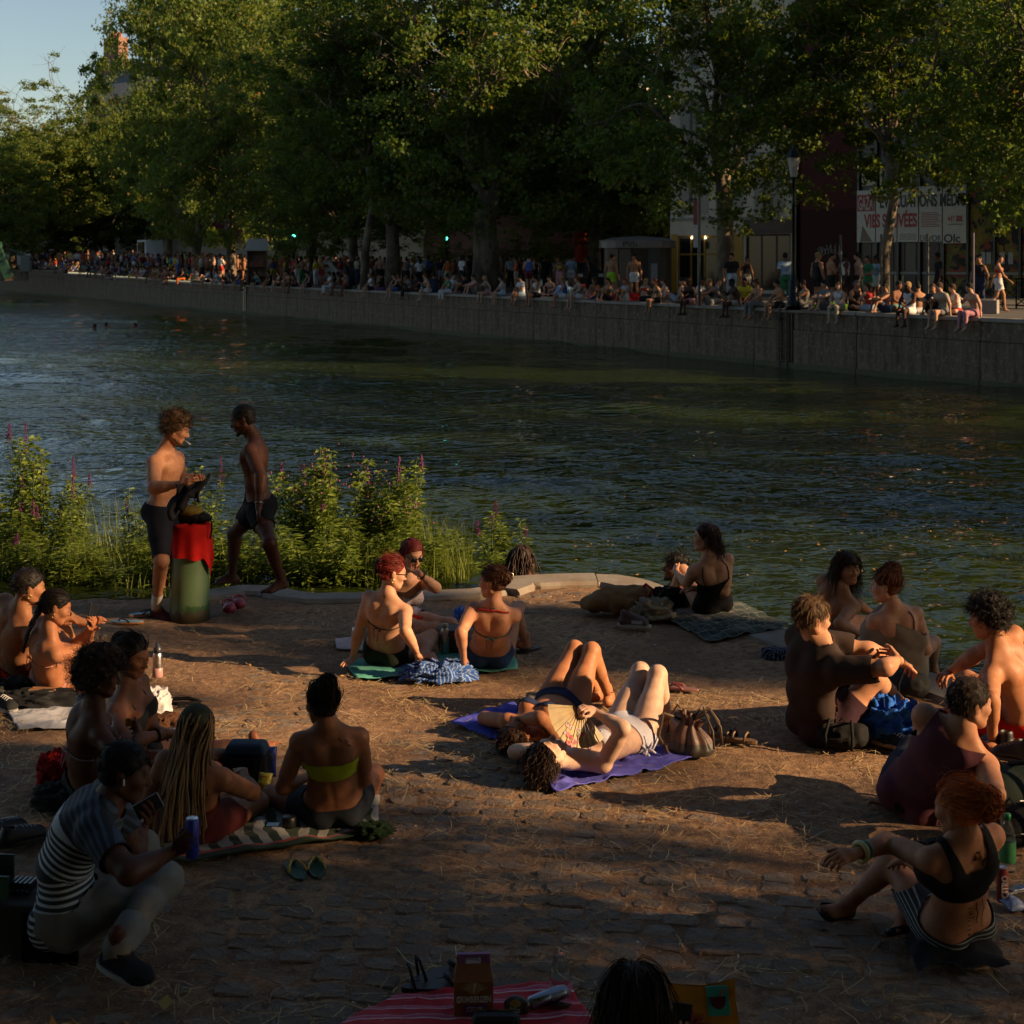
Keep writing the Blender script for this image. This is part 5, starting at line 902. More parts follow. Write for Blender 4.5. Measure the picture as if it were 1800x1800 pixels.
for i, px in enumerate((1478, 1549, 1631, 1711)): p = at(px, 0, 50-i*1.2); t = thing('thin_post', ('thin black post beside the white tank top', 'thin black post against the slender plane trunk', 'thin dark post left of the seated reader', 'thin purple grey post at the concrete block')[i], 'post', (p[0], p[1], QZ), group='thin posts on the quay'); MB().tube([(0, 0, 0), (0, 0, 2.35)], .035, 8).build('shaft', 'paint:.02,.02,.022' if i < 3 else 'paint:.06,.04,.07', t); MB().lathe([(.07, 0), (.07, .05), (.035, .06)], 8).build('foot', 'paint:.02,.02,.022', t)
for i, px in enumerate((1735, 1775, 1815)):
    p = at(px, 0, 52.5-i*1.0); t = thing('street_barrier', 'black cross braced pedestrian barrier, %s of three at the right' % ('first', 'second', 'third')[i], 'barrier', (p[0], p[1], QZ), -.5, 'black barriers'); m = MB(); m.tube([(-.5, 0, 0), (-.5, 0, .95), (.5, 0, .95), (.5, 0, 0)], .03, 7); m.build('frame', 'metal:.012,.012,.012', t); MB().tube([(-.5, 0, .12), (.5, 0, .88)], .018, 6).tube([(-.5, 0, .88), (.5, 0, .12)], .018, 6).tube([(-.5, 0, .1), (.5, 0, .1)], .018, 6).build('cross_brace', 'metal:.012,.012,.012', t)
p = at(1736, 0, 46.2); t = thing('concrete_block', 'pale concrete block on the quay edge under the barrier', 'concrete block', (p[0], p[1], QZ), -.45); MB().box((-.30, -.2, 0), (.30, .2, .40)).build('block', 'coping', t, bevel=.02); MB().box((-.2, -.12, .40), (.2, .12, .425)).build('cap_slab', 'coping', t)
p = at(452, 0, 100); t = thing('wooden_hut', 'small wooden book hut with pale pitched roof among the crowd', 'hut', (p[0], p[1], QZ), .1); MB().box((-.62, -.4, 0), (-.55, .4, 2.2)).box((.55, -.4, 0), (.62, .4, 2.2)).box((-.55, .3, 0), (.55, .38, 2.2)).build('boards', 'paint:.16,.10,.05', t); MB().box((-.55, -.32, 1.15), (.55, .29, 1.2)).box((-.55, -.32, .55), (.55, .29, .6)).build('shelves', 'paint:.16,.08,.035', t); MB().add([(-.75, -.6, 2.15), (.75, -.6, 2.15), (.62, .5, 2.85), (-.62, .5, 2.85), (-.75, -.6, 2.22), (.75, -.6, 2.22), (.62, .5, 2.92), (-.62, .5, 2.92)], [(0, 1, 2, 3), (4, 7, 6, 5), (0, 4, 5, 1), (1, 5, 6, 2), (2, 6, 7, 3), (3, 7, 4, 0)]).build('roof', 'paint:.40,.37,.32', t); rg = random.Random(3)
for j in range(8): MB().box((-.5+j*.125, -.25, 1.2), (-.40+j*.125, -.05, 1.2+rg.uniform(.22, .45))).build('book_box', 'paint:%.2f,.06,.03' % rg.uniform(.1, .4), t)
def van(px, Y_, lb, col, H=1.95):
    p = at(px, 0, Y_); t = thing('parked_van', lb, 'van', (p[0], p[1], QZY(Y_)), -1.1); pr = [(-2.2, .35), (2.2, .35), (2.25, .95), (1.55, 1.15), (1.0, H-.05), (.8, H), (-2.1, H), (-2.2, H-.1)]; m = MB(); m.prism(pr, -.85, .85, rot((1, 0, 0), 90)); m.build('body', col, t, bevel=.06)
    for s in (-1, 1):
        MB().box((-1.9, s*.852-.01, 1.1), (.85, s*.852+.01, H-.2)).build('side_window', 'glass_dark', t)
        for x in (-1.4, 1.35): w = MB().lathe([(.20, -.1), (.33, -.09), (.34, 0), (.33, .09), (.20, .1)], 16, (x, s*.78, .34), rot((1, 0, 0), 90)).build('wheel', 'plastic:.012,.012,.012', t, True); MB().lathe([(.19, -.105), (.18, .105)], 12, (x, s*.78, .34), rot((1, 0, 0), 90)).build('rim', 'metal:.4,.4,.4', w)
        MB().box((2.22, s*.6-.14, .72), (2.27, s*.6+.14, .88)).build('headlight', 'plastic:.6,.6,.55', t)
van(266, 152, 'white van parked behind the crowd at left', 'paint:.55,.56,.58', 2.9); van(595, 98, 'dark grey car parked behind the seated row near the road sign', 'paint:.05,.055,.06', 1.5); van(1000, 82, 'black car parked in the shade by the street toilet', 'paint:.02,.02,.022', 1.45)
p = at(14, 0, 150); t = thing('lock_gate', 'green iron lock gate beam slanting at the left edge', 'lock gate', (p[0], p[1], 2.3), 0, None, .72); R_ = rot((0, 1, 0), -28); MB().box((-.75, -.5, -.9), (.55, .5, 4.6), rot((0, 1, 0), -24)).build('slanting_beam', 'paint:.014,.055,.030', t, bevel=.05); MB().box((-3.5, -.3, 3.0), (-.8, .3, 3.9)).build('upper_beam', 'paint:.028,.10,.06', t); MB().tube([(.2, 0, 2.9), (3.2, 0, 1.6)], .16, 8).build('brace', 'paint:.02,.05,.035', t); MB().box((1.8, -.6, 0), (3.0, .6, 2.1)).build('winch_box', 'paint:.10,.12,.10', t); MB().box((-3.6, -.3, -1.2), (2.6, .2, .1)).build('sill_wall', 'concrete_wall', t)
for px in (118, 128, 135): p = at(px, 0, 178); t = thing('green_kiosk_post', 'green painted lock post, %s of three behind the crowd' % {118: 'first', 128: 'second', 135: 'third'}[px], 'post', (p[0], p[1], 2.7), group='green lock posts'); MB().box((-.25, -.2, 0), (.25, .2, 4.6)).build('shaft', 'paint:.10,.17,.13', t); MB().lathe([(.3, 4.6), (.1, 5.1), (.0, 5.12)], 8).build('cap', 'paint:.08,.13,.10', t)
# -- unseen houses added behind the viewer to hold back skylight
for x0, x1, lb in ((-62, -34, 'unseen six storey house added behind the viewer to block skylight, leftmost of three'), (-34, -6, 'unseen six storey house added behind the viewer to block skylight, middle of three'), (-6, 20, 'unseen six storey house added behind the viewer to block skylight, rightmost of three')): facade('apartment_house', lb, (x1, -17.0), (x0, -17.0), 22, 'wall:.30,.27,.23', win_rows(x1-x0, 22, 4.4, 3.3, 4.2), 10, z0=GZ)
struct(link('near_street', mesh('near_street', [(-90, -40, GZ-.03), (40, -40, GZ-.03), (40, 3.05, GZ-.03), (-90, 3.05, GZ-.03)], [(0, 1, 2, 3)], 'asphalt')))
G1 = 'people sitting on the near bank'
@mat('striped_shirt')
def _(t):
    x = t.sep(t.attr('suv')); st = t.math('FRACT', t.math('MULTIPLY', x[0], 19)); k = t.ramp(st, (.40, 0), (.46, 1), interp='LINEAR'); top = t.ramp(x[0], (.70, 0), (.72, 1))
    t.set(t.mix(k, t.mix(top, (.42, .46, .50), (.035, .055, .09)), (.010, .012, .018)), .85); t.bump(t.noise(220, detail=2), .3, .002)
@mat('white_stripe_skirt')
def _(t):
    x = t.sep(t.attr('suv')); st = t.math('FRACT', t.math('MULTIPLY', t.math('ADD', x[0], t.math('MULTIPLY', x[1], .25)), 28)); t.set(t.mix(t.ramp(st, (.2, 0), (.26, 1)), (.28, .32, .32), (.012, .012, .014)), .8)
@mat('lilac_print')
def _(t): t.set(t.ramp(t.noise(90, detail=2), (.42, (.50, .42, .46)), (.55, (.30, .20, .27)), (.62, (.55, .48, .52))), .85)
@mat('patterned_trunks')
def _(t): t.set(t.ramp(t.noise(26, detail=2), (.45, (.006, .006, .008)), (.52, (.016, .017, .019)), (.56, (.006, .006, .008))), .75, Specular_IOR_Level=.08)
# ------------------------------------------------------------------ the two men standing at the water
p = gnd(275, 1088)
w = Person('shirtless curly haired bearded man in dark shorts behind the green bollard', 1.82, True, '.40,.20,.115')
w.torso(at(285, 895, p[1]), (291, 797, .0), -95, -105, L=.50, bow=-.01).head(310, 752, -85, -22, dY=-.02)
w.arm('R', (270, 858, -1), (316, 851, -1), palm=(.3, 1, -.2), curl=.6).arm('L', (322, 862, 1), (342, 842, -1), curl=.6)
w.leg('R', (284, 985, -1), (274, 1070, 'g'), (300, 1082, -1)).leg('L', (318, 985, 1), (334, 1066, 'g'), (352, 1076, -1)).body()
w.loose('shorts', 'cloth:.012,.013,.02', ('T', 'LL', 'LR'), shorts(.12, .95), .016, .005, 9); w.curly('hair:.055,.03,.015', .035, n=1300, seed=4, length=.06); w.beard('hair:.09,.036,.016')
for k in 'RL': w.tight('sock', 'cloth:.62,.60,.60', lambda S, U, Vv, A, T, p: [T-1.66, 2.2-T, .3-S], .005) if k == 'R' else None; w.shoe(k, 'cloth:.09,.022,.026', 'plastic:.5,.20,.06')
a = w.hl(.006, .10, -.066); w.mb(MB().tube([a, a+w.FH@V(.02, .055, -.012)], .004, 6), 'cigarette', 'plastic:.7,.68,.62')
MAN1 = w
w = Person('dark skinned man in black swim trunks striding barefoot along the kerb', 1.80, True, '.075,.030,.018')
w.torso(at(457, 888, 14.25), (446, 775, -.02), 95, 90, L=.51, bow=-.015).head(427, 737, 92, -18, dY=-.02)
w.arm('L', (459, 838, -1), (455, 888, -1), palm=(1, .3, 0), curl=.35).arm('R', (446, 850, 1), (430, 890, 1), curl=.3)
w.leg('R', (412, 938, 1), (408, 1010, 1), (372, 1013, -1), up=(.2, 0, 1)).leg('L', (474, 955, -1), (494, 1020, 1), (462, 1031, -1), up=(.2, 0, 1)).body()
w.loose('swim_trunks', 'patterned_trunks', ('T', 'LL', 'LR'), shorts(.12, .52), .016, .005, 10); w.short('hair:.010,.008,.007', 800, .012, vol=.003, seed=2); w.beard('hair:.010,.008,.007', 300, .010); w.bangle('L', .93, 'metal:.6,.58,.55', .034, .003)
# ------------------------------------------------------------------ couple at the left edge
w = Person('shirtless man in red shorts seated beside the woman with the long plait', 1.78, True, '.36,.165,.085', group=G1)
w.torso(seat(22, 1206), (38, 1075, -1), -25, -38, L=.52, bow=.05).head(51, 1032, -62, -8)
w.arm('R', (104, 1080, 1), (142, 1092, 1), curl=.5).arm('L', (30, 1130, 1), (95, 1098, 1), curl=.5)
w.leg('R', (108, 1095, 1), (140, 1165, 1)).leg('L', (75, 1090, 1), (110, 1165, 1)).body()
w.loose('red_shorts', 'cloth:.42,.012,.010', ('T', 'LL', 'LR'), shorts(.14, .6), .014, .005, 10); w.short('hair:.012,.009,.008', 2000, .035, vol=.006, seed=5, low=-.03, flow=(0, -.3, .1), r=.0010, lift=.14); w.earring(1)
w = Person('woman with long dark plait in pink string bikini looking at a phone', 1.64, skin='.38,.165,.085', group=G1)
w.torso(seat(82, 1230), (88, 1112, -1), -48, -52, L=.49, bow=.035).head(99, 1066, -72, -18)
w.arm('R', (150, 1142, 1), (162, 1106, -1), palm=(-1, .3, 0), curl=.6).arm('L', (128, 1140, 1), (158, 1104, -1), palm=(1, 0, .3), curl=.5)
w.leg('R', (142, 1148, 1), (128, 1205, 'g'), (150, 1212, 1)).leg('L', (122, 1140, 1), (140, 1198, 'g')).body()
w.tight('bikini_bottom', 'cloth:.46,.20,.16', lambda S, U, Vv, A, T, p: [.14-S, A, .055+.5*(.10-np.abs(U))-T*.42, -(Vv-.09)], .0045); w.tight('bikini_top', 'cloth:.46,.20,.16', cups()); bikini_strings(w, 'cloth:.46,.20,.16', .56, True, True)
w.strap('hip_string', 'cloth:.46,.20,.16', [(-60, .13), (-20, .16), (20, .13)], .004); w.strap('hip_ties', 'cloth:.46,.20,.16', [(-18, .16), (-22, .02), (-24, -.10)], .004)
w.cap('hair:.014,.009,.007', .055, -.06); w.strands('combed_hair', 'hair:.014,.009,.007', w.scalp(700, 1), lambda p: V(0, -1, -.35)+0*p, .10, 6, .0015, 0, 1, .1, .02, .06, 1)
m = MB(); b0 = w.hl(0, -.10, -.035); e = w.J['N']+w.FC@V(-.07, -.13, -.22); 
for ph in (0, 2.1, 4.2):
    m.tube([b0+(e-b0)*t+w.FC@V(math.cos(t*22+ph), .4*math.sin(t*44+ph), 0)*.016*(1-.5*t)-w.FC[:, 1]*.02*math.sin(t*3.1) for t in np.linspace(0, 1, 30)], [.015*(1-.55*t) for t in np.linspace(0, 1, 30)], 7)
w.mb(m, 'plait', 'hair:.014,.009,.007'); w.earring(1); w.tattoo(300, .88, 16, .06, 4, 3); PLAIT = w
# ------------------------------------------------------------------ the group on the green striped blanket
w = Person('woman with round afro hair and lilac halter strings, eating a crisp', 1.68, skin='.125,.050,.026', group=G1, bulk=1.08)
w.torso(seat(150, 1428), (168, 1248, -1), -60, -58, L=.50, bow=.04).head(176, 1186, -78, -8)
w.arm('R', (226, 1352, -1), (240, 1296, 1), (250, 1268, 1), palm=(-.8, .5, .2), curl=.75).arm('L', (185, 1340, 1), (250, 1340, 1), curl=.4)
w.leg('R', (262, 1392, 1), (200, 1410, 1)).leg('L', (240, 1352, 1), (300, 1352, 1)).body()
w.loose('skirt', 'cloth:.018,.019,.018', ('T', 'LL', 'LR'), shorts(.16, .75), .014, .005, 10); w.tight('bikini_top', 'cloth:.46,.36,.48', cups()); bikini_strings(w, 'cloth:.46,.36,.48', .50, True, True)
w.curly('hair:.040,.020,.012', .105, n=2000, length=.085, front=.045, seed=8, curl=.011); w.earring(1); AFRO = w
w = Person('woman with low bun in dark grey bikini facing right beside the afro', 1.68, skin='.235,.098,.052', bulk=1.22, group=G1)
w.torso(seat(224, 1378), (226, 1212, -1), -95, -102, L=.49, bow=.02).head(232, 1152, -112, -14)
w.arm('R', (222, 1305, -1), (287, 1290, 1), palm=(0, 0, -1), curl=.4).arm('L', (270, 1290, 1), (300, 1290, -1), curl=.4)
w.leg('R', (340, 1338, -1), (448, 1326, 1), (482, 1296, 1), up=(-.5, .1, 1)).leg('L', (345, 1325, 1), (452, 1308, 1), (480, 1290, 1), up=(-.5, 0, 1)).body()
w.tight('bikini_top', 'cloth:.035,.033,.032', cups(.48, .84)); w.tight('bikini_bottom', 'cloth:.018,.018,.02', briefs(.22, .16)); bikini_strings(w, 'cloth:.035,.033,.032', .55, False, True); w.bangle('R', .82, 'cloth:.015,.015,.018', .034, .007)
w.bun('hair:.018,.011,.008', (-.02, -.105, .045), .046, seed=9, curl=.002, wisps=20)
w = Person('woman with waist length blonde braids under an olive cap, in maroon romper', 1.66, skin='.24,.105,.056', bulk=1.12, group=G1)
w.torso(seat(330, 1494), (344, 1338, -1), -6, -8, L=.49, bow=.03).head(345, 1284, -12, -22, dY=.05)
w.arm('R', (444, 1394, 1), (428, 1362, 1), curl=.5).arm('L', (262, 1400, 1), (305, 1400, 1), curl=.4)
w.leg('R', (452, 1412, 1), (376, 1448, 1)).leg('L', (238, 1440, 1), (300, 1460, 1)).body()
w.tight('romper', 'cloth:.085,.016,.016', lambda S, U, Vv, A, T, p: [.50-S+.9*np.maximum(0, Vv), A, .52-T], .007)
for sx in (-1, 1): w.strap('shoulder_strap', 'cloth:.085,.016,.016', [(270+sx*34, .46), (270+sx*36, .70), (270+sx*40, .96)], .006)
w.cap('hair:.10,.05,.022', .05, -.06); q = 1500; rt = w.scalp(110, 4, .02, -.07)
w.strands('braids', 'hair:.26,.135,.05', rt, lambda p: V(0, -.8, -.9)+(p-V(0, 0, .03))*V(3, 0, 0), .50, 16, .0046, .003, 30, 1.5, .05, .10, 4, taper=False)
q = w.q*1.02; m = MB(); g = Grid(w.J['hd']-.17, w.J['hd']+.17, .006); D = g.new(); g.add(D, s_el(w.hl(0, -.012, .034), w.FH, V(.090, .110, .100)), .01); v, f = nets(g, D); l = (v-w.J['hd'])@w.FH; v, f = clip(v, f, l[:, 2]-.022+.30*np.maximum(0, l[:, 1])*0); o = w.put('cap', v, f, 'cloth:.055,.050,.030')
v, f, _ = grid(12, 5, lambda u, t: np.stack([(u-.5)*.15*(1-.25*t), .088+.075*t*(1-(2*u-1)**2*.8), .028-.10*(u-.5)**2*2-.02*t], 1)); w.put('cap_peak', w.J['hd']+v@w.FH.T, f, 'cloth:.055,.050,.030', o)
BRAIDS = w
# -- the man crouching in front, sitting on the beam
w = Person('crouching man in striped t-shirt and grey trousers holding a blue can', 1.76, True, '.085,.036,.022')
w.torso(at(120, 1602, 6.90), (196, 1412, .0), -88, -84, L=.52, bow=.085).head(220, 1356, -82, -12, dY=.0)
w.arm('R', (226, 1536, -1), (312, 1492, 1), (338, 1474, -1), palm=(.2, 1, .1), curl=.95, thumb=.7).arm('L', (236, 1500, 1), (252, 1446, 1), (275, 1428, -1), palm=(-.2, -.4, 1), curl=.55)
w.leg('R', (290, 1548, -1), (205, 1668, -1), (262, 1698, -1), up=(0, 0, 1)).leg('L', (248, 1488, 1), (236, 1606, 1), (268, 1612, -1), up=(0, 0, 1)).body()
w.loose('t_shirt', 'striped_shirt', ('T', 'AL', 'AR'), lambda S, U, Vv, A, T, p: [S+.02, 1.03-S-.2*np.maximum(0, Vv), .62-A], .018, .006, 9, 3)
w.loose('trousers', 'cloth:.19,.182,.165', ('T', 'LL', 'LR'), lambda S, U, Vv, A, T, p: [.12-S, 2.12-T], .020, .010, 8, 4)
w.short('hair:.007,.006,.006', 2600, .026, vol=.005, seed=6, low=-.05, r=.0010, lift=.14)
for k in 'RL': w.shoe(k, 'cloth:.014,.016,.022', 'plastic:.36,.35,.34'); A_, d_, u_ = w.feet[k]; K_ = w.J['K'+k]; w.mb(MB().tube([A_+(K_-A_)*.36, A_+(K_-A_)*.2, A_+(K_-A_)*.03, A_+d_*.012-V(0, 0, .035)], [.074, .070, .066, .062], 14), 'trouser_cuff', 'cloth:.19,.182,.165')
w.mb(MB().tube([w.hl(.079, .004, -.006), w.hl(.083, .010, -.032)], .0042, 6), 'earbud', 'plastic:.75,.75,.75'); CROUCH = w
# -- lime bandeau
w = Person('woman in lime green bandeau and denim shorts sitting on the striped blanket', 1.66, skin='.27,.118,.064', group=G1)
w.torso(seat(582, 1464), (578, 1283, -1), 8, 5, L=.50, bow=.02).head(566, 1236, 28, -8)
w.arm('L', (497, 1384, 1), (540, 1366, 1), curl=.5).arm('R', (642, 1368, 1), (600, 1375, 1), curl=.5)
w.leg('L', (478, 1398, 1), (560, 1420, 1)).leg('R', (657, 1362, 1), (640, 1430, 1)).body()
w.tight('bandeau', 'cloth:.42,.50,.03', bandeau(.50, .71), .006); w.loose('denim_shorts', 'cloth:.022,.026,.036', ('T', 'LL', 'LR'), shorts(.13, .40), .010, .004, 12)
w.bun('hair:.020,.012,.008', (.01, -.075, .108), .046, curl=.004, seed=3, n=1100, wisps=120); w.tattoo(318, .93, 14, .06, 7, 5); w.tattoo(268, .06, 8, .12, 5, 6); w.earring(-1)
# ------------------------------------------------------------------ three women on the turquoise towel
w = Person('red haired woman in dark green bikini with sunglasses, seen from behind', 1.67, skin='.50,.285,.185', group=G1)
w.torso(seat(676, 1176), (682, 1050, -1), -18, -25, L=.49, bow=.025).head(690, 1006, -70, -12)
w.arm('R', (712, 1108, -1), (737, 1152, 1), (756, 1156, 1), palm=(0, 0, -1), curl=.25).arm('L', (630, 1112, 1), (620, 1158, 'g'), (606, 1168, -1), palm=(0, 0, -1), curl=.1)
w.leg('R', (757, 1120, 1), (738, 1164, 'g'), (720, 1166, -1)).leg('L', (715, 1120, 1), (760, 1160, 'g'), (788, 1166, -1)).body()
w.tight('bikini_bottom', 'cloth:.018,.026,.018', briefs(.16, .13)); w.tight('bikini_top', 'cloth:.018,.026,.018', cups()); bikini_strings(w, 'cloth:.018,.022,.018', .58)
w.bun('hair:.13,.014,.010', (0, -.10, .035), .040, seed=12, front=.055, wisps=30); w.sunglasses()
m = MB(); 
for i in range(7): a = w.hl(0, -.125, .075-.015*i); m.tube([a+w.FH@V(-.03, .01, 0), a+w.FH@V(0, -.028, .003), a+w.FH@V(.03, .01, 0)], .004, 5)
w.mb(m, 'claw_clip', 'plastic:.01,.01,.01'); w.earring(1)
w = Person('woman in lilac print sundress and sunglasses leaning her chin on her hand', 1.66, skin='.52,.29,.19', group=G1)
w.torso(seat(700, 1124), (716, 1026, -1), -150, -150, L=.48, bow=.05).head(724, 974, -148, -16)
w.arm('L', (767, 1034, -1), (737, 1008, -1), (724, 1000, 1), palm=(-.3, .6, .5), curl=.8).arm('R', (690, 1075, -1), (722, 1090, -1), curl=.3)
w.leg('L', (792, 1098, -1), (740, 1112, 'g')).leg('R', (765, 1108, -1), (715, 1116, 'g')).body()
w.loose('sundress', 'lilac_print', ('T', 'LL', 'LR'), lambda S, U, Vv, A, T, p: [.86+.6*np.abs(U)-S, .30-T, .135-np.abs(U)+.4*np.maximum(0, .7-S)], .012, .006, 11)
w.long('hair:.11,.014,.014', 900, .15, seed=13, curl=.003, flow=(0, -.8, -.4)); w.sunglasses(); w.bangle('L', .88, 'plastic:.01,.01,.01')
w = Person('woman in blue bikini with clipped up brown hair and a red flowered neck ribbon', 1.67, skin='.46,.235,.145', group=G1)
w.torso(seat(860, 1178), (868, 1066, -1), 2, -3, L=.49, bow=.02).head(866, 1022, 62, -4)
w.arm('L', (810, 1112, -1), (815, 1158, 1), palm=(1, 0, 0), curl=.2).arm('R', (915, 1066, 1), (880, 1078, 1), curl=.3)
w.leg('R', (906, 1074, 1), (922, 1126, 'g'), (950, 1137, 1)).leg('L', (850, 1110, 1), (890, 1140, 'g')).body()
w.tight('bikini_bottom', 'cloth:.028,.060,.150', briefs(.15, .12)); w.tight('bikini_top', 'cloth:.03,.05,.11', cups()); bikini_strings(w, 'cloth:.04,.09,.10', .57)
w.bun('hair:.075,.030,.016', (.0, -.10, .03), .040, seed=15, wisps=140, messy=.05, curl=.003); w.strap('neck_ribbon', 'cloth:.35,.03,.03', [(200, 1.0), (240, 1.03), (270, 1.03), (300, 1.03), (340, 1.0)], .007)
m = MB(); a = w.hl(.03, -.13, .04); m.tube([a+w.FH@V(-.02, 0, .03), a+w.FH@V(.015, -.02, .01), a+w.FH@V(-.01, -.025, -.03)], .004, 5); w.mb(m, 'hair_clip', 'metal:.6,.5,.35'); 
d = w.feet['R'][1]; A = w.feet['R'][0]; m = MB(); s_ = nz(np.cross(d, V(0, 0, 1))); m.prism([tuple(x) for x in V([[math.cos(t)*.135+.05, math.sin(t)*.048] for t in np.arange(18)*2*math.pi/18])], -.085, -.066, np.stack([d*V(1, 1, 0), s_, V(0, 0, 1)], 1), A); o = w.mb(m, 'flip_flop', 'plastic:.016,.016,.018', None, False); m = MB()
m.tube([A+d*.15+V(0, 0, -.06), A+d*.10+V(0, 0, -.02), A+d*.05+s_*.04+V(0, 0, -.055)], .005, 6); m.tube([A+d*.15+V(0, 0, -.06), A+d*.10+V(0, 0, -.02), A+d*.05-s_*.04+V(0, 0, -.055)], .005, 6); w.mb(m, 'strap', 'plastic:.016,.016,.018', o)
# ------------------------------------------------------------------ swimmers at the kerb
w = Person('swimmer with shoulder length dreadlocks in the water behind the kerb', 1.76, True, '.085,.036,.022', name='swimmer')
w.torso(at(905, 1085, 15.6), (905, 1008, .0), 10, 5, L=.5, bow=.0).head(917, 982, -35, 0).arm('R', (925, 1035, -1), (930, 1003, 1), curl=.8).body()
w.cap('hair:.020,.011,.008', .05, -.06, (.088, .108, .098), .006); w.strands('dreadlocks', 'hair:.024,.012,.009', w.scalp(130, 3, .05, -.06), lambda p: (p-V(0, -.01, .03))*V(14, 10, 3)+V(0, -.1, -.2), .19, 10, .0062, .002, 40, 1.3, .3, .12, 3, taper=False)
w = Person('swimmer with wet dark curls looking left, only the head above water', 1.76, True, '.10,.042,.026', name='swimmer')
w.torso(at(1195, 1095, 15.3), (1192, 1025, .0), 75, 80, L=.5, bow=.0).head(1187, 998, 95, 6).body(); w.curly('hair:.010,.008,.007', .03, 700, .07, seed=23); w.beard('hair:.010,.008,.007', 300, .012)
# ------------------------------------------------------------------ woman in the black swimsuit
w = Person('woman with wet dark hair in black one-piece swimsuit on the tartan blanket', 1.68, skin='.50,.29,.19', group=G1)
w.torso(seat(1256, 1086), (1247, 984, -1), 20, 12, L=.50, bow=.03).head(1240, 945, 76, 2)
w.arm('L', (1207, 1026, 1), (1190, 1006, 1), palm=(1, 0, -.5), curl=.4).arm('R', (1275, 1040, 1), (1225, 1035, 1), curl=.4)
w.leg('L', (1200, 1004, 1), (1182, 1038, 1), (1176, 1022, 1)).leg('R', (1225, 1010, 1), (1205, 1060, 1)).body()
w.tight('swimsuit', 'cloth:.009,.009,.011', lambda S, U, Vv, A, T, p: [.68-S+.8*np.maximum(0, Vv), A, .04+.55*(.16-np.abs(U))-T*.42+.05*(Vv < 0)], .005)
for sx in (-1, 1): w.strap('shoulder_strap', 'cloth:.009,.009,.011', [(270+sx*48, .66), (270+sx*50, .85), (270+sx*55, 1.0)], .0045)
w.long('hair:.030,.014,.009', 900, .19, seed=16, curl=.009, cf=60, flow=(0, -.7, -.6), lift=.03); w.earring(-1)
# ------------------------------------------------------------------ the two sunbathers
w = Person('tanned sunbather in navy bikini lying with knees up and arms over her face', 1.68, skin='.40,.175,.088', group=G1)
w.torso(gnd(985, 1242, GZ+.10), (*gnd(926, 1282, GZ+.105), 0), (.05, -.1, 1), (.05, -.1, 1), bow=.0).head(906, 1296, (-.1, .1, 1), dY=-.15)
w.arm('R', (950, 1262, -1), (905, 1266, 1), (930, 1284, -1), palm=(0, 0, -1), curl=.4).arm('L', (850, 1262, 1), (905, 1278, -1), (938, 1284, -1), palm=(0, 0, -1), curl=.35)
w.leg('R', (1040, 1144, 1), (1070, 1222, 'g'), (1086, 1226, 1)).leg('L', (1010, 1141, 1), (1048, 1214, 'g'), (1064, 1214, 1)).body()
w.tight('bikini_bottom', 'cloth:.020,.030,.075', briefs(.15, .10)); w.tight('bikini_top', 'cloth:.020,.030,.075', cups()); w.long('hair:.045,.018,.010', 1000, .13, seed=17, curl=.010, cf=70, grav=.8, flow=(0, -1, -.1), lift=.4, jit=.4)
for t_ in (.72, .80): w.bangle('L', t_, 'plastic:.015,.015,.016', .030, .006)
w.mb(MB().tube([w.J['AR']+V(math.cos(a)*.042, math.sin(a)*.042, .03) for a in np.arange(14)*math.pi/7], .004, 5, closed=True), 'anklet', 'plastic:.04,.015,.01')
w = Person('pale sunbather in white bikini lying with knees up and holding a fan', 1.70, skin='.60,.40,.30', group=G1)
w.torso(gnd(1106, 1290, GZ+.105), (*gnd(1010, 1333, GZ+.11), 0), (.10, -.12, 1), (.05, -.10, 1), bow=.0).head(962, 1330, (.10, .25, 1), dY=-.12)
w.arm('R', (1097, 1281, -1), (1043, 1250, 1), (1016, 1238, -1), palm=(-.2, .2, -1), curl=.8, thumb=.5).arm('L', (904, 1322, 1), (945, 1318, -1), curl=.3)
w.leg('R', (1156, 1186, 1), (1173, 1268, 'g'), (1204, 1276, -1)).leg('L', (1126, 1180, 1), (1162, 1254, 'g'), (1190, 1256, 1)).body()
w.tight('bikini_bottom', 'cloth:.60,.58,.66', briefs(.15, .10)); w.tight('bikini_top', 'cloth:.60,.58,.66', cups(.50, .82)); bikini_strings(w, 'cloth:.60,.58,.66', .56, False)
m = MB(); a = w.skinpt(-8, .09, .008)
for dx, dz in ((.05, -.02), (-.02, -.05), (.03, .05), (-.04, .03), (.01, -.08)): m.tube([a, a+V(dx*.6, -.02, dz*.5), a+V(dx, -.025, dz)], [.006, .009, .004], 6)
w.mb(m, 'side_bow', 'cloth:.60,.58,.66'); w.strap('hip_string', 'cloth:.60,.58,.66', [(-60, .10), (-20, .11), (20, .12)], .005)
w.long('hair:.028,.014,.009', 2000, .12, seed=18, curl=.010, cf=75, grav=.7, flow=(0, -1, .1), lift=.25, jit=.3, r=.0017); FANW = w
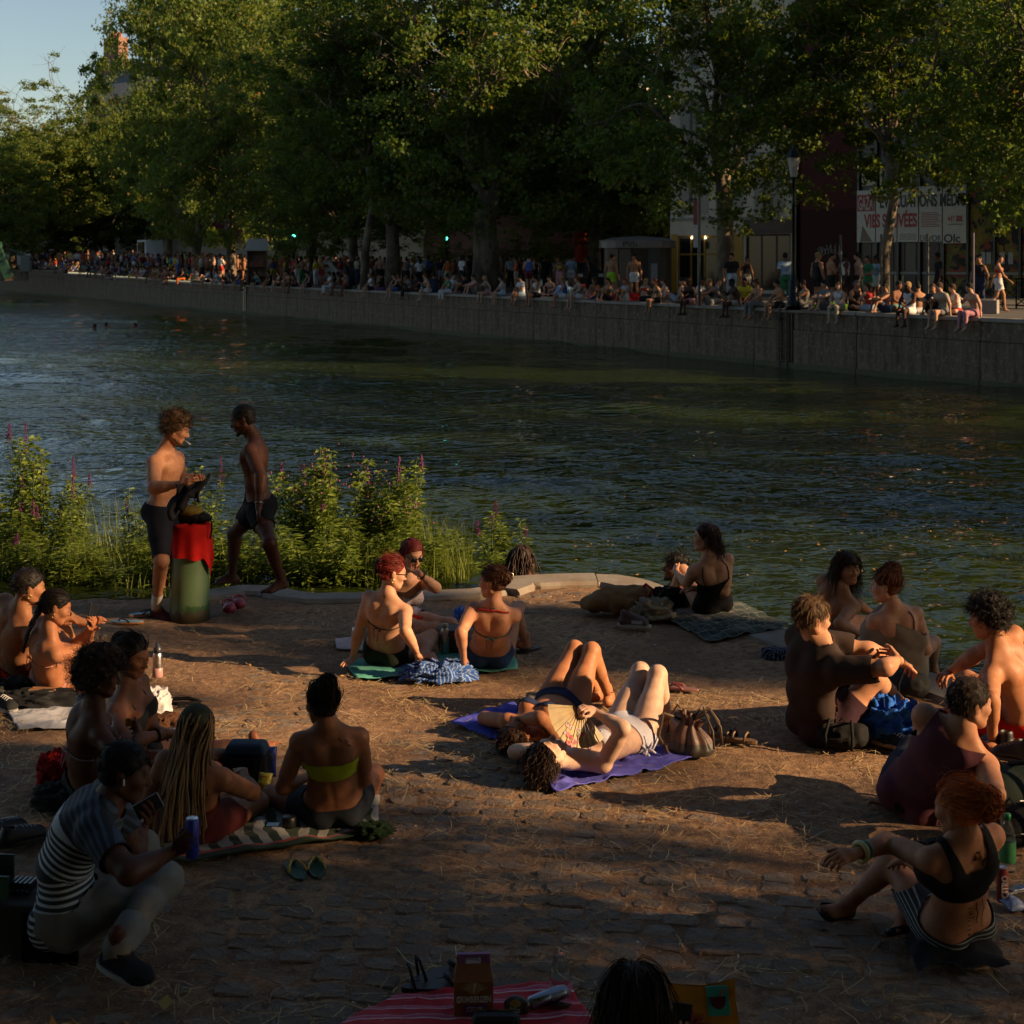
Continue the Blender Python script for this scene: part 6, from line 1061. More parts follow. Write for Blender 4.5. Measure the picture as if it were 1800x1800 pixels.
# ------------------------------------------------------------------ the group at the right
w = Person('man in dark brown t-shirt with short fair brown hair hugging his knees', 1.84, True, '.46,.24,.145', group=G1)
w.torso(seat(1442, 1306), (1444, 1132, -1), -62, -62, L=.51, bow=.06).head(1428, 1086, -72, -6)
w.arm('R', (1556, 1174, -1), (1578, 1160, 1), (1560, 1150, 1), palm=(-1, 0, 0), curl=.5).arm('L', (1525, 1142, 1), (1578, 1162, 1), curl=.5)
w.leg('R', (1540, 1192, -1), (1588, 1240, 'g'), (1618, 1256, 1)).leg('L', (1502, 1146, 1), (1550, 1225, 'g'), (1590, 1232, 1)).body()
w.loose('t_shirt', 'cloth:.040,.026,.022', ('T', 'AL', 'AR'), lambda S, U, Vv, A, T, p: [S+.03, 1.04-S-.25*np.maximum(0, Vv), .80-A], .028, .008, 7, 5); w.loose('shorts', 'cloth:.045,.020,.030', ('T', 'LL', 'LR'), shorts(.2, .62), .018, .006, 9)
w.short('hair:.10,.055,.025', 4200, .055, front=.06, seed=19, vol=.005, flow=(0, -.1, -.9), r=.0010, lift=.14)
w.shoe('R', 'cloth:.035,.036,.04', 'plastic:.03,.03,.032'); w.shoe('L', 'cloth:.035,.036,.04', 'plastic:.03,.03,.032'); w.bangle('L', .86, 'metal:.5,.35,.15', .033, .003)
w = Person('woman with long brown hair and fringe looking back over her shoulder', 1.68, skin='.36,.17,.095', group=G1)
w.torso(seat(1466, 1132, .10), (1478, 1035, -1), -50, -42, L=.50, bow=.045).head(1490, 998, -158, -4)
w.arm('R', (1474, 1096, -1), (1510, 1114, 1), curl=.3).arm('L', (1506, 1062, 1), (1534, 1078, 1), curl=.3).leg('R', (1530, 1110, 1), (1560, 1150, 1)).leg('L', (1525, 1095, 1), (1560, 1135, 1)).body()
w.tight('bikini_bottom', 'cloth:.02,.05,.035', briefs(.16, .12)); w.tight('bikini_top', 'cloth:.05,.02,.015', cups()); w.long('hair:.035,.017,.011', 2600, .34, seed=20, curl=.005, front=.052, flow=(0, -.25, -.7), lift=.10)
w.strands('fringe', 'hair:.035,.017,.011', (V([[x, .085-abs(x)*.5, .062] for x in np.linspace(-.05, .05, 90)]), V([[0, .6, .3]]*90)), lambda p: V(0, .25, -1), .05, 5, .0014, 0, 1, .2, .2, .1, 3)
w = Person('woman with curly auburn updo wrapped in a beige shawl', 1.66, skin='.52,.30,.20', group=G1)
w.torso(seat(1580, 1202), (1572, 1072, -1), 8, 5, L=.49, bow=.035).head(1556, 1030, 66, -6)
w.arm('L', (1520, 1140, 1), (1560, 1120, 1), curl=.4).arm('R', (1628, 1142, 1), (1590, 1130, 1), curl=.4).leg('L', (1520, 1130, 1), (1540, 1180, 1)).leg('R', (1640, 1130, 1), (1640, 1170, 1)).body()
P_, N_s = w.J['P'], w.J['N']; g = Grid(P_-.45, N_s+.35, .017); D = g.new()
for pr, k in ((s_ec(P_+V(0, .02, -.08), P_+(N_s-P_)*.62, V(1, 0, 0), (.255, .215), (.225, .165)), .05), (s_ec(P_+(N_s-P_)*.55, N_s+V(0, .03, -.075), V(1, 0, 0), (.225, .165), (.175, .10)), .08)): g.add(D, pr, k)
Q = np.stack(np.meshgrid(*g.ax, indexing='ij'), -1); m_ = np.abs(D) < .06; q_ = Q[m_]; D[m_] += .016*(1-2*np.abs(noise(q_@rot((0, 1, 0), 35).T*V(1, 1, .30), 9, 4)))+.006*noise(q_, 20, 6); v, f = nets(g, D); S, U, Vv = w.coords(v); v, f = clip(v, f, .86-1.1*U-S+.25*(Vv > 0), v[:, 2]-GZ-.01-.35*np.maximum(0, -U)); w.put('shawl', v, f, 'cloth:.24,.195,.150')
w.tight('bikini_bottom', 'cloth:.02,.02,.022', briefs(.16, .12)); w.strap('shoulder_strap', 'cloth:.05,.02,.012', [(310, .66), (316, .85), (325, 1.0)], .004)
w.bun('hair:.11,.035,.016', (.035, -.055, .105), .046, seed=21, curl=.006, n=1000, wisps=160, messy=.06)
w = Person('shirtless man with black curly hair and red shorts at the right edge', 1.80, True, '.36,.165,.085', group=G1)
w.torso(seat(1806, 1296), (1752, 1140, -1), 52, 48, L=.52, bow=.05).head(1736, 1086, 62, -10)
w.arm('L', (1742, 1228, -1), (1745, 1304, 'g'), (1738, 1322, -1), palm=(0, 0, -1), curl=.2).arm('R', (1712, 1152, 1), (1668, 1182, 1), (1650, 1192, -1), curl=.6)
w.leg('L', (1640, 1262, 1), (1700, 1262, 'g')).leg('R', (1700, 1195, 1), (1690, 1262, 'g')).body()
w.loose('red_shorts', 'cloth:.42,.010,.010', ('T', 'LL', 'LR'), shorts(.14, .55), .016, .005, 10); w.curly('hair:.012,.009,.008', .045, 1800, .065, seed=22, curl=.011)
w = Person('man in faded plum tank top leaning on one elbow on the ground', 1.80, True, '.42,.21,.125', group=G1)
w.torso(seat(1618, 1446, .13), (1690, 1288, -1), -22, -28, L=.52, bow=.03).head(1706, 1236, -74, -6)
w.arm('R', (1750, 1396, -1), (1712, 1400, 1), curl=.4).arm('L', (1622, 1282, 1), (1640, 1330, 1), curl=.4)
w.leg('L', (1602, 1316, 1), (1566, 1386, 'g'), (1540, 1392, -1)).leg('R', (1690, 1390, 1), (1630, 1396, 'g')).body()
w.loose('tank_top', 'cloth:.115,.040,.058', ('T',), lambda S, U, Vv, A, T, p: [S+.12, .97+.55*np.abs(U)-S-.25*np.maximum(0, Vv), .15-np.abs(U)+.30*np.maximum(0, .78-S)], .024, .009, 7, 7); w.loose('trousers', 'cloth:.016,.022,.040', ('T', 'LL', 'LR'), lambda S, U, Vv, A, T, p: [.1-S, 1.5-T], .014, .006, 9)
w.short('hair:.022,.013,.009', 3600, .032, seed=24, vol=.006, low=-.055, flow=(0, -.4, -.3), r=.0010, lift=.16); w.stub = 0; w.tattoo(345, .62, 6, .14, 4, 8)
w = Person('woman with orange hair in a loose knot, black crop top and striped skirt', 1.68, skin='.36,.175,.10', group=G1)
w.torso(seat(1692, 1688), (1690, 1472, -1), 24, 18, L=.52, bow=.015).head(1684, 1420, 40, -10)
w.arm('L', (1562, 1480, 1), (1500, 1502, -1), (1456, 1512, -1), palm=(.3, .6, -.6), curl=.55).arm('R', (1640, 1540, 1), (1596, 1512, 1), (1572, 1512, 1), curl=.3)
w.leg('L', (1568, 1512, 1), (1494, 1588, 'g'), (1452, 1590, -1)).leg('R', (1604, 1524, 1), (1592, 1610, 'g'), (1556, 1616, -1)).body()
w.tight('crop_top', 'cloth:.010,.010,.012', lambda S, U, Vv, A, T, p: [S-.50, .82+7*np.maximum(0, np.abs(U)-.055)-S, .118-np.abs(U)+.5*np.maximum(0, .80-S), A+.05], .010)
w.tight('skirt_waistband', 'white_stripe_skirt', lambda S, U, Vv, A, T, p: [.10-S, A, .75-T], .010); w.bun('hair:.42,.10,.018', (.045, -.105, .02), .048, seed=25, n=1300, wisps=220, messy=.09, curl=.002)
for k in 'RL': w.shoe(k, 'leather:.010,.010,.010', None, True, 'ballet_shoe', .003)
w.bangle('L', .80, 'plastic:.52,.42,.20', .040, .012); w.bangle('L', .66, 'plastic:.03,.22,.15', .037, .007); w.bangle('L', .73, 'metal:.5,.5,.5', .036, .003)
m = MB(); rg = random.Random(3)
for j in range(7):
    for i in range(4+(j < 3)*2): a = 262-8+i*2.2; b = .40-.048*j; m.tube([w.skinpt(a, b, .0015), w.skinpt(a+1.3, b+rg.uniform(-.008, .012), .0015)], .0017, 4)
w.mb(m, 'tattoo_lettering', 'cloth:.02,.02,.022'); w.tattoo(285, .88, 30, .10, 10, 9, .0015); w.strap('tattoo_stem', 'cloth:.02,.02,.022', [(276, .44), (278, .30), (281, .20)], .002); w.strap('tattoo_line', 'cloth:.02,.02,.022', [(296, .44), (300, .25), (296, .12)], .0014)
v, f, _ = grid(24, 16, lambda u, t: np.stack([w.J['P'][0]-.22+.40*u, w.J['P'][1]-.22+.22*t, GZ+.015+.12*t*np.sin(u*3.14)**.5+.02*noise(np.stack([u*6, t*5, u*0], 1))], 1)); w.put('gauzy_shawl', v, f, 'cloth:.022,.022,.024')
# -- head at the bottom edge
w = Person('person with long straight dark brown hair holding up a phone at the bottom edge', 1.68, skin='.42,.22,.14', group=G1)
w.torso(at(1104, 2050, 5.85), (1108, 1838, .0), 0, 0, L=.5, bow=.03).head(1115, 1752, -8, -12, dY=.03)
w.arm('R', (1225, 1975, 1), (1205, 1838, 1), (1196, 1775, -1), palm=(-.4, -.8, 0), curl=.55).arm('L', (1000, 1990, 1), (1040, 2000, 1)).leg('R', (1200, 1960, 1), (1160, 2000, 1)).leg('L', (1000, 1960, 1), (1060, 2000, 1)).body()
w.tight('top', 'cloth:.02,.10,.06', tank(.0, .86)); w.long('hair:.022,.012,.008', 4200, .40, seed=26, curl=.003, flow=(0, -.2, -.8), lift=.05); PHONEW = w
# ------------------------------------------------------------------ heads far out in the canal
for px, py, dirn, sk, lb in ((166, 573, 60, '.20,.09,.05', 'swimmer whose head shows left of the other two heads'), (188, 571, -60, '.36,.17,.10', 'swimmer whose head shows between two other heads'), (237, 572, 100, '.30,.14,.08', 'swimmer with raised face, right of two other heads')):
    p = gnd(px, py+6, 0); w = Person(lb, 1.75, True, sk, res=.025, name='swimmer', group='swimmers far out in the canal'); w.torso((p[0], p[1], -.58), (p[0], p[1], -.06, 0), dirn, dirn).head(px, py, dirn, 8, dY=0.0).body(); w.cap('hair:.015,.01,.008')
# ------------------------------------------------------------------ the crowd on the far quay
@mat('crowd')
def _(t):
    c = t.n('ObjectInfo').outputs['Color']; n = t.noise(14, detail=3); t.set(t.mix(t.ramp(n, (.3, 0), (.75, 1)), t.mix(.25, c, (0, 0, 0)), c), .8, Specular_IOR_Level=.2)
class Proto(Person):
    def base(s): return (0.0, 0.0, 0.0)
    def setarm(s, k, E, X): s.J['E'+k], s.J['X'+k] = V(*E), V(*X); s.hands[k] = (V(*X), nz(V(*X)-V(*E)), V(0, 0, -1)-nz(V(*X)-V(*E))*(-(nz(V(*X)-V(*E)))[2])+V(.01, 0, 0), .4, 1, 0); return s
    def setleg(s, k, K, A, toe): s.J['K'+k], s.J['A'+k] = V(*K), V(*A); s.feet[k] = (V(*A), nz(V(*toe)), nz(V(*K)-V(*A)) if abs(nz(V(*K)-V(*A))@nz(V(*toe))) < .9 else V(0, 0, 1)); return s
def proto(pose, male, hair):
    w = Proto('p', 1.76 if male else 1.66, male, '.4,.2,.1', res=.038); w.skin = 'crowd'; q = w.q
    if pose[0] == 's':
        z = .93*q; w.torso((0, 0, z), (0, .0, z+.50*q, 0), 0, 0, bow=.0)
        if pose == 'stand': A = dict(R=((.27, -.02, z+.16), (.28, .06, z-.07)), L=((-.27, -.02, z+.16), (-.28, .06, z-.07))); Lg = dict(R=((.10, .02, .50*q), (.11, -.02, .09)), L=((-.10, .03, .50*q), (-.12, .0, .09)))
        if pose == 'stand2': A = dict(R=((.26, .06, z+.18), (.10, .24, z+.38)), L=((-.26, .05, z+.18), (.02, .20, z+.14))); Lg = dict(R=((.10, .05, .50*q), (.13, .0, .09)), L=((-.09, .0, .50*q), (-.09, -.05, .09)))
        if pose == 'stride': A = dict(R=((.25, .12, z+.17), (.24, .30, z+.02)), L=((-.25, -.12, z+.16), (-.27, -.16, z-.06))); Lg = dict(R=((.10, -.06, .50*q), (.10, -.34, .15)), L=((-.09, .16, .52*q), (-.09, .20, .09)))
        for k in 'RL': w.setarm(k, *A[k]); w.setleg(k, *Lg[k], (.1 if k == 'R' else -.1, 1, -.05))
    else:
        ln = dict(edge=(.0, .06), edge2=(.02, .14), cross=(.0, .10), knees=(.0, -.03), lean=(.0, -.22))[pose]; w.torso((0, 0, .10), (0, ln[1], .10+.49*q, 0), 0, 0, bow=.045)
        if pose in ('edge', 'edge2'): Lg = dict(R=((.12, .40, .10), (.12, .44, -.30)), L=((-.11, .40, .10), (-.13, .40, -.30))); A = dict(R=((.25, .13, .36), (.14, .30, .22)), L=((-.25, .13, .36), (-.10, .32, .22))) if pose == 'edge' else dict(R=((.24, .24, .38), (.05, .40, .46)), L=((-.26, .04, .35), (-.27, .02, .10)))
        if pose == 'cross': Lg = dict(R=((.34, .22, .12), (-.05, .34, .06)), L=((-.34, .22, .12), (.08, .38, .06))); A = dict(R=((.27, .12, .36), (.14, .32, .22)), L=((-.27, .12, .36), (-.12, .32, .22)))
        if pose == 'knees': Lg = dict(R=((.10, .30, .42), (.10, .42, .07)), L=((-.10, .28, .43), (-.12, .38, .07))); A = dict(R=((.24, .22, .40), (.06, .42, .40)), L=((-.24, .22, .40), (-.04, .43, .38)))
        if pose == 'lean': Lg = dict(R=((.12, .40, .22), (.12, .72, .07)), L=((-.10, .32, .40), (-.12, .50, .07))); A = dict(R=((.27, -.20, .34), (.28, -.30, .07)), L=((-.27, -.20, .34), (-.28, -.30, .07)))
        for k in 'RL': w.setarm(k, *A[k]); w.setleg(k, *Lg[k], (0, 1, -.15 if pose in ('edge', 'edge2') else -.02))
    w.J['hd'] = w.J['N']+V(0, .045, .185)*q; a = {'stand': -8, 'stand2': -10}.get(pose, -14); R = rot((1, 0, 0), a)@rot((0, 0, 1), 15 if hair == 'long' else -20); w.FH = R@np.eye(3); w.body()
    sh = w.loose('shorts', 'crowd', ('T', 'LL', 'LR'), shorts(.20, .62), .014, .0); tr = w.loose('trousers', 'crowd', ('T', 'LL', 'LR'), shorts(.20, 1.85), .014, .0); ts = w.loose('t_shirt', 'crowd', ('T', 'AL', 'AR'), lambda S, U, Vv, A_, T, p: [S-.10, 1.03-S, .60-A_], .014, .0); tk = w.loose('vest', 'crowd', ('T',), lambda S, U, Vv, A_, T, p: [S-.12, .97+.5*np.abs(U)-S, .135-np.abs(U)+.3*np.maximum(0, .78-S)], .012, .0); bk = w.tight('bikini_top', 'crowd', lambda S, U, Vv, A_, T, p: [S-.54, .72-S, A_], .008)
    if hair == 'long': v, f = nets(*(lambda g: (g, _hairD(g, w)))(Grid(w.J['hd']-.30, w.J['hd']+.2, .02))); hr = w.put('hair', v, f, 'crowd')
    elif hair == 'bun': hr = w.cap('crowd'); v, f = nets(*(lambda g: (g, _ballD(g, w)))(Grid(w.J['hd']-.2, w.J['hd']+.25, .016))); n0 = len(hr.data.vertices); hr2 = w.put('bun', v, f, 'crowd', hr)
    else: hr = w.cap('crowd', r=(.084, .104, .096), bump=.006)
    return dict(body=w.bodyo, hair=hr, shorts=sh, trousers=tr, t_shirt=ts, vest=tk, bikini_top=bk, root=w.root)
def _hairD(g, w):
    D = g.new(); g.add(D, s_el(w.hl(0, -.02, .03), w.FH, V(.086, .104, .094)), .02); g.add(D, s_ec(w.hl(0, -.06, .0), w.hl(0, -.10, -.22), w.FH[:, 0], (.08, .05), (.075, .03)), .04); g.add(D, s_el(w.hl(0, .085, -.03), w.FH, V(.062, .07, .075)), .01, True); return D
def _ballD(g, w): D = g.new(); g.add(D, s_el(w.hl(0, -.07, .12), w.FH, V(.05, .05, .05)), .02); return D
PR = {}
def getp(*k):
    if k not in PR: PR[k] = proto(*k)
    return PR[k]
SK = dict(pale=(.46, .27, .19), tan=(.36, .18, .105), brown=(.17, .075, .045), dark=(.07, .032, .022)); HC = dict(black=(.012, .010, .009), brown=(.05, .026, .015), fair=(.28, .17, .07), red=(.16, .04, .015), grey=(.12, .12, .13))
CC = dict(white=(.55, .55, .57), black=(.014, .014, .016), navy=(.02, .028, .06), blue=(.05, .12, .38), pale_blue=(.26, .36, .46), red=(.42, .03, .022), orange=(.60, .13, .02), green=(.03, .16, .07), lime=(.30, .55, .03), yellow=(.58, .46, .04), pink=(.44, .20, .24), grey=(.15, .15, .155), beige=(.33, .29, .22), teal=(.03, .22, .24), maroon=(.11, .02, .028), purple=(.13, .06, .16))
ALL = []
def folk(pos, yaw, pose, male, hair, sk, hc, top, bot, long_=False, label=None, sc=1.0):
    p = getp(pose, male, hair); r = thing('person', '', 'person', tuple(pos), math.radians(yaw), 'people on the far quay', sc)
    def cp(o, c): q = o.copy(); COL.objects.link(q); q.parent = r; q.color = (*c, 1); [setattr(cp(x, c), 'parent', q) for x in o.children]; return q
    cp(p['body'], SK[sk]); cp(p['hair'], HC[hc])
    if top:
        kind = 'vest' if top.endswith('!') else ('bikini_top' if top.endswith('*') else 't_shirt'); cp(p[kind], CC[top.rstrip('!*')])
    if bot: cp(p['trousers' if long_ else 'shorts'], CC[bot])
    ps = dict(stand='standing', stand2='standing', stride='walking', edge='on quay edge', edge2='on quay edge', cross='sitting cross-legged', knees='hugging knees', lean='sitting leaning back')[pose]
    tp = ('shirtless person' if male else 'person with bare shoulders') if not top else 'person in %s %s' % (top.rstrip('!*').replace('_', ' '), 'vest' if top.endswith('!') else ('bikini top' if top.endswith('*') else 'top')); bt = (' and ' if top else ' in ')+bot.replace('_', ' ')+(' trousers' if long_ else ' shorts') if bot else ''
    ALL.append((r, label or (tp+bt+', '+ps), pos)); return r
EW = 117
def edge(px, yaw=EW, **k): Y_ = 34.83/(.5127+(px-900)/F); return wq(Y_, .16, QZY(Y_)+.01)
def onq(px, back): Y_ = (34.83+back*1.1)/(.5127+(px-900)/F); return V((px-900)/F*Y_, Y_, QZY(Y_)+.012)
T, N_ = True, False
for r in ( # on the edge, legs over the water
    (648, 'edge', N_, 'long', 'pale', 'fair', 'white', 'black', N_), (716, 'edge2', N_, 'long', 'brown', 'black', 'grey', 'black', T), (852, 'edge2', N_, 'long', 'pale', 'fair', 'grey!', 'pink', N_), (878, 'edge', N_, 'bun', 'pale', 'black', 'pale_blue!', 'pale_blue', N_), (911, 'edge', T, 'short', 'tan', 'black', 'white', 'pale_blue', N_), (938, 'edge', T, 'short', 'tan', 'black', 'white!', 'black', N_), (1288, 'edge2', T, 'short', 'dark', 'black', None, 'beige', N_), (1326, 'edge', T, 'short', 'tan', 'brown', None, 'grey', T), (1363, 'edge', T, 'short', 'tan', 'black', None, 'black', N_), (1652, 'edge2', T, 'short', 'pale', 'brown', 'beige', 'grey', N_),
    (318, 'edge', N_, 'short', 'tan', 'black', 'black!', 'orange', T), (343, 'edge', T, 'short', 'pale', 'black', 'white', 'beige', T), (362, 'edge', T, 'short', 'tan', 'black', 'white', 'navy', N_), (378, 'edge', N_, 'bun', 'pale', 'brown', 'pale_blue', 'white', N_), (398, 'edge2', T, 'short', 'tan', 'black', 'grey', 'black', N_), (417, 'edge', T, 'short', 'tan', 'brown', None, 'blue', N_), (431, 'edge', T, 'short', 'brown', 'black', None, 'black', N_), (449, 'edge2', N_, 'long', 'pale', 'brown', 'teal!', 'black', N_), (470, 'edge', T, 'short', 'tan', 'black', 'black', 'black', N_), (487, 'edge', N_, 'bun', 'pale', 'red', 'maroon*', 'maroon', N_), (503, 'edge', T, 'short', 'tan', 'black', None, 'navy', N_), (515, 'edge2', N_, 'long', 'brown', 'black', 'black*', 'black', N_), (538, 'edge', N_, 'bun', 'pale', 'black', 'black!', 'black', N_), (577, 'edge', T, 'short', 'tan', 'black', 'white', 'white', T), (592, 'edge', T, 'short', 'brown', 'black', None, 'grey', N_), (609, 'edge', T, 'short', 'brown', 'black', 'navy', 'black', N_)):
    folk(edge(r[0]), EW+random.uniform(-14, 14), *r[1:])
for px, back, yaw, r in ((672, .9, 60, ('cross', N_, 'bun', 'tan', 'black', 'black!', 'black')), (700, .9, 140, ('knees', N_, 'long', 'tan', 'brown', None, 'black')), (735, 1.2, 120, ('cross', T, 'short', 'brown', 'black', 'black', 'black')), (764, 1.0, 20, ('cross', T, 'short', 'tan', 'black', 'navy', 'navy')), (797, .9, -110, ('knees', T, 'short', 'pale', 'black', 'white', 'navy')), (815, 1.1, 100, ('knees', T, 'short', 'tan', 'black', 'black', 'black')), (832, .8, 120, ('knees', N_, 'bun', 'pale', 'brown', 'pink!', 'grey')), (968, 1.8, 150, ('cross', N_, 'bun', 'pale', 'brown', 'pink*', 'black')), (1040, .9, 30, ('lean', N_, 'long', 'tan', 'brown', 'pink*', 'pink')), (1132, .8, -40, ('cross', N_, 'long', 'pale', 'fair', 'red*', 'black')), (1166, .9, 90, ('knees', N_, 'bun', 'pale', 'brown', 'white!', 'grey')), (1190, .7, 75, ('lean', T, 'short', 'pale', 'black', None, 'pale_blue')), (1208, 1.0, 130, ('cross', N_, 'bun', 'tan', 'black', 'black!', 'black')), (1228, 1.3, -120, ('cross', T, 'short', 'brown', 'black', 'white', 'white')), (1256, 1.2, -90, ('cross', N_, 'bun', 'pale', 'brown', 'grey', 'beige')), (1310, 2.0, 160, ('cross', T, 'short', 'brown', 'black', 'yellow', 'black')), (1500, .8, -140, ('cross', T, 'short', 'tan', 'grey', 'black!', 'black')), (1530, .7, 25, ('cross', N_, 'long', 'pale', 'brown', 'red!', 'pale_blue')), (1572, .9, -130, ('cross', T, 'short', 'brown', 'black', None, 'teal')), (1614, .8, 15, ('knees', N_, 'bun', 'tan', 'black', 'black*', 'white')), (1682, .6, 100, ('cross', N_, 'short', 'pale', 'brown', 'white!', 'red')), (1075, 1.6, -30, ('stand', T, 'short', 'tan', 'brown', None, 'lime')), (1115, 2.2, 170, ('stand', T, 'short', 'tan', 'black', None, 'white')), (1286, 3.0, 175, ('stand', T, 'short', 'tan', 'black', 'black', 'pale_blue', T)), (1381, 1.2, 5, ('stand', T, 'short', 'brown', 'black', 'pale_blue', 'green', T)), (1437, 1.6, -60, ('stand', T, 'short', 'tan', 'fair', 'black!', 'black')), (1460, 1.5, -80, ('stand2', T, 'short', 'tan', 'black', None, 'black')), (1487, 1.7, 80, ('stand', T, 'short', 'dark', 'black', 'white!', 'black')), (1509, 2.0, 95, ('stand', T, 'short', 'pale', 'black', None, 'black')), (1526, 4.5, 120, ('stand2', N_, 'long', 'tan', 'black', 'green', 'green')), (1540, 5.0, 120, ('stand', N_, 'bun', 'brown', 'black', 'pale_blue', 'white')), (1722, 4.2, 140, ('stand', N_, 'bun', 'tan', 'black', 'black!', 'navy', T)), (1755, 3.6, -100, ('stride', N_, 'bun', 'tan', 'black', 'red*', 'white')), (1650, 6.0, 90, ('stand', T, 'short', 'brown', 'black', 'black', 'black', T)),
    (652, 7, 160, ('stand', T, 'short', 'pale', 'black', 'white', 'navy', T)), (662, 9, 20, ('stand2', N_, 'long', 'tan', 'black', 'blue', 'black')), (676, 6.5, 170, ('stand', N_, 'bun', 'brown', 'black', 'beige!', 'black', T)), (655, 3.5, 40, ('stand', T, 'short', 'tan', 'brown', 'grey', 'black')), (668, 3.0, 10, ('stand', T, 'short', 'pale', 'fair', None, 'black')), (694, 8, 190, ('stand', T, 'short', 'tan', 'black', 'pale_blue', 'grey', T)), (715, 2.6, 20, ('stand', N_, 'bun', 'tan', 'black', 'grey!', 'black')), (724, 6, 130, ('stride', N_, 'long', 'pale', 'fair', 'white!', 'beige')), (738, 2.4, 5, ('stand', N_, 'long', 'brown', 'black', 'white', 'black', T)), (753, 4.5, 60, ('stand', T, 'short', 'brown', 'black', 'blue', 'black')), (775, 6, 200, ('stand', N_, 'long', 'tan', 'brown', 'navy', 'pale_blue')), (787, 3.0, 30, ('stand', N_, 'bun', 'tan', 'black', 'orange!', 'beige')), (812, 2.6, -60, ('stand', T, 'short', 'dark', 'black', 'white', 'black')), (826, 4.0, 60, ('stand2', T, 'short', 'brown', 'black', 'black', 'black', T)), (842, 6.0, 140, ('stand', N_, 'bun', 'pale', 'brown', 'pink', 'white')), (898, 6.5, 170, ('stand', T, 'short', 'tan', 'black', 'pale_blue', 'black', T)), (908, 8.0, 30, ('stand', N_, 'bun', 'brown', 'black', 'black', 'maroon')), (960, 8.0, 20, ('stand', T, 'short', 'brown', 'black', 'black', 'black', T)), (983, 8.5, 160, ('stand', N_, 'long', 'tan', 'black', 'navy', 'black')), (1004, 7.5, 15, ('stand', T, 'short', 'tan', 'black', 'pale_blue', 'white')), (1033, 6.5, 100, ('stand', N_, 'bun', 'brown', 'black', 'black!', 'black', T)), (1312, 6.0, 200, ('stand', N_, 'bun', 'brown', 'black', 'black!', 'grey'))):
    folk(onq(px, back), yaw, *r[:7], r[7] if len(r) > 7 else False)
rg = random.Random(31); cols = ['white', 'white', 'black', 'black', 'navy', 'blue', 'pale_blue', 'red', 'grey', 'beige', 'pink', 'teal', 'yellow', 'maroon', 'green']; sks = ['pale', 'pale', 'tan', 'tan', 'brown', 'dark']; hcs = ['black', 'black', 'brown', 'brown', 'fair', 'red']
def rnd(pose, bare=.35):
    m = rg.random() < .55; top = None if rg.random() < (bare if m else .05) else rg.choice(cols)+rg.choice(['', '!', '' if m else '*']); return (pose, m, 'short' if m else rg.choice(['long', 'bun']), rg.choice(sks), rg.choice(hcs), top, rg.choice(cols), rg.random() < .25)
x = 60.0
while x < 306: folk(edge(x), EW+rg.uniform(-25, 25), *rnd(rg.choice(['edge', 'edge', 'edge2', 'cross', 'knees', 'lean']))); x += rg.uniform(4.5, 8.5)
for px in (690, 748, 783, 986, 1012, 1062, 1092, 1152, 1212, 1240, 1405, 1442, 1468, 1548, 1592, 1632, 1706): folk(edge(px), EW+rg.uniform(-25, 25), *rnd(rg.choice(['edge', 'edge2', 'edge', 'knees'])))
for n, lo, hi, b0, b1 in ((30, 70, 330, 1.0, 3.0), (18, 200, 420, 3.0, 6.0), (24, 330, 660, 2.0, 5.5), (14, 330, 660, 6.0, 10.0)):
    for j in range(n): px = lo+(hi-lo)*(j+rg.uniform(.1, .9))/n; pose = rg.choice(['stand', 'stand2', 'stand', 'stride']) if b0 > 1.5 or rg.random() < .45 else rg.choice(['cross', 'knees', 'lean']); folk(onq(px, rg.uniform(b0, b1)), rg.choice([EW, EW+180, 20, -60, 90])+rg.uniform(-40, 40), *rnd(pose))
for px, back, yaw, r in ((123, 1.5, 10, ('stand', T, 'short', 'tan', 'black', 'yellow', 'blue')), (104, 1.6, 20, ('stand', T, 'short', 'tan', 'black', None, 'orange')), (135, 1.7, 20, ('stand', T, 'short', 'pale', 'black', 'white', 'navy')), (326, 10, 100, ('stand', T, 'short', 'tan', 'black', 'lime', 'black')), (213, 2.2, 90, ('stand', T, 'short', 'pale', 'grey', 'white', 'black', T)), (378, 3.5, 5, ('stand', T, 'short', 'brown', 'black', 'teal', 'navy')), (391, 3.4, 5, ('stand', T, 'short', 'tan', 'brown', 'navy', 'navy')), (522, 1.6, 20, ('stand', N_, 'long', 'tan', 'black', 'beige*', 'white', T)), (531, 1.7, 30, ('stand', N_, 'bun', 'tan', 'black', 'beige*', 'green', T)), (448, 1.4, 10, ('stand', T, 'short', 'tan', 'fair', None, 'black'))): folk(onq(px, back), yaw, *r[:7], r[7] if len(r) > 7 else False)
for px, z, yw in ((71, 1.9, 120), (104, 1.9, 200)): p = at(px, 0, 176); folk((p[0], p[1], 2.7+z), yw, 'stand', T, 'short', 'tan', 'black', None, 'navy', label='shirtless person standing up on the lock posts, %s of two' % ('left' if px < 90 else 'right'))
for n, lo, hi, b0, b1 in ((16, 330, 640, 1.2, 2.4), (14, 640, 1000, 3.5, 9.0)):
    for j in range(n): px = lo+(hi-lo)*(j+rg.uniform(.1, .9))/n; folk(onq(px, rg.uniform(b0, b1)), rg.choice([EW, EW+180, 20, -60, 90])+rg.uniform(-40, 40), *rnd(rg.choice(['stand', 'stand2', 'stand']) if b1 > 3 or rg.random() < .4 else rg.choice(['cross', 'knees', 'lean'])))
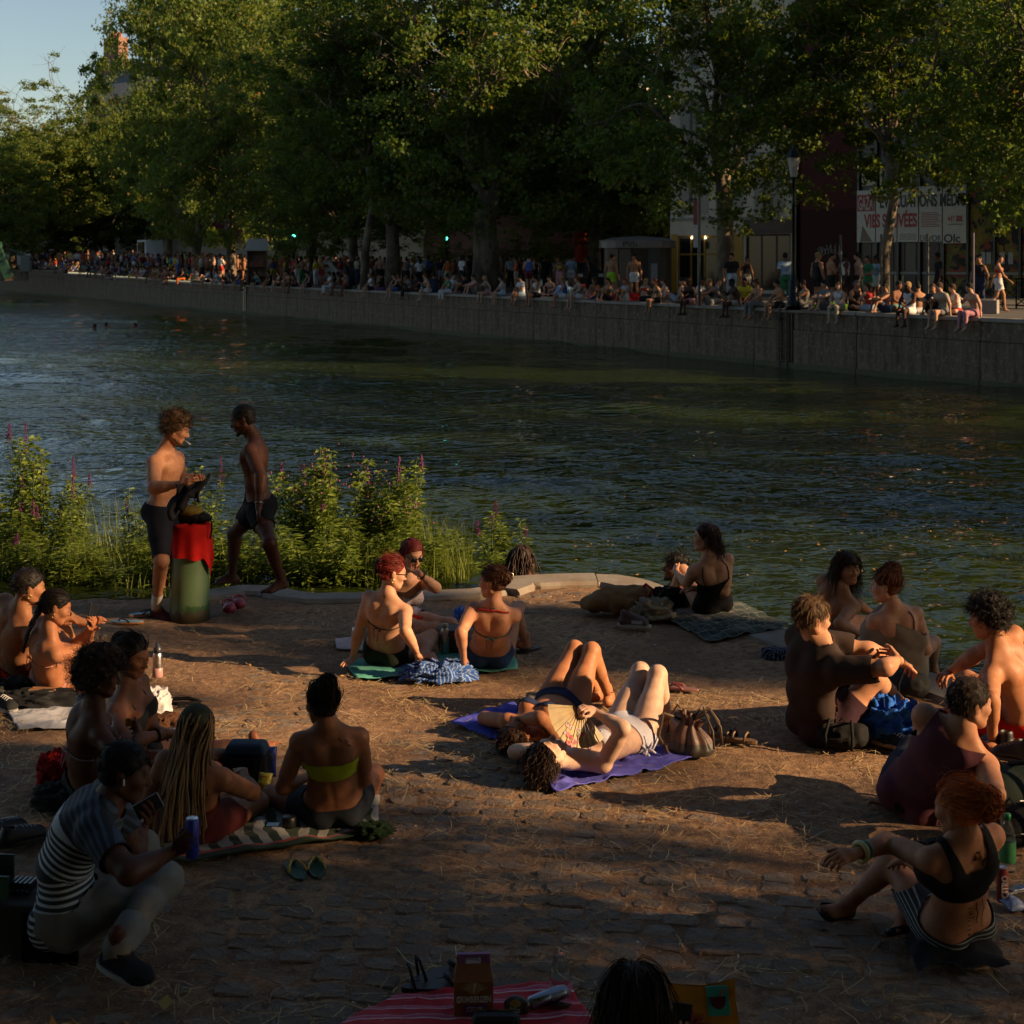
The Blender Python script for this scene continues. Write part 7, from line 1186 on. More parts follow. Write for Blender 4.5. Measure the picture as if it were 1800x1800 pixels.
# the packed back rows at the far left read as one mass
SM = dict(skin='cloth:.30,.15,.09', hair='cloth:.02,.014,.010', a='cloth:.40,.40,.42', b='cloth:.02,.022,.03', c='cloth:.30,.06,.05', d='cloth:.06,.11,.22'); cm = {}; fr = stuff(tag(link('crowd_mass', None), 'packed back rows of tiny distant people along the quay', 'crowd'))
for j in range(300):
    px = rg.uniform(62, 470) if j < 215 else rg.uniform(470, 1000); p_ = onq(px, rg.uniform(3.0, 11.0) if j < 215 else rg.uniform(6.5, 13)); h = rg.uniform(1.58, 1.85); cc = rg.choice('aabbcd'); c2 = rg.choice('bbda'); x_, y_, z_ = p_
    for sx in (-.09, .09): cm.setdefault(c2 if rg.random() < .5 else 'skin', MB()).tube([(x_+sx, y_, z_), (x_+sx, y_, z_+h*.27), (x_+sx*.9, y_, z_+h*.5)], [.05, .065, .085], 6); cm.setdefault('skin', MB()).tube([(x_+sx*2.2, y_, z_+h*.80), (x_+sx*2.8, y_-.05, z_+h*.62), (x_+sx*2.4, y_-.12, z_+h*.48)], [.05, .042, .035], 6)
    cm.setdefault(cc if rg.random() < .7 else 'skin', MB()).tube([(x_, y_, z_+h*.46), (x_, y_, z_+h*.6), (x_, y_, z_+h*.76), (x_, y_, z_+h*.83)], [.15, .13, .17, .10], 8); cm.setdefault('skin', MB()).tube([(x_, y_, z_+h*.83), (x_, y_, z_+h*.87), (x_, y_-.02, z_+h*.93), (x_, y_-.02, z_+h*.97)], [.05, .06, .085, .05], 7); cm.setdefault('hair', MB()).tube([(x_, y_+.03, z_+h*.90), (x_, y_+.03, z_+h*.96), (x_, y_+.01, z_+h)], [.075, .09, .04], 7)
for k, m in cm.items(): stuff(m.build('figures', SM[k], fr, True))
# labels that tell look-alikes apart by what they are next to
LM = ((0, 'at lock gate'), (90, 'under leaning tree'), (175, 'left of white van'), (245, 'before white van'), (310, 'below red awning'), (395, 'left of wooden hut'), (440, 'by wooden hut'), (480, 'right of wooden hut'), (560, 'below road sign'), (640, 'near thin young tree'), (700, 'before pale facade'), (760, 'by red wall'), (810, 'at thick trunk'), (890, 'right of thick trunk'), (960, 'left of toilet cabin'), (1050, 'before toilet cabin'), (1160, 'right of toilet cabin'), (1215, 'at bus stop'), (1270, 'below yellow shop'), (1350, 'near street lamp'), (1420, 'before brick gable'), (1500, 'under poster'), (1640, 'below graffiti'))
def lm(px): return [n for x, n in LM if px >= x][-1] if px >= 0 else LM[0][1]
seen = {}
for r, lb, pos in ALL:
    px = 900+F*pos[0]/pos[1]; lb = (lb if 'lock posts' in lb else lb+' '+lm(px)); seen.setdefault(lb, []).append((px, r))
ORD = ['leftmost', 'second leftmost', 'third leftmost', 'fourth leftmost', 'fifth leftmost', 'sixth leftmost', 'seventh leftmost']
for lb, L in seen.items():
    for j, (px, r) in enumerate(sorted(L, key=lambda a: a[0])): r['label'] = lb if len(L) == 1 else '%s, %s' % (lb, ORD[min(j, 6)])
for k, p in PR.items():
    for o in list(p['root'].children_recursive)+[p['root']]: bpy.data.objects.remove(o)
# ================================================================== things lying about on the near bank
def uvmat(name, fn):
    @mat(name)
    def _(t):
        x = t.sep(t.attr('uvw')); n = t.noise(7, detail=3); w = t.noise(300, detail=2); c = fn(t, x); t.set(t.mix(t.ramp(n, (.3, .25), (.7, 0)), c, (0, 0, 0)), .9, Sheen_Weight=.1, Specular_IOR_Level=.2); t.bump(w, .4, .002)
def lines(t, x, freq, wd, a, b, ph=0.0): return t.mix(t.ramp(t.math('FRACT', t.math('ADD', t.math('MULTIPLY', x, freq), ph)), (wd-.02, 0), (wd+.02, 1)), a, b)
def f_tartan(t, x):
    a = lines(t, x[0], 9, .04, (.24, .27, .26), (.006, .022, .019)); m = t.ramp(t.math('FRACT', t.math('MULTIPLY', x[1], 7)), (.035, 0), (.06, 1)); return t.mix(m, (.22, .25, .24), a)
uvmat('tartan', f_tartan)
def f_zebra(t, x):
    n = t.noise(2.2, t.attr('uvw'), 2); s = t.math('FRACT', t.math('ADD', t.math('MULTIPLY', x[0], 11), t.math('MULTIPLY', n, 1.6))); c = t.mix(t.ramp(s, (.47, 0), (.51, 1)), (.014, .030, .012), (.34, .33, .30)); e = t.ramp(x[1], (.085, 0), (.09, 1)); e2 = t.ramp(x[1], (.115, 1), (.12, 0)); c = t.mix(t.math('MULTIPLY', e, e2), c, (.42, .06, .05)); return t.mix(e, (.014, .030, .012), c)
uvmat('zebra', f_zebra)
def f_redstripe(t, x):
    n = t.noise(3, t.attr('uvw'), 2); y = t.math('ADD', x[1], t.math('MULTIPLY', n, .02)); s = t.math('FRACT', t.math('MULTIPLY', y, 5)); return t.ramp(s, (0, (.55, .018, .035)), (.40, (.55, .018, .035)), (.42, (.7, .6, .62)), (.46, (.7, .6, .62)), (.48, (.58, .09, .17)), (.68, (.58, .09, .17)), (.70, (.7, .6, .62)), (.73, (.48, .018, .04)))
uvmat('red_stripes', f_redstripe); uvmat('blue_stripes', lambda t, x: lines(t, x[0], 60, .30, (.26, .36, .56), (.022, .085, .33))); uvmat('navy_stripes', lambda t, x: lines(t, x[0], 22, .4, (.10, .13, .20), (.012, .018, .045)))
def solid(o, t=.006): m = o.modifiers.new('s', 'SOLIDIFY'); m.thickness = t; m.offset = -1; return o
def sheet(name, label, cat, pts, matn, wr=.010, seed=0, nu=46, nv=34, sc=7, edge_w=.02, group=None, z=.012):
    P = V([gnd(*p) for p in pts]); c = P.mean(0)
    def fn(u, v):
        p = (P[0]*((1-u)*(1-v))[:, None]+P[1]*(u*(1-v))[:, None]+P[2]*(u*v)[:, None]+P[3]*((1-u)*v)[:, None]); q = np.c_[p[:, :2], np.full(len(p), seed*3.1)]; p = p+np.stack([noise(q, 3, seed), noise(q, 3, seed+1), 0*u], 1)*edge_w
        r = 1-np.abs(noise(q*V(1, 1.4, 1), sc, seed+2)); r2 = 1-np.abs(noise(q*V(1.3, 1, 1), sc*2.1, seed+3)); p[:, 2] = gh(p[:, :2])+z+.008+wr*(np.maximum(0, r-.45)*2.2+.6*np.maximum(0, r2-.5)); return p
    v, f, uv = grid(nu, nv, fn); base = (c[0], c[1], GZ); return tag(solid(link(name, mesh(name, v-V(*base), f, matn, True, {'uvw': ('FLOAT_VECTOR', uv)}), None, base), .005), label, cat, group)
def heap(name, label, cat, px, py, r, matn, seed=0, rid=.35, sc=7, yaw=0, group=None, flat=2.0, parent=None, z=0):
    g = gnd(px, py)+V(0, r[1]*.6, z)
    def fn(u, v):
        th = u*2*math.pi; ph = v*math.pi/2; s = np.cos(ph)**(1/flat); d = np.stack([np.cos(th)*s, np.sin(th)*s, np.sin(ph)**.9], 1); q = d+seed*7.3; k = 1+rid*(1-2*np.abs(noise(q, sc*.35, seed)))*.55+rid*.5*(1-2*np.abs(noise(q, sc*.8, seed+3)))+.15*noise(q, 1.3, seed+5); p = d*k[:, None]*V(*r); p[:, 2] = np.maximum(p[:, 2], 0)+.004; return p
    v, f, uv = grid(64, 26, fn); o = link(name, mesh(name, v@rot((0, 0, 1), yaw).T, f, matn, True, {'uvw': ('FLOAT_VECTOR', uv)}), parent, tuple(g)); return tag(o, label, cat, group) if label else o
def blob(prims, res, name, matn, parent, loc=None, bump=0.0, sc=20, seed=0):
    lo = np.min([p[1] for p, _ in prims], 0)-.03; hi = np.max([p[2] for p, _ in prims], 0)+.03; g = Grid(lo, hi, res); D = g.new()
    for p, k in prims: g.add(D, p, k)
    if bump: P = np.stack(np.meshgrid(*g.ax, indexing='ij'), -1); m = np.abs(D) < .06; D[m] += bump*(1-2*np.abs(noise(P[m], sc, seed)))
    v, f = nets(g, D); return link(name, mesh(name, v, f, matn, True), parent, loc)
I3 = np.eye(3); E3 = lambda c, r: s_el(c, I3, V(*r))
def place(name, label, cat, px, py, yaw=0, group=None, z=0.0): g = gnd(px, py); return thing(name, label, cat, (g[0], g[1], GZ+.008+z), math.radians(yaw), group)
# -- bollard with towel, bag and cap
@mat('old_green_paint')
def _(t):
    c = t.co('Object'); n = t.noise(5, c, 6, .65); n2 = t.noise(26, c, 5, .7); z = t.sep(c)[2]; b = t.mix(n, (.085, .150, .070), (.125, .200, .100)); low = t.math('ADD', z, t.math('MULTIPLY', n, .25)); b = t.mix(t.math('MULTIPLY', t.ramp(low, (.24, 1), (.26, 0)), t.ramp(t.math('ADD', t.sep(c)[0], t.math('MULTIPLY', n2, .1)), (.03, 0), (.06, 1))), b, (.018, .095, .022)); b = t.mix(t.ramp(t.math('ADD', z, t.math('MULTIPLY', n2, .22)), (.16, 1), (.20, 0)), b, (.050, .038, .022)); b = t.mix(t.ramp(n2, (.66, 0), (.69, 1)), b, (.05, .05, .03)); t.set(b, .55); t.bump(n2, .35, .006)
t = place('bollard', 'thick green painted mooring bollard with worn paint under a red towel', 'bollard', 326, 1092); BX = V(*t.location)+V(0, .17, 0); t.location = tuple(BX); MB().lathe([(.172, -.05), (.170, .04), (.166, .40), (.165, .72), (.158, .755), (.14, .775), (.0, .782)], 40).build('shaft', 'old_green_paint', t, True)
def fn(u, v):
    th = u*2*math.pi; L = np.interp(th, [0, .4, 2.6, 2.95, 3.15, 3.65, 3.85, 4.05, 5.35, 5.55, 5.8, 6.1, 6.28], [.34, .08, .06, .12, .50, .58, .22, .26, .29, .28, .37, .44, .34]); r = np.where(v < .4, v/.4*.17, .17+.008+.012*np.sin(th*9)*(v-.4)/.6+.035*(v-.4)*(L > .25)); z = np.where(v < .4, .792, .792-(v-.4)/.6*L)+.006*np.sin(th*6+v*5); return np.stack([np.cos(th)*r, np.sin(th)*r, z], 1)
v, f, uv = grid(120, 26, fn); tag(link('red_towel', mesh('red_towel', v, f, 'cloth:.52,.012,.010', True), None, tuple(BX)), 'bright red towel draped over the green bollard', 'towel')
t = thing('belt_bag', 'black pouch bag lying on the red towel on the bollard', 'bag', tuple(BX+V(0, 0, .795))); blob([(E3((.01, 0, .05), (.165, .09, .055)), .02), (E3((.13, 0, .035), (.07, .05, .03)), .03)], .009, 'pouch', 'cloth:.010,.010,.012', t, None, .006, 18); MB().tube([(.15, -.02, .03), (.20, -.06, .02), (.205, -.08, -.06), (.19, -.09, -.12)], .008, 6).build('strap', 'cloth:.010,.010,.012', t)
t = thing('cap', 'khaki peaked cap lying on the black pouch', 'cap', tuple(BX+V(-.03, 0, .895)), math.radians(175)); blob([(E3((-.03, 0, .0), (.115, .095, .055)), .02)], .009, 'crown', 'cloth:.20,.145,.030', t, None, .004, 16); v, f, _ = grid(14, 6, lambda u, w: np.stack([.06+.12*w*(1-(2*u-1)**2*.55), (u-.5)*.17, .0-.018*w-.03*(2*u-1)**2], 1)); solid(link('peak', mesh('peak', v, f, 'cloth:.22,.16,.035', True), t), .004)
# garment in the standing man's hands
c0, c1 = MAN1.J['gripR'], MAN1.J['gripL']
def fn(u, v):
    a = at(310, 848, c0[1]-.05); b = at(366, 834, c0[1]-.03); p = a+(b-a)*(u+.06*np.sin(v*7))[:, None]; q = np.c_[u*3, v*2, u*0]; fold = np.sin(u*15+2.5*noise(q, .8, 5)+v*1.5)
    return p+np.stack([(-.05-.04*u)*v+.02*noise(q, 1.3, 1), .045*fold*(.3+v)+.03*noise(q, 1.4, 2), -(.25+.07*np.cos(u*4)+.05*noise(q*V(1, 0, 1), 2, 7))*v-.05*np.sin(math.pi*u)*(1-v)+.012*fold], 1)
v, f, uv = grid(44, 34, fn); tag(solid(link('dark_jacket', mesh('dark_jacket', v-c0, f, 'cloth:.012,.012,.016', True), None, tuple(c0)), .018), 'black jacket held up by the curly haired standing man', 'jacket')
# -- footwear
FS = [(math.cos(a)*.135, math.sin(a)*(.046+.008*math.cos(a))) for a in np.arange(20)*2*math.pi/20]
def flipflop(px, py, yaw, sole, strap, label, group, side=None):
    t = place('flip_flop', label, 'flip-flop', px, py, yaw, group); MB().prism(FS, .0, .016).build('sole', sole, t, bevel=.004)
    if side: MB().prism([(x*1.01, y*1.02) for x, y in FS], -.004, .008).build('sole_edge', side, t)
    MB().tube([(.075, 0, .014), (.055, .012, .040), (.0, .036, .030), (-.03, .044, .010)], .0065, 6).tube([(.075, 0, .014), (.055, -.012, .040), (.0, -.036, .030), (-.03, -.044, .010)], .0065, 6).build('strap', strap, t, True)
flipflop(224, 1096, 178, 'plastic:.20,.34,.44', 'plastic:.012,.012,.014', 'pale blue flip-flop with black straps lying flat left of the bollard', 'pale blue flip-flops', 'plastic:.45,.16,.04'); flipflop(254, 1082, 25, 'plastic:.20,.34,.44', 'plastic:.012,.012,.014', 'pale blue flip-flop with orange edge beside the maroon shoe', 'pale blue flip-flops', 'plastic:.45,.16,.04')
flipflop(521, 1535, 110, 'plastic:.006,.060,.034', 'plastic:.50,.30,.03', 'green flip-flop with yellow straps, left one of the pair below the blanket', 'green flip-flops'); flipflop(556, 1531, 100, 'plastic:.006,.060,.034', 'plastic:.50,.30,.03', 'green flip-flop with yellow straps, right one of the pair below the blanket', 'green flip-flops')
flipflop(1196, 1214, 160, 'plastic:.30,.14,.11', 'plastic:.28,.05,.05', 'pinkish flip-flop with red strap behind the pale sunbather', None)
def clog(px, py, yaw, label):
    t = place('clog', label, 'clog', px, py, yaw, 'pink clogs'); L = [(s_ec((-.10, 0, .035), (.08, 0, .030), V(0, 1, 0), (.044, .035), (.052, .030)), .02), (E3((.07, 0, .045), (.07, .052, .042)), .03)]; lo = np.min([p[1] for p, _ in L], 0)-.02; hi = np.max([p[2] for p, _ in L], 0)+.02; g = Grid(lo, hi, .007); D = g.new()
    for p, k in L: g.add(D, p, k)
    g.add(D, E3((-.06, 0, .075), (.085, .034, .055)), .008, True); v, f = nets(g, D); v[:, 2] = np.maximum(v[:, 2], 0); link('shell', mesh('shell', v, f, 'plastic:.36,.045,.085', True), t); MB().tube([(.0, .046, .05), (-.07, .052, .075), (-.115, 0, .08), (-.07, -.052, .075), (.0, -.046, .05)], .009, 6).build('heel_strap', 'plastic:.36,.045,.085', t, True)
    for a in range(5): MB().lathe([(.008, 0), (.008, .003)], 8, (.075+.025*(a % 2), -.03+.015*a, .083-.006*abs(a-2))).build('vent_hole', 'plastic:.02,.01,.012', t)
clog(402, 1076, -75, 'pink clog lying left, toe towards us, right of the bollard'); clog(420, 1068, -80, 'pink clog lying right, behind its twin near the bollard')
def shoe(px, py, yaw, up, sole, label, high=False, group=None, lace='plastic:.4,.4,.4', tilt=0):
    t = place('shoe', label, 'shoe', px, py, yaw, group); t.rotation_euler[0] = math.radians(tilt); hz = .11 if high else .075; L = [(s_ec((-.10, 0, .045), (.09, 0, .035), V(0, 1, 0), (.040, .035), (.046, .026)), .02), (s_rc((-.085, 0, .05), (-.085, 0, hz+.01), .038, .036), .03), (s_rc((-.05, 0, hz-.01), (.07, 0, .05), .034, .030), .03)]; g = Grid(V(-.17, -.08, -.02), V(.17, .08, .19), .007); D = g.new()
    for p, k in L: g.add(D, p, k)
    g.add(D, s_rc((-.075, 0, hz+.03), (-.075, 0, hz-.02), .030, .022), .008, True); v, f = nets(g, D); v[:, 2] = np.maximum(v[:, 2], .012); v, f = clip(v, f, hz+.03-v[:, 2]); link('upper', mesh('upper', v, f, up, True), t); MB().prism([(x*1.07-.005, y*1.08) for x, y in FS], .0, .026).build('sole', sole, t, bevel=.005); m = MB()
    for j in range(4): x = .055-.022*j; z = .078+.004*j+(.006*j if high else 0); m.tube([(x, -.024, z), (x-.008, .0, z+.010), (x, .024, z)], .0035, 5)
    m.build('laces', lace, t); return t
shoe(1545, 1308, -62, 'cloth:.018,.035,.075', 'plastic:.40,.34,.26', 'navy canvas shoe with pale sole, left of its pair under the blue jersey', group='navy shoes'); shoe(1580, 1318, -62, 'cloth:.018,.035,.075', 'plastic:.40,.34,.26', 'navy canvas shoe with pale sole, right of its pair by the plum tank top', group='navy shoes')
bb = shoe(1116, 1104, -15, 'cloth:.14,.10,.10', 'plastic:.48,.44,.36', 'colourful red and white basketball shoe beside the beige trousers', True, lace='plastic:.5,.12,.06'); MB().box((-.02, -.047, .035), (.07, -.038, .06)).build('side_flash', 'plastic:.5,.5,.48', bb)
shoe(1778, 1338, 150, 'leather:.012,.012,.012', 'plastic:.014,.014,.014', 'black leather boot behind the plum tank top, right of two', True, 'black boots'); shoe(1752, 1320, 120, 'leather:.012,.012,.012', 'plastic:.014,.014,.014', 'black leather boot behind the plum tank top, left of two', True, 'black boots')
shoe(8, 1250, -40, 'cloth:.02,.022,.025', 'plastic:.3,.3,.3', 'dark trainer lying on the black bag at the left edge', group='shoes at the left edge'); shoe(12, 1472, 60, 'leather:.010,.010,.012', 'plastic:.02,.02,.02', 'black trainer in shade at left, farther of two', group='black trainers in shade'); shoe(42, 1484, 40, 'leather:.010,.010,.012', 'plastic:.02,.02,.02', 'black trainer in shade at left, nearer of two', group='black trainers in shade')
for i, (px, py, yw) in enumerate(((1272, 1296, 160), (1296, 1304, 150))):
    t = place('sandal', ('brown strap sandal leaning on the drawstring bag', 'brown strap sandal lying right of the drawstring bag')[i], 'sandal', px, py, yw, 'brown sandals'); MB().prism(FS, 0, .018).build('sole', 'leather:.13,.075,.035', t)
    for x, r in ((.06, .05), (.02, .052), (-.06, .05)): MB().tube([(x, -.046, .012), (x-.005, -.03, .05), (x-.008, 0, .062), (x-.005, .03, .05), (x, .046, .012)], .008, 6).build('strap', 'leather:.15,.085,.04', t, True)
for i, (px, py, yw) in enumerate(((762, 1742, 10), (772, 1722, 30))):
    t = place('black_sandal', ('black flat shoe in front beside the beer carton', 'black strap sandal behind, beside the beer carton')[i], 'sandal', px, py, yw, 'black sandals by the carton'); MB().prism(FS, 0, .022).build('sole', 'leather:.012,.012,.014', t); MB().tube([(.09, -.035, .02), (.06, -.02, .05), (.05, .0, .055), (.06, .02, .05), (.09, .035, .02)], .012, 6).build('vamp', 'leather:.012,.012,.014', t, True); MB().tube([(-.08, -.038, .02), (-.10, -.02, .10), (-.11, 0, .115), (-.10, .02, .10), (-.08, .038, .02)], .007, 6).build('heel_strap', 'leather:.012,.012,.014', t, True)
# -- cloths
sheet('striped_blanket', 'green and white wavy striped picnic blanket with red border', 'blanket', ((290, 1528), (672, 1466), (668, 1398), (250, 1440)), 'zebra', .012, 1); heap('blanket_corner', 'bunched green corner of the striped blanket at its right end', 'blanket', 655, 1472, (.085, .06, .055), 'cloth:.016,.034,.014', 4)
sheet('turquoise_towel', 'turquoise towel under the two women in bikinis', 'towel', ((625, 1196), (908, 1176), (905, 1140), (600, 1160)), 'cloth:.10,.36,.30', .010, 2); sheet('blue_towel', 'blue violet towel under the tanned sunbather', 'towel', ((890, 1318), (960, 1290), (900, 1238), (792, 1275)), 'cloth:.075,.085,.46', .014, 3, sc=9); sheet('violet_towel', 'blue violet towel under the pale sunbather', 'towel', ((978, 1398), (1216, 1340), (1150, 1306), (918, 1350)), 'cloth:.11,.11,.50', .022, 5, sc=8)
sheet('tartan_blanket', 'dark green tartan blanket with white lines under the black swimsuit', 'blanket', ((1250, 1132), (1396, 1108), (1300, 1060), (1170, 1088)), 'tartan', .016, 6, 52, 40); sheet('grey_cloth', 'crumpled pale grey cloth left of the afro haired woman', 'cloth', ((35, 1286), (130, 1282), (140, 1244), (10, 1256)), 'cloth:.34,.35,.40', .012, 7); sheet('pale_towel', 'white towel scrap left of the dark green bikini', 'towel', ((592, 1142), (640, 1146), (640, 1122), (590, 1126)), 'cloth:.46,.42,.46', .008, 8, 20, 14)
sheet('red_striped_towel', 'red and pink towel with white stripes along the bottom edge', 'towel', ((500, 1850), (1075, 1850), (1005, 1738), (700, 1752)), 'red_stripes', .012, 9, 60, 40)
heap('striped_shirt', 'crumpled blue and white striped shirt on the turquoise towel', 'shirt', 768, 1198, (.20, .11, .10), 'blue_stripes', 2, .5, 9); heap('navy_striped_shirt', 'crumpled navy striped shirt behind the brown t-shirt man', 'shirt', 1368, 1160, (.10, .08, .06), 'navy_stripes', 6); heap('blue_jersey', 'bright blue jersey thrown over the black backpack', 'jersey', 1562, 1306, (.21, .13, .19), 'cloth:.025,.130,.55', 3, .55, 9, -28)
heap('beige_trousers', 'crumpled beige trousers beside the jute bag', 'trousers', 1150, 1090, (.15, .13, .13), 'cloth:.27,.235,.17', 8, .5); sheet('trouser_leg', 'loose leg of beige trousers trailing on the ground', 'trousers', ((1078, 1106), (1118, 1092), (1128, 1082), (1092, 1096)), 'cloth:.27,.235,.17', .02, 4, 16, 10); heap('black_clothes', 'pile of black clothes left of the black swimsuit', 'clothes', 1176, 1072, (.16, .12, .13), 'cloth:.010,.010,.014', 9, .45)
heap('red_cloth', 'bright red garment between the two red haired women', 'garment', 712, 1124, (.14, .10, .16), 'cloth:.60,.016,.010', 5, .4); heap('red_bag', 'red cloth on the ground behind the afro haired woman', 'garment', 92, 1392, (.09, .12, .16), 'cloth:.36,.012,.010', 6, .3); heap('grey_cardigan', 'dark grey garment spread under the afro haired woman', 'garment', 130, 1424, (.20, .16, .10), 'cloth:.020,.021,.020', 7); heap('white_bundle', 'white bundled cloth with striped band beside the low bun woman', 'clothes', 272, 1262, (.09, .10, .16), 'cloth:.55,.54,.56', 8, .3); heap('brown_jacket', 'brown jacket with white piping behind the cap', 'jacket', 286, 1292, (.11, .10, .09), 'cloth:.07,.030,.016', 9); heap('blue_bag', 'bright blue plastic bag behind the blue bikini', 'plastic bag', 812, 1108, (.06, .05, .13), 'plastic:.03,.16,.60', 11, .5); heap('black_bag', 'black soft bag under the pink bikini at left', 'bag', 58, 1246, (.26, .10, .09), 'cloth:.016,.017,.020', 12, .35); heap('dark_clothes', 'dark clothes heaped at the left edge of the picture', 'clothes', 8, 1228, (.18, .12, .10), 'cloth:.035,.040,.042', 13); heap('teal_cloth', 'dark teal clothing beside the long brown hair', 'clothes', 1500, 1128, (.12, .08, .06), 'cloth:.010,.045,.035', 14)
t = place('notebook', 'tan paper notebook lying on the black bag', 'notebook', 76, 1238, -8, z=.085); MB().box((-.09, -.045, 0), (.09, .045, .014)).build('cover', 'paint:.33,.17,.085', t); MB().box((-.087, -.048, .003), (.087, -.044, .011)).build('pages', 'paint:.5,.45,.36', t)
t = place('bag_strap', 'black webbing strap lying behind the olive cap', 'strap', 318, 1240, 10); MB().tube([(-.13, 0, .012), (-.05, .03, .03), (.05, .035, .03), (.13, .0, .012), (.05, -.03, .012), (-.13, 0, .012)], .013, 6).build('webbing', 'cloth:.012,.012,.014', t, True); MB().box((-.02, -.045, .0), (.03, -.015, .02)).build('buckle', 'plastic:.012,.012,.012', t)
# -- bags
t = place('jute_bag', 'large brown jute bag with red print lying on its side by the kerb', 'bag', 1085, 1084, -12); o = blob([(E3((0, .12, .11), (.27, .15, .125)), .03), (E3((.17, .12, .13), (.13, .14, .12)), .05), (E3((-.22, .12, .07), (.12, .12, .075)), .04)], .013, 'sack', 'cloth:.235,.135,.060', t, None, .012, 9); MB().tube([(.27, .06, .16), (.30, .0, .24), (.24, .05, .27), (.20, .10, .22)], .012, 6).build('red_handle', 'cloth:.32,.02,.03', t, True); pr = MB(); 
for q in ((.205, -.005, .09), ): pr.prism([(math.cos(a)*.035, math.sin(a)*.075) for a in np.arange(14)*2*math.pi/14], -.006, .006, rot((0, 0, 1), -62)@rot((1, 0, 0), 90)@I3, V(.245, -.015, .125))
pr.build('red_print', 'cloth:.26,.025,.03', t); text('COFFEE', .10, .025, 'cloth:.28,.18,.10', t, (.20, -.040, .115), 'print_lettering', 0)
t = place('drawstring_bag', 'brown leather drawstring bag with dark base beside the pale sunbather', 'bag', 1212, 1334, -12); 
def fn(u, v): th = u*2*math.pi; r = np.interp(v, [0, .12, .45, .8, 1], [.13, .145, .115, .05, .07]); pl = 1+(.02+.16*v)*np.cos(th*9+noise(np.c_[th, v*3, v*0], 1, 1)); return np.stack([np.cos(th)*r*pl, .10+np.sin(th)*r*pl*.72, v*.23*(1-.18*np.cos(th)*v)], 1)
v, f, uv = grid(80, 22, fn); k = f[:, 0]//80 < 7; link('bag_base', mesh('bag_base', v, f[k], 'leather:.045,.038,.032', True), t); link('bag_body', mesh('bag_body', v, f[~k], 'leather:.125,.062,.046', True), t); m = MB()
for a in (-40, -10, 30, 60, 140): d = rot((0, 0, 1), a)@V(1, 0, 0); m.tube([V(0, .10, .22)+d*.05, V(0, .10, .27)+d*.12, V(0, .08, .18)+d*.19, V(0, .07, .08)+d*.20], .007, 5)
m.build('cord', 'leather:.10,.06,.03', t, True); MB().tube([(-.06, .1, .20), (-.16, .02, .26), (-.19, .0, .12), (-.13, .0, .02)], .010, 6).build('shoulder_strap', 'leather:.10,.06,.03', t, True)
def backpack(px, py, yaw, s, matn, label, lie=True):
    t = place('backpack', label, 'backpack', px, py, yaw); t.scale = (s, s, s); blob([(s_ec((-.15, .16, .12), (.16, .16, .13), V(0, 1, 0), (.16, .11), (.15, .12)), .04), (s_ec((-.10, .02, .09), (.10, .02, .09), V(0, 1, 0), (.06, .07), (.055, .07)), .03)], .014, 'pack', matn, t, None, .008, 11, 3)
    for x in (-.09, .09): MB().tube([(x, .20, .24), (x*1.2, .05, .29), (x*1.5, -.06, .16), (x*1.4, -.05, .03)], .016, 6).build('shoulder_strap', 'cloth:.012,.012,.014', t, True)
    MB().tube([(-.10, -.045, .12), (0, -.06, .135), (.10, -.045, .12)], .004, 5).build('zip', 'metal:.3,.3,.3', t); MB().tube([(-.03, .17, .245), (0, .18, .285), (.03, .17, .245)], .008, 6).build('grab_loop', 'cloth:.012,.012,.014', t); return t
backpack(1476, 1322, -20, .62, 'cloth:.014,.014,.015', 'black backpack with grey pocket under the blue jersey'); backpack(1570, 1226, -60, .72, 'cloth:.030,.032,.034', 'dark grey backpack behind the blue jersey'); backpack(1782, 1450, 12, 1.05, 'cloth:.025,.036,.030', 'dark green backpack cut by the right edge, above the bottle')
backpack(1790, 1500, 0, .8, 'cloth:.010,.010,.010', 'black bag behind the green labelled bottle')
t = place('cooler_bag', 'denim blue and black cooler bag behind the blonde braids', 'bag', 428, 1382, -4); MB().box((-.135, 0, 0), (.135, .18, .16), taper=.93).build('body', 'cloth:.012,.013,.018', t, bevel=.02); MB().box((-.127, .005, .162), (.127, .175, .225), taper=.82).build('lid', 'cloth:.030,.055,.095', t, bevel=.02); MB().tube([(-.11, -.01, .16), (-.09, -.03, .05), (.09, -.03, .05), (.11, -.01, .16)], .008, 6).build('handle', 'cloth:.010,.010,.012', t)
t = place('wicker_basket', 'brown woven bag between the steel bottle and blue bikini', 'basket', 795, 1150, 5); m = MB(); m.lathe([(.10, 0), (.115, .08), (.12, .17), (.11, .175), (.0, .16)], 18, (0, .11, 0)); m.build('basket', 'leather:.055,.030,.018', t, True); 
for z in np.arange(.02, .17, .03): MB().tube([(math.cos(a)*(.103+.1*z), .11+math.sin(a)*(.103+.1*z), z) for a in np.arange(18)*math.pi/9], .006, 5, closed=True).build('weave_band', 'leather:.075,.040,.024', t)
t = place('zip_pouch', 'black zipped pouch on the red striped towel', 'pouch', 872, 1822, 0); MB().box((-.095, -.02, 0), (.095, .05, .085)).build('pouch', 'leather:.012,.012,.013', t, bevel=.03); MB().tube([(-.09, .015, .088), (.09, .015, .088)], .004, 5).build('zip', 'metal:.45,.35,.15', t)
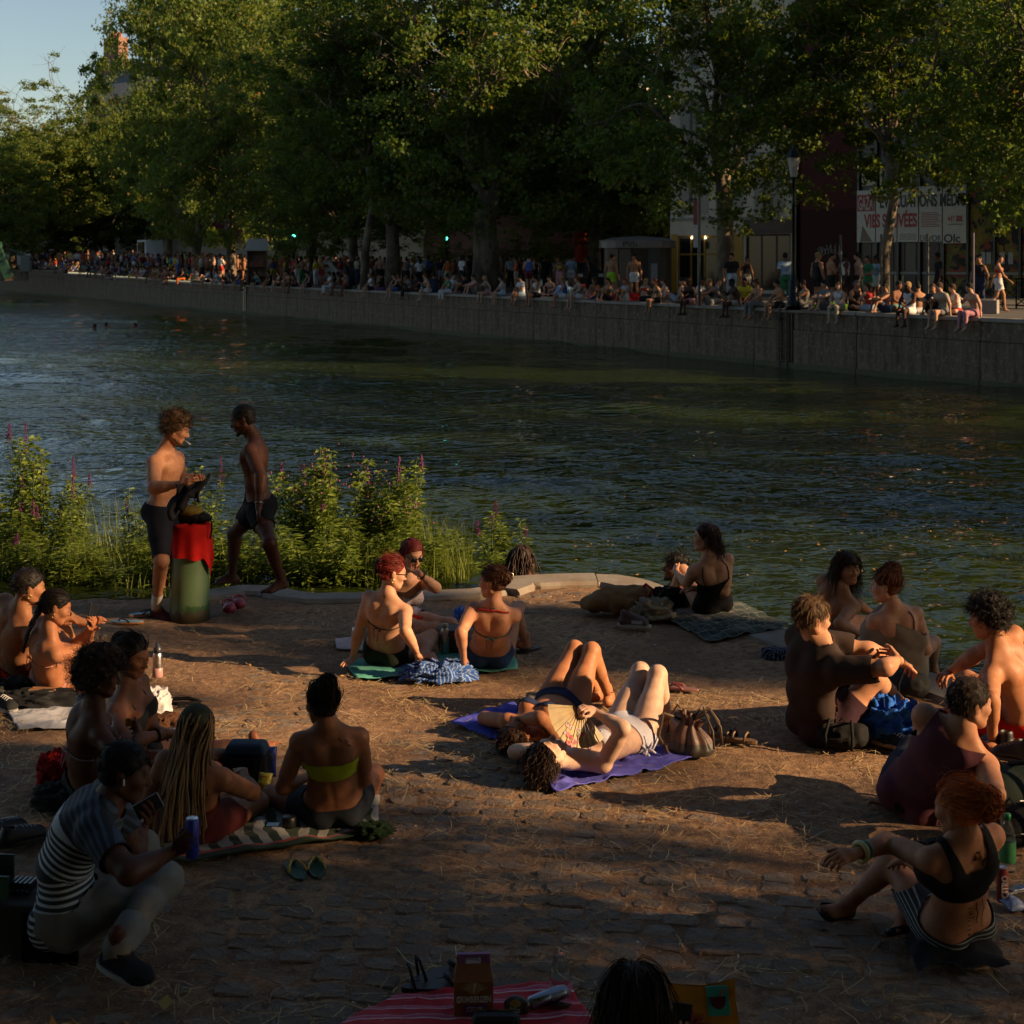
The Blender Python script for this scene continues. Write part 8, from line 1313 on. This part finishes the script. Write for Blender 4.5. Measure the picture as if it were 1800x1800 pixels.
t = place('snack_bag', 'crumpled black and yellow snack packet behind the pouch', 'packet', 908, 1788, -10); blob([(E3((0, 0, .04), (.055, .03, .045)), .01)], .008, 'packet', 'plastic:.05,.045,.04', t, None, .006, 20); MB().prism([(math.cos(a)*.022, math.sin(a)*.014) for a in np.arange(10)*.628], 0, .004, rot((1, 0, 0), 75), (0, -.028, .06)).build('yellow_print', 'plastic:.42,.24,.03', t); text('Mix', .04, .018, 'plastic:.4,.4,.38', t, (-.02, -.034, .03), 'print_lettering', 0)
def vm_bag(): pass
t = place('cushion_bag', 'orange bag printed with a cocktail glass and palm leaves at the bottom edge', 'bag', 1245, 1835, -8); t.rotation_euler[1] = math.radians(-7); v, f, _ = grid(20, 18, lambda u, w: np.stack([(u-.5)*.27*(1-.10*np.sin(w*3)), -.0+.004*noise(np.c_[u*6, w*6, u*0], 1, 1), w*.215+.022*(2*np.abs(u-.5))**2*(w > .9)], 1)); b_ = v*V(1, 1, 1)+np.stack([0*v[:, 0], .012+.05*np.sin(np.clip(v[:, 2]/.22, 0, 1)*3.14), 0*v[:, 0]], 1); link('bag', mesh('bag', np.concatenate([v, b_]), np.concatenate([f, f[:, ::-1]+len(v)]), 'cloth:.55,.25,.03', True), t); MB().box((.015, -.006, .10), (.10, -.001, .215)).build('teal_patch', 'cloth:.05,.36,.31', t); MB().prism([(-.032, .02), (-.026, -.012), (-.010, -.026), (.010, -.026), (.026, -.012), (.032, .02)], 0, .004, rot((1, 0, 0), 90), (.058, -.007, .155)).build('glass_print', 'cloth:.10,.025,.02', t); MB().tube([(.065, -.010, .175), (.08, -.010, .205)], .003, 5).build('straw_print', 'cloth:.40,.03,.02', t); m = MB()
for a in (20, 50, 80, 110): d = rot((0, 1, 0), -a)@V(1, 0, 0); m.tube([(-.06, -.008, .05), V(-.06, -.008, .05)+d*.05, V(-.06, -.008, .05)+d*.09+V(0, 0, -.012)], [.004, .010, .002], 5)
m.build('palm_print', 'cloth:.33,.05,.10', t); MB().box((-.12, -.005, .0), (.0, -.001, .05)).build('navy_patch', 'cloth:.03,.04,.12', t)
# -- bottles, cans, packets, phones
def bottle(px, py, prof, matn, label, yaw=0, lie=None, z=0.0, cat='bottle', extra=(), n=18):
    t = place('bottle', label, cat, px, py, yaw, z=z); R = None
    if lie is not None: t.rotation_euler = (0, math.radians(90), math.radians(lie)); t.location[2] += max(r for r, _ in prof)
    MB().lathe(prof, n).build('body', matn, t, True)
    for nm, pf, mm in extra: MB().lathe(pf, n).build(nm, mm, t, True)
    return t
bottle(277, 1192, [(.034, 0), (.036, .004), (.036, .15), (.030, .172), (.027, .178), (.0, .178)], 'metal:.62,.58,.58', 'steel and pink flask with dark blue cap right of the low bun woman', extra=(('pink_sleeve', [(.0365, .001), (.0385, .004), (.0385, .068), (.0365, .070)], 'plastic:.42,.22,.22'), ('cap', [(.028, .178), (.030, .180), (.030, .215), (.018, .222), (.016, .245), (.0, .247)], 'plastic:.018,.022,.035')))
bottle(782, 1150, [(.032, 0), (.034, .004), (.034, .17), (.026, .19), (.025, .20), (.0, .20)], 'metal:.45,.46,.42', 'brushed steel flask between the two women on the turquoise towel', extra=(('cap', [(.027, .20), (.027, .228), (.0, .23)], 'plastic:.26,.30,.22'),))
bottle(626, 1124, [(.032, 0), (.033, .004), (.033, .085), (.03, .09), (.0, .09)], 'metal:.5,.5,.5', 'small steel cup behind the dark green bikini', cat='cup')
PB = [(.0, .0), (.036, .003), (.04, .02), (.038, .06), (.040, .075), (.038, .09), (.040, .11), (.040, .17), (.034, .20), (.016, .245), (.014, .262), (.0, .263)]
bottle(925, 1240, PB, 'clear', 'clear plastic bottle lying behind the tanned sunbather', lie=14, extra=(('cap', [(.016, .262), (.016, .28), (.0, .28)], 'plastic:.16,.35,.55'),)); bottle(985, 1775, [(.04, 0), (.043, .01), (.043, .14), (.030, .19), (.024, .205), (.026, .215), (.0, .215)], 'clear', 'clear wide necked plastic bottle standing on the red striped towel')
bottle(1771, 1534, PB, 'clear', 'clear bottle with green label and cap beside the orange haired woman', extra=(('label_band', [(.0405, .05), (.0412, .052), (.0412, .15), (.0405, .152)], 'plastic:.05,.26,.10'), ('cap', [(.017, .258), (.017, .285), (.0, .286)], 'plastic:.01,.19,.06')))
def can(px, py, matn, label, lie=None, txt=None, tcol='plastic:.5,.5,.5', pos=None, h=.165, r=.028):
    t = place('drink_can', label, 'can', px, py)
    if pos is not None: t.location = tuple(pos)
    if lie is not None: t.rotation_euler = (0, math.radians(82), math.radians(lie)); t.location[2] += .03
    MB().lathe([(.022, 0), (r, .008), (r, h-.012), (.024, h), (.023, h-.004), (.0, h-.004)], 20).build('can_body', matn, t, True); MB().lathe([(.0245, h-.002), (.0245, h+.001), (.022, h-.001)], 20).build('rim', 'metal:.7,.7,.7', t, True); MB().box((-.006, -.010, h-.003), (.006, .012, h)).build('ring_pull', 'metal:.6,.6,.6', t)
    if txt: text(txt, .105, .030, tcol, t, (.016, -r-.003, .03), 'lettering', .02, rot=rot((0, 1, 0), -90))
    return t
can(1762, 1588, 'plastic:.26,.035,.022', 'red drink can with white lettering right of the tattooed back', txt='CITRO'); can(930, 1782, 'metal:.35,.38,.48', 'silver and blue drink can lying on the red striped towel', lie=28)
g_ = CROUCH.J['gripR']; can(0, 500, 'plastic:.012,.030,.30', 'blue drink can held in the crouching man\'s hand', pos=(g_[0]+.004, g_[1]+.0, g_[2]-.085), h=.168)
def packet(px, py, w, h, matn, label, txt, yaw=0, lean=12, col='plastic:.5,.5,.5', extra=None):
    t = place('crisp_packet', label, 'packet', px, py, yaw); t.rotation_euler[0] = math.radians(-lean)
    def fn(u, v): e = np.sin(math.pi*u)**.5*np.sin(math.pi*v)**.4; return np.stack([(u-.5)*w*(1-.08*np.sin(math.pi*v)), -.032*e+.004*noise(np.c_[u*5, v*6, u*0], 1, 2), v*h], 1)
    v, f, _ = grid(18, 22, fn); b = v*V(1, -1, 1); link('packet', mesh('packet', np.concatenate([v, b]), np.concatenate([f, f[:, ::-1]+len(v)]), matn, True), t); text(txt, w*.6, h*.13, col, t, (-w*.30, -.040, h*.62), 'lettering', 0)
    if extra: MB().prism([(math.cos(a)*w*.40, math.sin(a)*h*.12) for a in np.arange(16)*.3927], 0, .003, rot((1, 0, 0), 90), (0, -.034, h*.68)).build('logo_oval', extra, t)
    return t
packet(470, 1368, .105, .17, 'plastic:.015,.045,.30', 'upright blue crisp packet with white oval logo behind the braids', 'Vico', extra='plastic:.45,.45,.48', col='plastic:.10,.02,.03'); packet(462, 1392, .085, .10, 'plastic:.52,.40,.03', 'small yellow snack packet right of the blonde braids', 'Belin', -15, 30, 'plastic:.36,.03,.02'); packet(486, 1402, .08, .07, 'plastic:.02,.05,.30', 'fallen blue snack packet beside the yellow one', 'Vico', 10, 65)
packet(1792, 1602, .09, .10, 'plastic:.16,.22,.40', 'flat blue and white snack wrapper at the right edge', 'Snack', 20, 80); t = place('card_box', 'small foil card box lying above the snack wrapper', 'box', 1788, 1570, 25); MB().box((-.045, -.028, 0), (.045, .028, .022)).build('box', 'metal:.25,.26,.3', t, bevel=.003); MB().box((-.03, -.0285, .006), (.03, -.028, .016)).build('label_strip', 'paint:.3,.3,.3', t)
t = place('salad_tub', 'clear snack tub with green lid print near the low bun woman', 'tub', 306, 1300, 0); MB().lathe([(.035, 0), (.045, .055), (.047, .057), (.0, .058)], 18).build('tub', 'plastic:.35,.38,.36', t, True); MB().box((-.015, -.047, .015), (.028, -.043, .045)).build('green_print', 'plastic:.02,.28,.10', t)
def phone(label, pos, R, matn='plastic:.010,.010,.012'):
    t = thing('phone', label, 'phone', tuple(pos)); MB().box((-.037, -.004, -.076), (.037, .004, .076), R).build('case', matn, t, bevel=.003); MB().box((-.034, -.0062, -.072), (.034, -.0042, .072), R).build('screen', 'glass_dark', t); MB().lathe([(.006, 0), (.006, .002)], 10, tuple(R@V(.02, .004, .058)), R@rot((1, 0, 0), -90)).build('camera_lens', 'glass_dark', t)
phone('black phone held by the woman with the long plait', PLAIT.J['gripR']+V(.01, 0, .035), rot((0, 0, 1), 60)@rot((0, 1, 0), 18)); phone('pale cased phone in the crouching man\'s raised hand', CROUCH.J['gripL']+V(.0, -.02, .025), rot((0, 1, 0), 62)@rot((1, 0, 0), -8), 'plastic:.14,.17,.18'); phone('black phone held up by the person at the bottom edge', PHONEW.J['gripR']+V(.0, -.012, .03), rot((0, 1, 0), 8)@rot((1, 0, 0), -8))
t = place('camera_case', 'black phone and round black lens case on the striped blanket', 'lens case', 492, 1462, 0, z=.02); MB().lathe([(.036, 0), (.038, .005), (.038, .05), (.034, .055), (.0, .056)], 18, (.05, 0, 0)).build('lens_case', 'plastic:.010,.010,.010', t, True); MB().box((-.075, -.03, 0), (.0, .03, .012)).build('flat_case', 'glass_dark', t, bevel=.004)
p = AFRO.J['tipR']; t = thing('crisp', 'yellow crisp held in the fingers of the afro haired woman', 'crisp', tuple(p+V(0, -.01, .015))); v, f, _ = grid(6, 6, lambda u, w: np.stack([(u-.5)*.035, .006*np.sin(u*5), (w-.5)*.045], 1)); solid(link('chip', mesh('chip', v, f, 'plastic:.55,.28,.03', True), t), .003)
p = BRAIDS
# white pot in the lime woman's lap
g_ = gnd(536, 1400)+V(0, .2, .10); t = thing('paper_tub', 'white paper tub in the lap of the lime bandeau woman', 'tub', tuple(g_)); MB().lathe([(.045, 0), (.062, .12), (.064, .122), (.058, .118), (.0, .10)], 18).build('tub', 'plastic:.46,.45,.44', t, True); MB().lathe([(.065, .118), (.066, .126), (.062, .126)], 18).build('rim', 'plastic:.5,.5,.5', t, True)
# -- the fan
g_ = FANW.J['gripR']; pv = at(1020, 1242, g_[1]+.02); t = thing('folding_fan', 'open wooden fan painted with flowers in the pale sunbather\'s hand', 'fan', tuple(pv)); cdir = at(985, 1330, g_[1]-.16)-pv; ax0 = nz(cdir); nrm = V(.62, -.62, .48); nrm = nz(nrm-ax0*(nrm@ax0)); R_ = np.stack([np.cross(ax0, nrm), nrm, ax0], 1); R0, R1 = .06, .235; n = 26; ang = np.radians(np.linspace(-72, 62, n+1))
for i in range(n): a, b = ang[i], ang[i+1]; z = .004*(i % 2); m = MB(); m.add([R_@V(math.sin(x)*r, z+.0015*s+(.003 if x > a else 0), math.cos(x)*r) for s in (0, 1) for x, r in ((a, R0), (b+.02, R0), (b+.02, R1), (a, R1))], [(0, 1, 2, 3), (7, 6, 5, 4), (0, 4, 5, 1), (2, 6, 7, 3), (1, 5, 6, 2), (0, 3, 7, 4)]); m.build('fan_blade', 'paint:.42,.30,.145', t)
rg = random.Random(9); m = {}
for k, (cx, cr, ncl) in enumerate(((-.42, .17, 10), (.18, .17, 10), (-.10, .215, 9))):
    for j in range(ncl):
        a = cx+rg.uniform(-.16, .16); r = cr+rg.uniform(-.035, .030) if k < 2 else .205+rg.uniform(-.02, .025); c = ('paint:.48,.02,.02', 'paint:.30,.16,.36', 'paint:.50,.16,.03', 'paint:.06,.18,.04')[(j+k) % 4] if k < 2 else 'paint:.45,.015,.012'; s = rg.uniform(.006, .013) if k < 2 else .014; m.setdefault(c, MB()).prism([(math.cos(q)*s, math.sin(q)*s) for q in np.arange(8)*.785], 0, .002, R_@rot((1, 0, 0), 90), R_@V(math.sin(a)*r, .0105, math.cos(a)*r)); m[c].prism([(math.cos(q)*s, math.sin(q)*s) for q in np.arange(8)*.785], 0, .002, R_@rot((1, 0, 0), 90), R_@V(math.sin(a)*r, -.004, math.cos(a)*r))
for c, q in m.items(): q.build('painted_flowers', c, t)
# -- beer carton
t = place('beer_carton', 'brown and purple cardboard beer carton with bird emblem on the red towel', 'carton', 832, 1782, 3); w0, d0, h0 = .078, .055, .145; MB().box((-w0, -d0, 0), (w0, d0, h0)).build('carton', 'paint:.30,.115,.022', t); MB().add([(-w0, -d0, h0), (w0, -d0, h0), (w0, d0, h0), (-w0, d0, h0), (-w0*.86, -.012, h0+.055), (w0*.86, -.012, h0+.055), (w0*.86, .012, h0+.055), (-w0*.86, .012, h0+.055)], [(0, 1, 5, 4), (1, 2, 6, 5), (2, 3, 7, 6), (3, 0, 4, 7), (4, 5, 6, 7)]).build('carton_top', 'paint:.26,.09,.03', t); MB().box((-w0*.86, -.010, h0+.055), (-.03, .010, h0+.078)).box((.03, -.010, h0+.055), (w0*.86, .010, h0+.078)).box((-w0*.86, -.010, h0+.078), (w0*.86, .010, h0+.092)).build('carry_handle', 'paint:.28,.10,.26', t)
MB().box((-w0*.55, -d0-.004, .012), (w0*.72, -d0-.001, .055)).build('purple_label', 'paint:.17,.04,.19', t); text('GRIMBERGEN', .138, .024, 'paint:.75,.74,.70', t, (-.069, -d0-.004, .066), 'brand_lettering', .02); text('CERISE', .062, .016, 'paint:.42,.36,.42', t, (-.028, -d0-.006, .032), 'flavour_lettering', .01); MB().prism([(math.cos(a)*.03, math.sin(a)*.024) for a in np.arange(18)*.349], 0, .002, rot((1, 0, 0), 90), (0, -d0-.001, .120)).build('gold_glow', 'paint:.62,.36,.05', t); m = MB()
for s in (-1, 1):
    for j in range(6): a = math.radians(20+j*19); m.tube([(s*.004, -d0-.004, .108), (s*(.012+.018*math.cos(a)), -d0-.005, .110+.014*math.sin(a)), (s*(.018+.036*math.cos(a)), -d0-.005, .112+.034*math.sin(a))], [.0035, .0032, .0008], 5)
m.tube([(0, -d0-.005, .098), (0, -d0-.006, .125), (.004, -d0-.006, .136), (.010, -d0-.006, .137)], [.002, .006, .004, .001], 6); m.build('bird_emblem', 'paint:.50,.40,.20', t)
# -- beam and lock gear at the lower left
t = place('timber_beam', 'heavy weathered timber beam the crouching man sits on', 'beam', 60, 1700, 0); L0 = gnd(-160, 1650); L1 = gnd(150, 1668); d = nz((L1-L0)*V(1, 1, 0)); R_ = np.stack([d, V(-d[1], d[0], 0), V(0, 0, 1)], 1); t.location = tuple(L1*V(1, 1, 0)+V(0, 0, GZ)); MB().box((-1.1, -.14, .0), (.02, .13, .235), R_).build('beam', 'wall:.060,.048,.036', t, bevel=.012); MB().box((-.22, -.165, 0), (.03, -.145, .215), R_).build('end_plate', 'metal:.018,.017,.016', t); MB().box((-1.1, -.02, .238), (-.26, .10, .246), R_).build('green_channel_base', 'paint:.035,.090,.055', t)
gc = thing('lock_gear', 'green steel channel with a toothed rack on top of the timber beam', 'lock gear', tuple(V(*t.location)+V(0, 0, .246))); MB().box((-1.1, -.125, .0), (-.30, -.115, .105), R_).build('near_flange', 'paint:.040,.105,.060', gc); MB().box((-1.1, .06, .0), (-.36, .07, .13), R_).build('far_flange', 'paint:.030,.075,.045', gc); MB().box((-1.1, -.115, .0), (-.34, .06, .012), R_).build('channel_web', 'paint:.028,.07,.04', gc)
for j in range(9): MB().box((-.42+j*.022, -.05, .012), (-.408+j*.022, .03, .05), R_).build('rack_tooth', 'metal:.10,.11,.11', gc)
MB().box((-.62, -.06, .012), (-.55, .04, .10), R_).build('pawl', 'metal:.03,.03,.03', gc)
# -- on the far quay
for px, back, lb, c, r in ((1102, 1.0, 'red bag lying on the quay behind the blonde woman', 'cloth:.42,.02,.02', (.45, .25, .22)), (992, 1.0, 'blue and white shopping bag on the quay among bottles', 'plastic:.18,.32,.52', (.32, .22, .38)), (1460, .8, 'lime green cloth lying on the quay edge', 'cloth:.20,.42,.05', (.50, .25, .16)), (1060, .8, 'dark blue towel at the feet of the green shorts', 'cloth:.03,.05,.09', (.4, .25, .12)), (640, .8, 'pale paper bag on the quay edge left of the blonde sitter', 'cloth:.36,.34,.26', (.28, .2, .25)), (670, .4, 'purple cloth hanging at the quay edge', 'cloth:.14,.05,.16', (.28, .2, .12))):
    p = onq(px, back); o = heap('quay_bundle', lb, 'bag', 900, 1500, r, c, int(px), .4); o.location = tuple(p)
for px, back, lb, c in ((1000, .7, 'green glass bottle on the quay by the shopping bag', 'plastic:.02,.16,.05'), (1218, .6, 'green glass bottle on the quay by the bus stop pole', 'plastic:.015,.11,.04'), (1243, .5, 'clear water bottle on the quay edge by the bus stop pole', 'plastic:.32,.36,.40'), (822, .5, 'red drink bottle on the quay edge left of the old tree', 'plastic:.45,.05,.03'), (741, .5, 'pale blue bottle on the quay edge', 'plastic:.20,.38,.45')):
    p = onq(px, back); t = bottle(900, 1500, [(.05, 0), (.052, .2), (.02, .28), (.018, .34), (.0, .342)], c, lb, n=10, extra=(('cap', [(.021, .33), (.021, .36), (.0, .361)], 'plastic:.3,.3,.3'),)); t.location = tuple(p)
